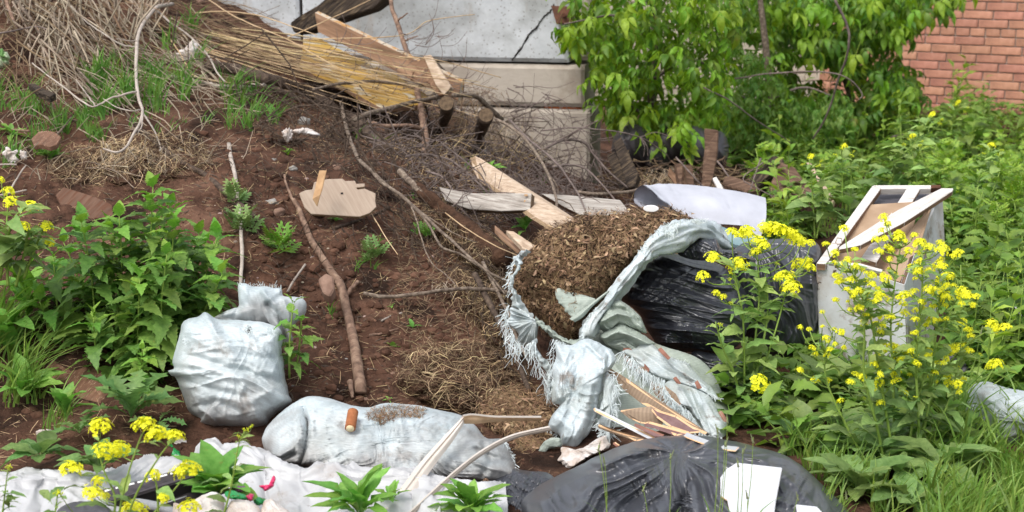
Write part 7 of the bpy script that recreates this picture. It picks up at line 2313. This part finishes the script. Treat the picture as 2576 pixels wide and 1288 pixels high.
grass('bank_grass', 'fresh green grass in tufts growing on the soil bank',
      clumps([(210, 195), (330, 170), (480, 200), (480, 260), (300, 300), (225, 290)], 26, 26, 20, 96, 4.4, .12, 1) + clumps([(180, 300), (260, 290), (270, 400), (215, 420)], 9, 20, 14, 70, 4.2, .05, 2)
      + clumps([(540, 215), (690, 230), (690, 330), (610, 360), (560, 300)], 16, 15, 16, 84, 4, .2, 3) + clumps([(440, 60), (520, 90), (500, 180), (400, 150)], 6, 14, 16, 90, 4.5, .1, 4)
      + clumps([(-20, 230), (140, 250), (200, 400), (0, 430)], 26, 16, 20, 78, 4, .1, 5) + clumps([(280, 300), (540, 280), (620, 360), (400, 360)], 8, 8, 14, 50, 3.5, .1, 25) + clumps([(990, 380), (1450, 480), (1440, 560), (1060, 580)], 12, 9, 12, 40, 3.5, .1, 6)
      + clumps([(900, 700), (1000, 700), (960, 620), (890, 640)], 4, 8, 10, 60, 4, .2, 7) + clumps([(812, 800), (840, 800), (830, 770)], 1, 12, 8, 80, 4, .1, 8) + clumps([(820, 330), (900, 330), (1000, 400)], 3, 6, 10, 50, 3, .1, 9), 'grass_mound', 5)
grass('left_grass', 'long grass among the weeds at the left edge', clumps([(-40, 800), (100, 850), (120, 1000), (-40, 1060)], 12, 22, 26, 190, 6.5, .35, 11) + clumps([(120, 1000), (260, 980), (280, 1060), (120, 1100)], 4, 12, 24, 120, 5, .2, 12), 'grass', 6)
grass('meadow_grass', 'long bright green grass filling the right side below the mustard plants',
      clumps([(2320, 1180), (2420, 1080), (2700, 1120), (2700, 1420), (2360, 1420)], 60, 26, 34, 200, 8.5, .15, 13) + clumps([(2040, 1200), (2180, 1120), (2330, 1180), (2380, 1420), (2120, 1420)], 22, 16, 34, 130, 7.5, .15, 23) + clumps([(1960, 1120), (2120, 1130), (2260, 1300), (2150, 1340), (2090, 1230)], 18, 18, 26, 120, 7, .1, 31) + clumps([(1960, 1000), (2100, 900), (2420, 960), (2420, 1080), (2000, 1120)], 30, 20, 30, 140, 7, .1, 14)
      + clumps([(2400, 850), (2700, 700), (2700, 1140), (2440, 960)], 30, 24, 30, 150, 7.5, -.1, 15) + clumps([(2380, 500), (2700, 360), (2700, 860), (2430, 800)], 40, 26, 30, 90, 4.5, 0, 16) + clumps([(1930, 500), (2100, 420), (2350, 400), (2050, 640)], 26, 18, 26, 80, 4.2, 0, 17)
      + clumps([(1950, 330), (2640, 280), (2640, 420), (1990, 440)], 60, 22, 34, 44, 3, 0, 18), 'grass', 7)
# ground cover under the thicket
g = Geo()
rs_ = np.random.RandomState(91)
xy = np.vstack([sample_poly([(1700, 330), (1900, 310), (2640, 285), (2680, 1000), (2440, 1050), (2380, 700), (2100, 500), (1960, 660), (1920, 480)], 4200, rs_), sample_poly([(1800, 980), (2050, 900), (2420, 960), (2480, 1200), (2000, 1160), (1840, 1100)], 500, rs_)])
d = Gd(xy[:, 0], xy[:, 1])
pp = P(xy[:, 0], xy[:, 1], d)
for p, dd in zip(pp, d):
    a = rs_.rand() * 6.28
    e = rs_.uniform(-.1, .8)
    add_leaf(g, ('lance', 'ovate', 'nettle')[rs_.randint(3)], p + [0, 0, rs_.uniform(.0, .14)], (math.cos(a) * math.cos(e), math.sin(a) * math.cos(e), math.sin(e)), rs_.uniform(.06, .13), rs_, wide=1.2)
o = g.build('ground_cover', M['weed'])
tag(o, 'low leafy undergrowth covering the ground of the thicket at right', 'undergrowth', kind='stuff')

# flowering grass heads in front of the black bag
SEEDM = []
for s in range(3):
    g = Geo()
    rs_ = np.random.RandomState(s)
    for k in range(60):
        t = k / 60
        v, f = lump_template(k % 5, 0)
        a = k * 2.4
        g.add(v * [.10, .10, .2] * (1.1 - .5 * t) + [math.cos(a) * .13 * (1.1 - t), math.sin(a) * .13 * (1.1 - t), t * 2.0], None, f)
    SEEDM.append(g.mesh('seed_head', M['seedhead']))
rs_ = np.random.RandomState(12)
for k, (x, y, bx, by, lab) in enumerate([(1505, 1120, 1540, 1400, 'left grass stalk with a seed head against the front bag'), (1520, 1150, 1530, 1400, 'short seed head stalk beside the leftmost one on the front bag'), (1686, 1140, 1682, 1400, 'grass stalk with an upright seed head in the middle of the front bag'),
                                         (1617, 1222, 1640, 1400, 'low nodding seed head on the front bag'), (1806, 1075, 1795, 1400, 'tallest grass seed head above the right part of the front bag'), (1830, 1050, 1810, 1400, 'grass seed head beside the loose tile on the bag'), (1824, 1108, 1800, 1400, 'darker seed head just above the white shard'),
                                         (1868, 1128, 1860, 1400, 'seed head standing before the white tile shard'), (1895, 1100, 1870, 1400, 'seed head right of the white tile shard'), (1857, 1160, 1850, 1400, 'small seed head low before the white tile shard'), (1880, 1240, 1870, 1400, 'open seed head over the lower part of the white shard'), (2008, 1245, 1960, 1400, 'leaning seed head at the lower right of the bag'),
                                         (2130, 1242, 2080, 1400, 'pale seed head leaning right of the front bag'), (2466, 830, 2430, 1010, 'seed head among the mustard flowers at right'), (2400, 880, 2380, 1000, 'seed head behind the big mustard plant')]):
    d = 4.25 if y > 1000 else 5.3
    root = empty('grass_stalk', P(bx, by, d), lab, 'grass stalk', 'grass stalks with seed heads')
    g = Geo()
    c = crom([(bx, by, d), ((bx * 2 + x) / 3, (by * 2 + y) / 3, d), ((bx + 2 * x) / 3 + 3, (by + 2 * y) / 3, d), (x, y, d)], 14)
    tube(g, P(c[:, 0], c[:, 1], c[:, 2]), (.0016, .0008), 5)
    g.build('stalk', M['stemgreen'], root)
    o = bpy.data.objects.new('seed_head', SEEDM[k % 3])
    COL.objects.link(o)
    o.parent = root
    o.location = Vector(P(x, y + 14, d)) - root.location
    s = 13 * d / F
    o.scale = (s, s, s)
    o.rotation_euler = (rs_.uniform(-.2, .2), rs_.uniform(-.3, .4), 0)
    bl_ = Geo()
    blades(bl_, [P(bx, by, d)] * 2, np.array([abs(by - y) * .55, abs(by - y) * .8]) * d / F, rs_.randn(2, 3) * [.25, .1, 0], .006, rs=rs_, segs=6)
    bl_.build('grass_blade', M['grass'], root)

# ------------------------------------------------------------------ maples
def maple(label, trunk, limbs, crown, crown_hi, d0, d1, n_obj, n_far, size, m_obj, m_far, seed, group=None):
    rs = np.random.RandomState(seed)
    b = P(*trunk[0])
    b[2] = float(gz(b[0], b[1]))
    root = empty('maple_tree', b, label, 'tree', group)
    g = Geo()
    c = np.vstack([b, [P(*p) for p in trunk[1:]]])
    tube(g, crom(c, 24), (.035, .018), 9, rough=.2)
    g.build('trunk', M['bark'], root)
    for l in limbs:
        g = Geo()
        tube(g, crom([P(*p) for p in l], 16), (.012, .004), 6, rough=.2)
        g.build('limb', M['twig'], root)
    xy = sample_poly(crown, n_obj * 4, rs)
    # leaves gather in sprays
    cl = fbm(n3(xy[:, 0] / 46, xy[:, 1] / 34, seed), 3)
    xy = xy[np.argsort(-cl)[:int(n_obj * 2.4)]]
    xy = xy[rs.permutation(len(xy))[:n_obj]]
    for x, y in xy:
        d = rs.uniform(d0, d0 + (d1 - d0) * .5)
        a = rs.uniform(0, 6.28)
        e = rs.uniform(-1.35, -.25)
        put_leaf(root, 'maple', m_obj, P(x, y, d), (math.cos(a) * math.cos(e), math.sin(a) * math.cos(e), math.sin(e)), size * rs.uniform(.7, 1.2), rs, roll=rs.uniform(-.5, .5))
    g = Geo()
    for poly, n in crown_hi:
        for x, y in sample_poly(poly, n, rs):
            d = rs.uniform(d0 + .05, d1)
            a = rs.uniform(0, 6.28)
            e = rs.uniform(-1.3, .1)
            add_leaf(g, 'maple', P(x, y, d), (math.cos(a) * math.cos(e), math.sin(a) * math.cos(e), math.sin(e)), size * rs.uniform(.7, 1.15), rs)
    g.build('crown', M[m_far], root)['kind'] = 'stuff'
    return root


near = [(1400, 60), (1440, -30), (1860, -30), (1850, 60), (1800, 110), (1835, 190), (1840, 260), (1790, 320), (1720, 380), (1640, 350), (1560, 310), (1500, 260), (1480, 180), (1500, 120), (1430, 90)]
maple('near maple bush with bright drooping leaves in front of the concrete wall corner', [(1640, 430, 10.2), (1640, 250, 10.2), (1650, 0, 10.1), (1640, -400, 10.0)],
      [[(1645, 100, 10.0), (1560, 40, 9.8), (1420, 60, 9.5)], [(1640, 200, 10.1), (1740, 150, 9.9), (1830, 200, 9.8)], [(1640, 300, 10.1), (1560, 260, 9.9), (1480, 280, 9.8)], [(1642, 260, 10.1), (1720, 300, 9.9), (1770, 340, 9.8)], [(1650, 0, 10.1), (1800, -60, 9.9), (1950, 0, 9.8)]],
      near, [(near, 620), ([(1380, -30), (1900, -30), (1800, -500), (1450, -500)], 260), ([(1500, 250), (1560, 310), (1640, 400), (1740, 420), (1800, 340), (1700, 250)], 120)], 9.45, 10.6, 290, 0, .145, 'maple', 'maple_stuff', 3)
far1 = [(1840, -30), (2420, -30), (2400, 10), (2330, 20), (2290, 60), (2240, 110), (2290, 150), (2310, 190), (2330, 240), (2290, 260), (2200, 230), (2150, 200), (2060, 130), (1990, 120), (1960, 190), (1930, 110), (1850, 80)]
maple('far maple bush with darker leaves hanging before the red brick wall', [(2150, 380, 12.2), (2140, 250, 12.1), (2110, 100, 12.0), (2100, -300, 12)],
      [[(2140, 200, 12.1), (2240, 180, 11.9), (2320, 230, 11.8)], [(2120, 100, 12.0), (2260, 30, 11.8), (2400, -5, 11.7)], [(2120, 120, 12.0), (2000, 150, 11.9), (1880, 180, 11.8)]],
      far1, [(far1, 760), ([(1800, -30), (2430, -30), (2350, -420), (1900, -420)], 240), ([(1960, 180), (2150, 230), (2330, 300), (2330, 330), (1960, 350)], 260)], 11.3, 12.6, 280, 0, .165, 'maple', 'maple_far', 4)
far2 = [(1830, 60), (1860, 100), (1930, 150), (1990, 240), (2130, 220), (2160, 330), (2000, 360), (1860, 350), (1780, 380), (1700, 400), (1780, 300), (1840, 240)]
maple('dense dark shrub in the shade between the two maple bushes', [(1950, 400, 11.4), (1940, 300, 11.4), (1930, 150, 11.3), (1900, -100, 11.3)], [[(1940, 300, 11.4), (1860, 240, 11.2), (1800, 260, 11.1)], [(1935, 250, 11.4), (2020, 220, 11.3), (2090, 240, 11.2)]],
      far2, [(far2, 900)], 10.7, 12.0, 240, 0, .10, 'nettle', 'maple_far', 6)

# ------------------------------------------------------------------ dry stalks, reeds, straw
rs_ = np.random.RandomState(31)
g = Geo()


def stalks(poly, n, lr, ar, rr, lift, m=0, curve=.12):
    for x, y in sample_poly(poly, n, rs_):
        d = float(Gd(x, y)) - rs_.uniform(*lift)
        a = math.radians(rs_.uniform(*ar))
        L = rs_.uniform(*lr)
        b = rs_.uniform(-curve, curve) * L
        c = crom([(x - L / 2 * math.cos(a), y - L / 2 * math.sin(a), d + .05), (x - b * math.sin(a), y + b * math.cos(a), d), (x + L / 2 * math.cos(a), y + L / 2 * math.sin(a), d + rs_.uniform(-.12, .05))], 6)
        tube(g, P(c[:, 0], c[:, 1], c[:, 2]), (rs_.uniform(*rr) * d / F, rs_.uniform(*rr) * .6 * d / F), 4, m=m, cap=False)


heap = [(0, -30), (330, -30), (420, 0), (400, 90), (320, 130), (230, 170), (130, 180), (60, 140)]
stalks(heap, 150, (60, 220), (45, 125), (1.3, 3.4), (.03, .4), 0, .2)
stalks(heap, 120, (60, 260), (10, 60), (1.0, 3.2), (.03, .35), 1, .2)
stalks([(-30, -30), (200, -30), (200, 230), (-30, 280)], 130, (40, 150), (-60, 150), (.8, 2.2), (.02, .25), 1)
stalks([(150, 100), (540, 60), (560, 200), (400, 280), (180, 280)], 150, (60, 220), (5, 60), (.8, 1.7), (.02, .25), 0)
stalks([(330, -20), (620, 10), (700, 120), (500, 120), (400, 60)], 130, (50, 200), (-20, 40), (.7, 1.5), (.02, .2), 1)
stalks([(-40, 200), (200, 200), (540, 260), (620, 400), (420, 440), (100, 460), (-40, 420)], 170, (30, 150), (-70, 80), (.6, 2.0), (.01, .08), 0, .25)
stalks([(430, 120), (640, 180), (640, 300), (430, 230)], 60, (40, 160), (-10, 70), (.7, 2.0), (.02, .12), 0, .25)
o = g.build('dry_stalk_heap', [M['greystalk'], M['straw_dark']])
tag(o, 'matted heap of grey and tan dead stalks covering the top left of the bank', 'dead stalks', kind='stuff')
# dry reeds lying across the planks
g = Geo()
for k in range(62):
    x0, y0 = rs_.uniform(490, 640), rs_.uniform(70, 135)
    L = rs_.uniform(260, 620)
    sl = rs_.uniform(.12, .34)
    d0 = float(Gd(x0, y0)) - rs_.uniform(.04, .15)
    x1, y1 = x0 + L, y0 + L * sl + rs_.uniform(-12, 12)
    d1 = min(float(Gd(x1, y1)), 9.0) - rs_.uniform(.05, .2)
    d1 = min(d1, 8.3 if x1 > 800 else d1)
    c = crom([(x0, y0, d0), ((x0 + x1) / 2, (y0 + y1) / 2 + rs_.uniform(-8, 14), (d0 + d1) / 2 - .05), (x1, y1, d1)], 9)
    tube(g, P(c[:, 0], c[:, 1], c[:, 2]), (rs_.uniform(.9, 1.7) * d0 / F, .7 * d1 / F), 4, m=int(rs_.rand() < .35), cap=False)
o = g.build('reed_bundle', [M['straw'], M['straw_dark']])
tag(o, 'bundle of long dry straw coloured reeds spread over the yellow board', 'reeds', kind='stuff')
for lab, pts in [('long dry stem crossing from top left over both planks to the wall', ZF((100, 0, 9.6), (330, 140, 8.9), (700, 300, 8.5), (1100, 520, 8.3), (1400, 560, 8.3))), ('dry stem arching up the concrete wall to the right', ZF((800, 290, 8.9), (1100, 282, 8.8), (1450, 270, 8.9), (1600, 235, 9.2), (1700, 160, 9.4), (1850, 130, 9.5), (2060, 108, 9.6))),
                 ('dry stem rising to the right in front of the rotten beam', ZF((680, 280, 8.8), (900, 180, 8.9), (1100, 90, 9.1), (1290, 0, 9.3))), ('dry stem sagging over the grey branches towards the corner', ZF((1500, 420, 8.5), (1750, 435, 8.5), (2000, 500, 8.6), (2250, 570, 8.7))),
                 ('dry stem in a low arc over the soil at the top of the bank', ZF((0, 95, 9.3), (200, 85, 9.2), (450, 110, 9.0), (700, 190, 8.8), (900, 260, 8.6))), ('dry stem under the others ending on the concrete blocks', ZF((1200, 500, 8.4), (1600, 560, 8.4), (1950, 600, 8.5), (2230, 660, 8.7))),
                 ('pale dry stem hanging down left of the litter sack', [(1120, 535, 6.7), (1180, 580, 6.5), (1250, 620, 6.3), (1330, 655, 6.1)]), ('straw coloured stem on the slope right of the peeled branch', [(925, 520, 6.8), (960, 580, 6.5), (1000, 640, 6.3)])]:
    branch('dry_stem', lab, pts, 1.6, 1.1, M['straw'], cat='dry stem', rough=.08, wob=.3, sides=5)

# brush over the middle of the bank, up to the wall foot
g = Geo()
stalks([(600, 220), (900, 250), (1120, 290), (1060, 430), (860, 430), (640, 360)], 330, (30, 170), (-70, 80), (.7, 2.2), (.01, .14), 0, .2)
stalks([(900, 270), (1300, 260), (1500, 440), (1440, 560), (1180, 560), (960, 420)], 560, (30, 210), (-80, 80), (.6, 2.2), (.02, .32), 1, .3)
stalks([(960, 230), (1340, 240), (1440, 420), (1150, 420)], 260, (40, 170), (-75, 10), (.5, 1.2), (.02, .35), 2, .3)
stalks([(900, 400), (1180, 480), (1340, 660), (1200, 720), (980, 620)], 360, (30, 150), (0, 85), (.6, 1.6), (.01, .1), 0, .3)
stalks([(500, 380), (900, 430), (980, 760), (700, 720), (560, 560)], 240, (20, 100), (-80, 80), (.6, 1.5), (.005, .06), 0, .2)
stalks([(1150, 640), (1330, 700), (1340, 990), (1240, 980)], 130, (40, 160), (40, 110), (.6, 1.8), (.02, .14), 0, .2)
stalks([(420, 60), (700, 180), (1100, 230), (1380, 300), (1480, 460), (1300, 560), (1050, 560), (900, 380), (600, 300)], 70, (150, 380), (-30, 75), (1.3, 3.0), (.06, .3), 0, .22)
stalks([(900, 200), (1350, 250), (1480, 460), (1300, 560), (1000, 450)], 50, (120, 330), (-60, 60), (1.0, 2.4), (.08, .4), 1, .25)
o = g.build('brush_tangle', [M['bark_dark'], M['twig'], M['straw']])
tag(o, 'dense tangle of dead twigs and stems over the middle of the bank', 'brush', kind='stuff')

# straw and rootlets on the soil
g = Geo()


def strew(poly, n, ln, w, m=0, flat=False, lift=.004, ang=None):
    xy = sample_poly(poly, n, rs_)
    d = Gd(xy[:, 0], xy[:, 1])
    p = P(xy[:, 0], xy[:, 1], d - lift)
    t = rs_.randn(n, 3) * [1, .5, .45] if ang is None else rs_.randn(n, 3) * [.35, .3, .2] + ang
    slivers(g, p, t, rs_.uniform(ln[0], ln[1], n), w, rs=rs_, m=m, flat=flat, bend=.12)


bank = [(-60, 180), (500, 60), (700, 250), (1100, 330), (1300, 560), (1340, 1000), (700, 1030), (-60, 1200)]
strew(bank, 4200, (.015, .11), .0022, 0)
strew(bank, 3000, (.01, .06), .0026, 1)
strew([(1000, 330), (1300, 340), (1340, 560), (1050, 560)], 1200, (.03, .14), .0026, 0)
strew([(980, 520), (1330, 600), (1330, 1000), (1020, 1000)], 2800, (.02, .13), .0022, 1)
strew([(540, 20), (700, 100), (1100, 330), (860, 420), (560, 300)], 1500, (.03, .12), .0026, 1)
strew([(1480, 470), (1950, 460), (1700, 900), (1350, 560)], 900, (.02, .1), .003, 1)
strew([(-60, 250), (500, 200), (760, 260), (1330, 560), (1330, 1000), (700, 1030), (600, 700), (-60, 900)], 1500, (.012, .07), .006, 2, True, .006)
strew([(600, 1080), (760, 980), (1340, 990), (1400, 1230), (1200, 1260)], 900, (.01, .05), .0024, 1)
o = g.build('straw_litter', [M['straw_dull'], M['straw_dark'], M['bark_dark']])
tag(o, 'loose straw, rootlets and stem bits strewn over the soil bank', 'straw', kind='stuff')
# hanging dead grass tufts
for k, (x, y, n, h, lab) in enumerate([(300, 390, 320, 100, 'dead grass tuft hanging over the bank below the fresh grass'), (230, 430, 200, 90, 'dead grass tuft further left above the soil stained board'), (370, 400, 220, 96, 'dead grass tuft right of the middle one above the nettles'), (1000, 372, 200, 84, 'dead grass tuft draped over the root end'),
                                        (1190, 240, 260, 80, 'straw tuft behind the sawn log ends'), (1240, 330, 260, 90, 'straw tuft hanging from the right log end'), (1120, 900, 260, 100, 'fine dead grass tuft on the bulge of the lower slope'), (1230, 880, 120, 110, 'dead grass tuft in the undercut by the draped sack'), (1140, 720, 80, 90, 'dead roots hanging below the grey stick'),
                                        (1270, 700, 90, 90, 'dead roots hanging at the left rim of the litter sack'), (60, 200, 140, 60, 'brown dead grass mat at the left edge under the stalks'), (1690, 440, 120, 60, 'heap of dead stems left of the double stake'), (1640, 450, 90, 60, 'dead stems in front of the dark boards'), (1150, 310, 260, 90, 'brown root hair bunch under the left log end')]):
    rs2 = np.random.RandomState(k + 5)
    d = min(float(Gd(x, y)), 9.2)
    root_xy = np.c_[x + rs2.randn(n) * (52 if k < 3 else 32), y + rs2.randn(n) * (18 if k < 3 else 12)]
    dd = np.minimum(Gd(root_xy[:, 0], root_xy[:, 1]), 9.2) - .02
    b = P(root_xy[:, 0], root_xy[:, 1], dd)
    g = Geo()
    L = h * dd / F * rs2.uniform(.5, 1.2, n)
    up = rs2.randn(n, 3) * [.8, .3, .3] + [0, -.35, .35]
    up /= np.linalg.norm(up, axis=1)[:, None]
    blades(g, b, L, rs2.randn(n, 3) * [.3, .1, .1] + [0, -.15, -.75], .0028, rs=rs2, segs=5, up=up, droop=.3)
    o = g.build('dead_grass_tuft', [M['straw'], M['straw_dark'], M['greystalk']][k % 3])
    tag(o, lab, 'dead grass', kind='stuff')

# ------------------------------------------------------------------ clods, gravel, stones, debris
g = Geo()
xy = np.vstack([sample_poly([(-60, 180), (540, 20), (1100, 330), (1340, 600), (1400, 1240), (-60, 1260)], 3600, rs_), sample_poly([(600, 420), (1300, 560), (1300, 1010), (700, 1010)], 2600, rs_)])
d = Gd(xy[:, 0], xy[:, 1])
s = .0045 + .024 * rs_.rand(len(d)) ** 6
scatter_lumps(g, P(xy[:, 0], xy[:, 1], d - .002), s, rs=rs_, n=1)
o = g.build('soil_clods', M['clod'], smooth=False)
tag(o, 'crumbs and clods of reddish soil on the bank', 'soil clods', kind='stuff')
g = Geo()
xy = sample_poly([(380, 230), (900, 200), (1260, 600), (1340, 1000), (700, 1030), (560, 700)], 520, rs_)
d = Gd(xy[:, 0], xy[:, 1])
scatter_lumps(g, P(xy[:, 0], xy[:, 1], d - .003), .003 + .007 * rs_.rand(len(d)) ** 3, rs=rs_, n=1)
o = g.build('gravel', M['stone_stuff'])
tag(o, 'small grey and pinkish pebbles bedded in the soil slope', 'gravel', kind='stuff')
ST = []
for k in range(4):
    g = Geo()
    v, f = lump_template(k, 2)
    g.add(v * [1, .8, .6], None, f)
    ST.append((g.mesh('stone', M['stone']), g.mesh('stone', M['stone_red'])))
for k, (x, y, r, c, lab) in enumerate([(690, 404, 8, 0, 'small white grey stone above the chipboard panel'), (738, 427, 12, 0, 'flat pale stone just above the chipboard panel corner'), (684, 514, 18, 0, 'bluish stone with a leaf tip left of the peeled branch'), (698, 540, 22, 1, 'large pinkish stone left of the peeled branch'), (765, 630 - 320, 20, 0, 'greenish rounded stone under the dark root'),
                                       (775, 962, 9, 0, 'dark grey pebble right of the upright sack'), (736, 973, 8, 0, 'light pebble close to the upright sack'), (864, 710, 12, 1, 'brown stone pressed against the peeled branch'), (706, 668, 9, 0, 'round pebble above the upright sack mouth'), (708, 708, 9, 0, 'grey pebble right above the sack mouth'), (725, 709, 7, 0, 'dark pebble next to the grey one above the sack'),
                                       (720, 675, 9, 1, 'tan pebble beside the round pebble'), (923, 933, 8, 0, 'pale pebble beside the lower end of the peeled branch'), (988, 941, 7, 1, 'pinkish pebble right of the peeled branch end'), (920, 1006, 8, 1, 'pebble behind the long sack'), (855, 480, 14, 1, 'reddish stone half hidden behind the panel'), (850, 425, 16, 1, 'brown splinter shaped stone above the panel'),
                                       (1245, 358, 16, 1, 'tan stone by the right sawn log'), (1215, 385, 12, 0, 'grey stone under the right sawn log'), (455, 378, 6, 0, 'small blue grey pebble on the bare bank'), (410, 335, 6, 1, 'small cream pebble on the bare bank'), (1122, 556, 8, 0, 'flat pebble on the soil covered root'), (575, 8, 18, 0, 'rounded stone at the top edge by the wall'), (505, 5, 14, 1, 'red stone at the top edge of the bank'),
                                       (1052, 692, 6, 0, 'pebble on the upper bare slope'), (1070, 690, 5, 1, 'tiny red pebble on the upper bare slope'), (1012, 798, 6, 0, 'pebble beside the splintered sliver'), (870, 905, 6, 0, 'flat pebble left of the peeled branch'), (1440, 840 - 350, 10, 1, 'stone between the planks')]):
    d = float(Gd(x, y))
    o = bpy.data.objects.new('stone', ST[k % 4][c])
    COL.objects.link(o)
    s = r * d / F
    o.location = P(x, y, d) + np.array([0, 0, s * .15])
    o.scale = (s, s, s)
    o.rotation_euler = (.2, .1, k * 1.3)
    tag(o, lab, 'stone')
# pine cone at the end of the long sack
g = Geo()
for k in range(34):
    t = k / 34
    a = k * 2.4
    v, f = lump_template(k % 5, 0)
    r = .5 * math.sin(math.pi * (.15 + .8 * t))
    g.add(v * [.2, .2, .12] + [math.cos(a) * r, math.sin(a) * r, t * 1.2], None, f)
pc = P(1222, 1221, 4.86)
me = g.mesh('pine_cone', M['wood_brown'])
o = bpy.data.objects.new('pine_cone', me)
COL.objects.link(o)
o.location = pc
o.scale = (.018, .018, .018)
tag(o, 'small brown pine cone at the lower right end of the long sack', 'pine cone')
# debris in the shade behind
g = Geo()
xy = sample_poly([(1500, 400), (1840, 400), (1980, 420), (1960, 490), (1500, 480)], 260, rs_)
for x, y in xy:
    d = min(float(Gd(x, y)) - rs_.uniform(0, .3), 9.4)
    a = rs_.uniform(-1.3, 1.3)
    L = rs_.uniform(20, 70)
    c = crom([(x, y, d), (x + L * .5 * math.cos(a), y - L * .5 * math.sin(a) * .6, d), (x + L * math.cos(a + .3), y - L * math.sin(a + .3) * .6, d)], 6)
    tube(g, P(c[:, 0], c[:, 1], c[:, 2]), (rs_.uniform(1, 2.6) * d / F, .8 * d / F), 4, m=int(rs_.rand() < .4), cap=False)
o = g.build('dry_debris', [M['straw_dark'], M['bark_dark']])
tag(o, 'tangle of dry stems and broken sticks on the ground before the maple', 'debris', kind='stuff')
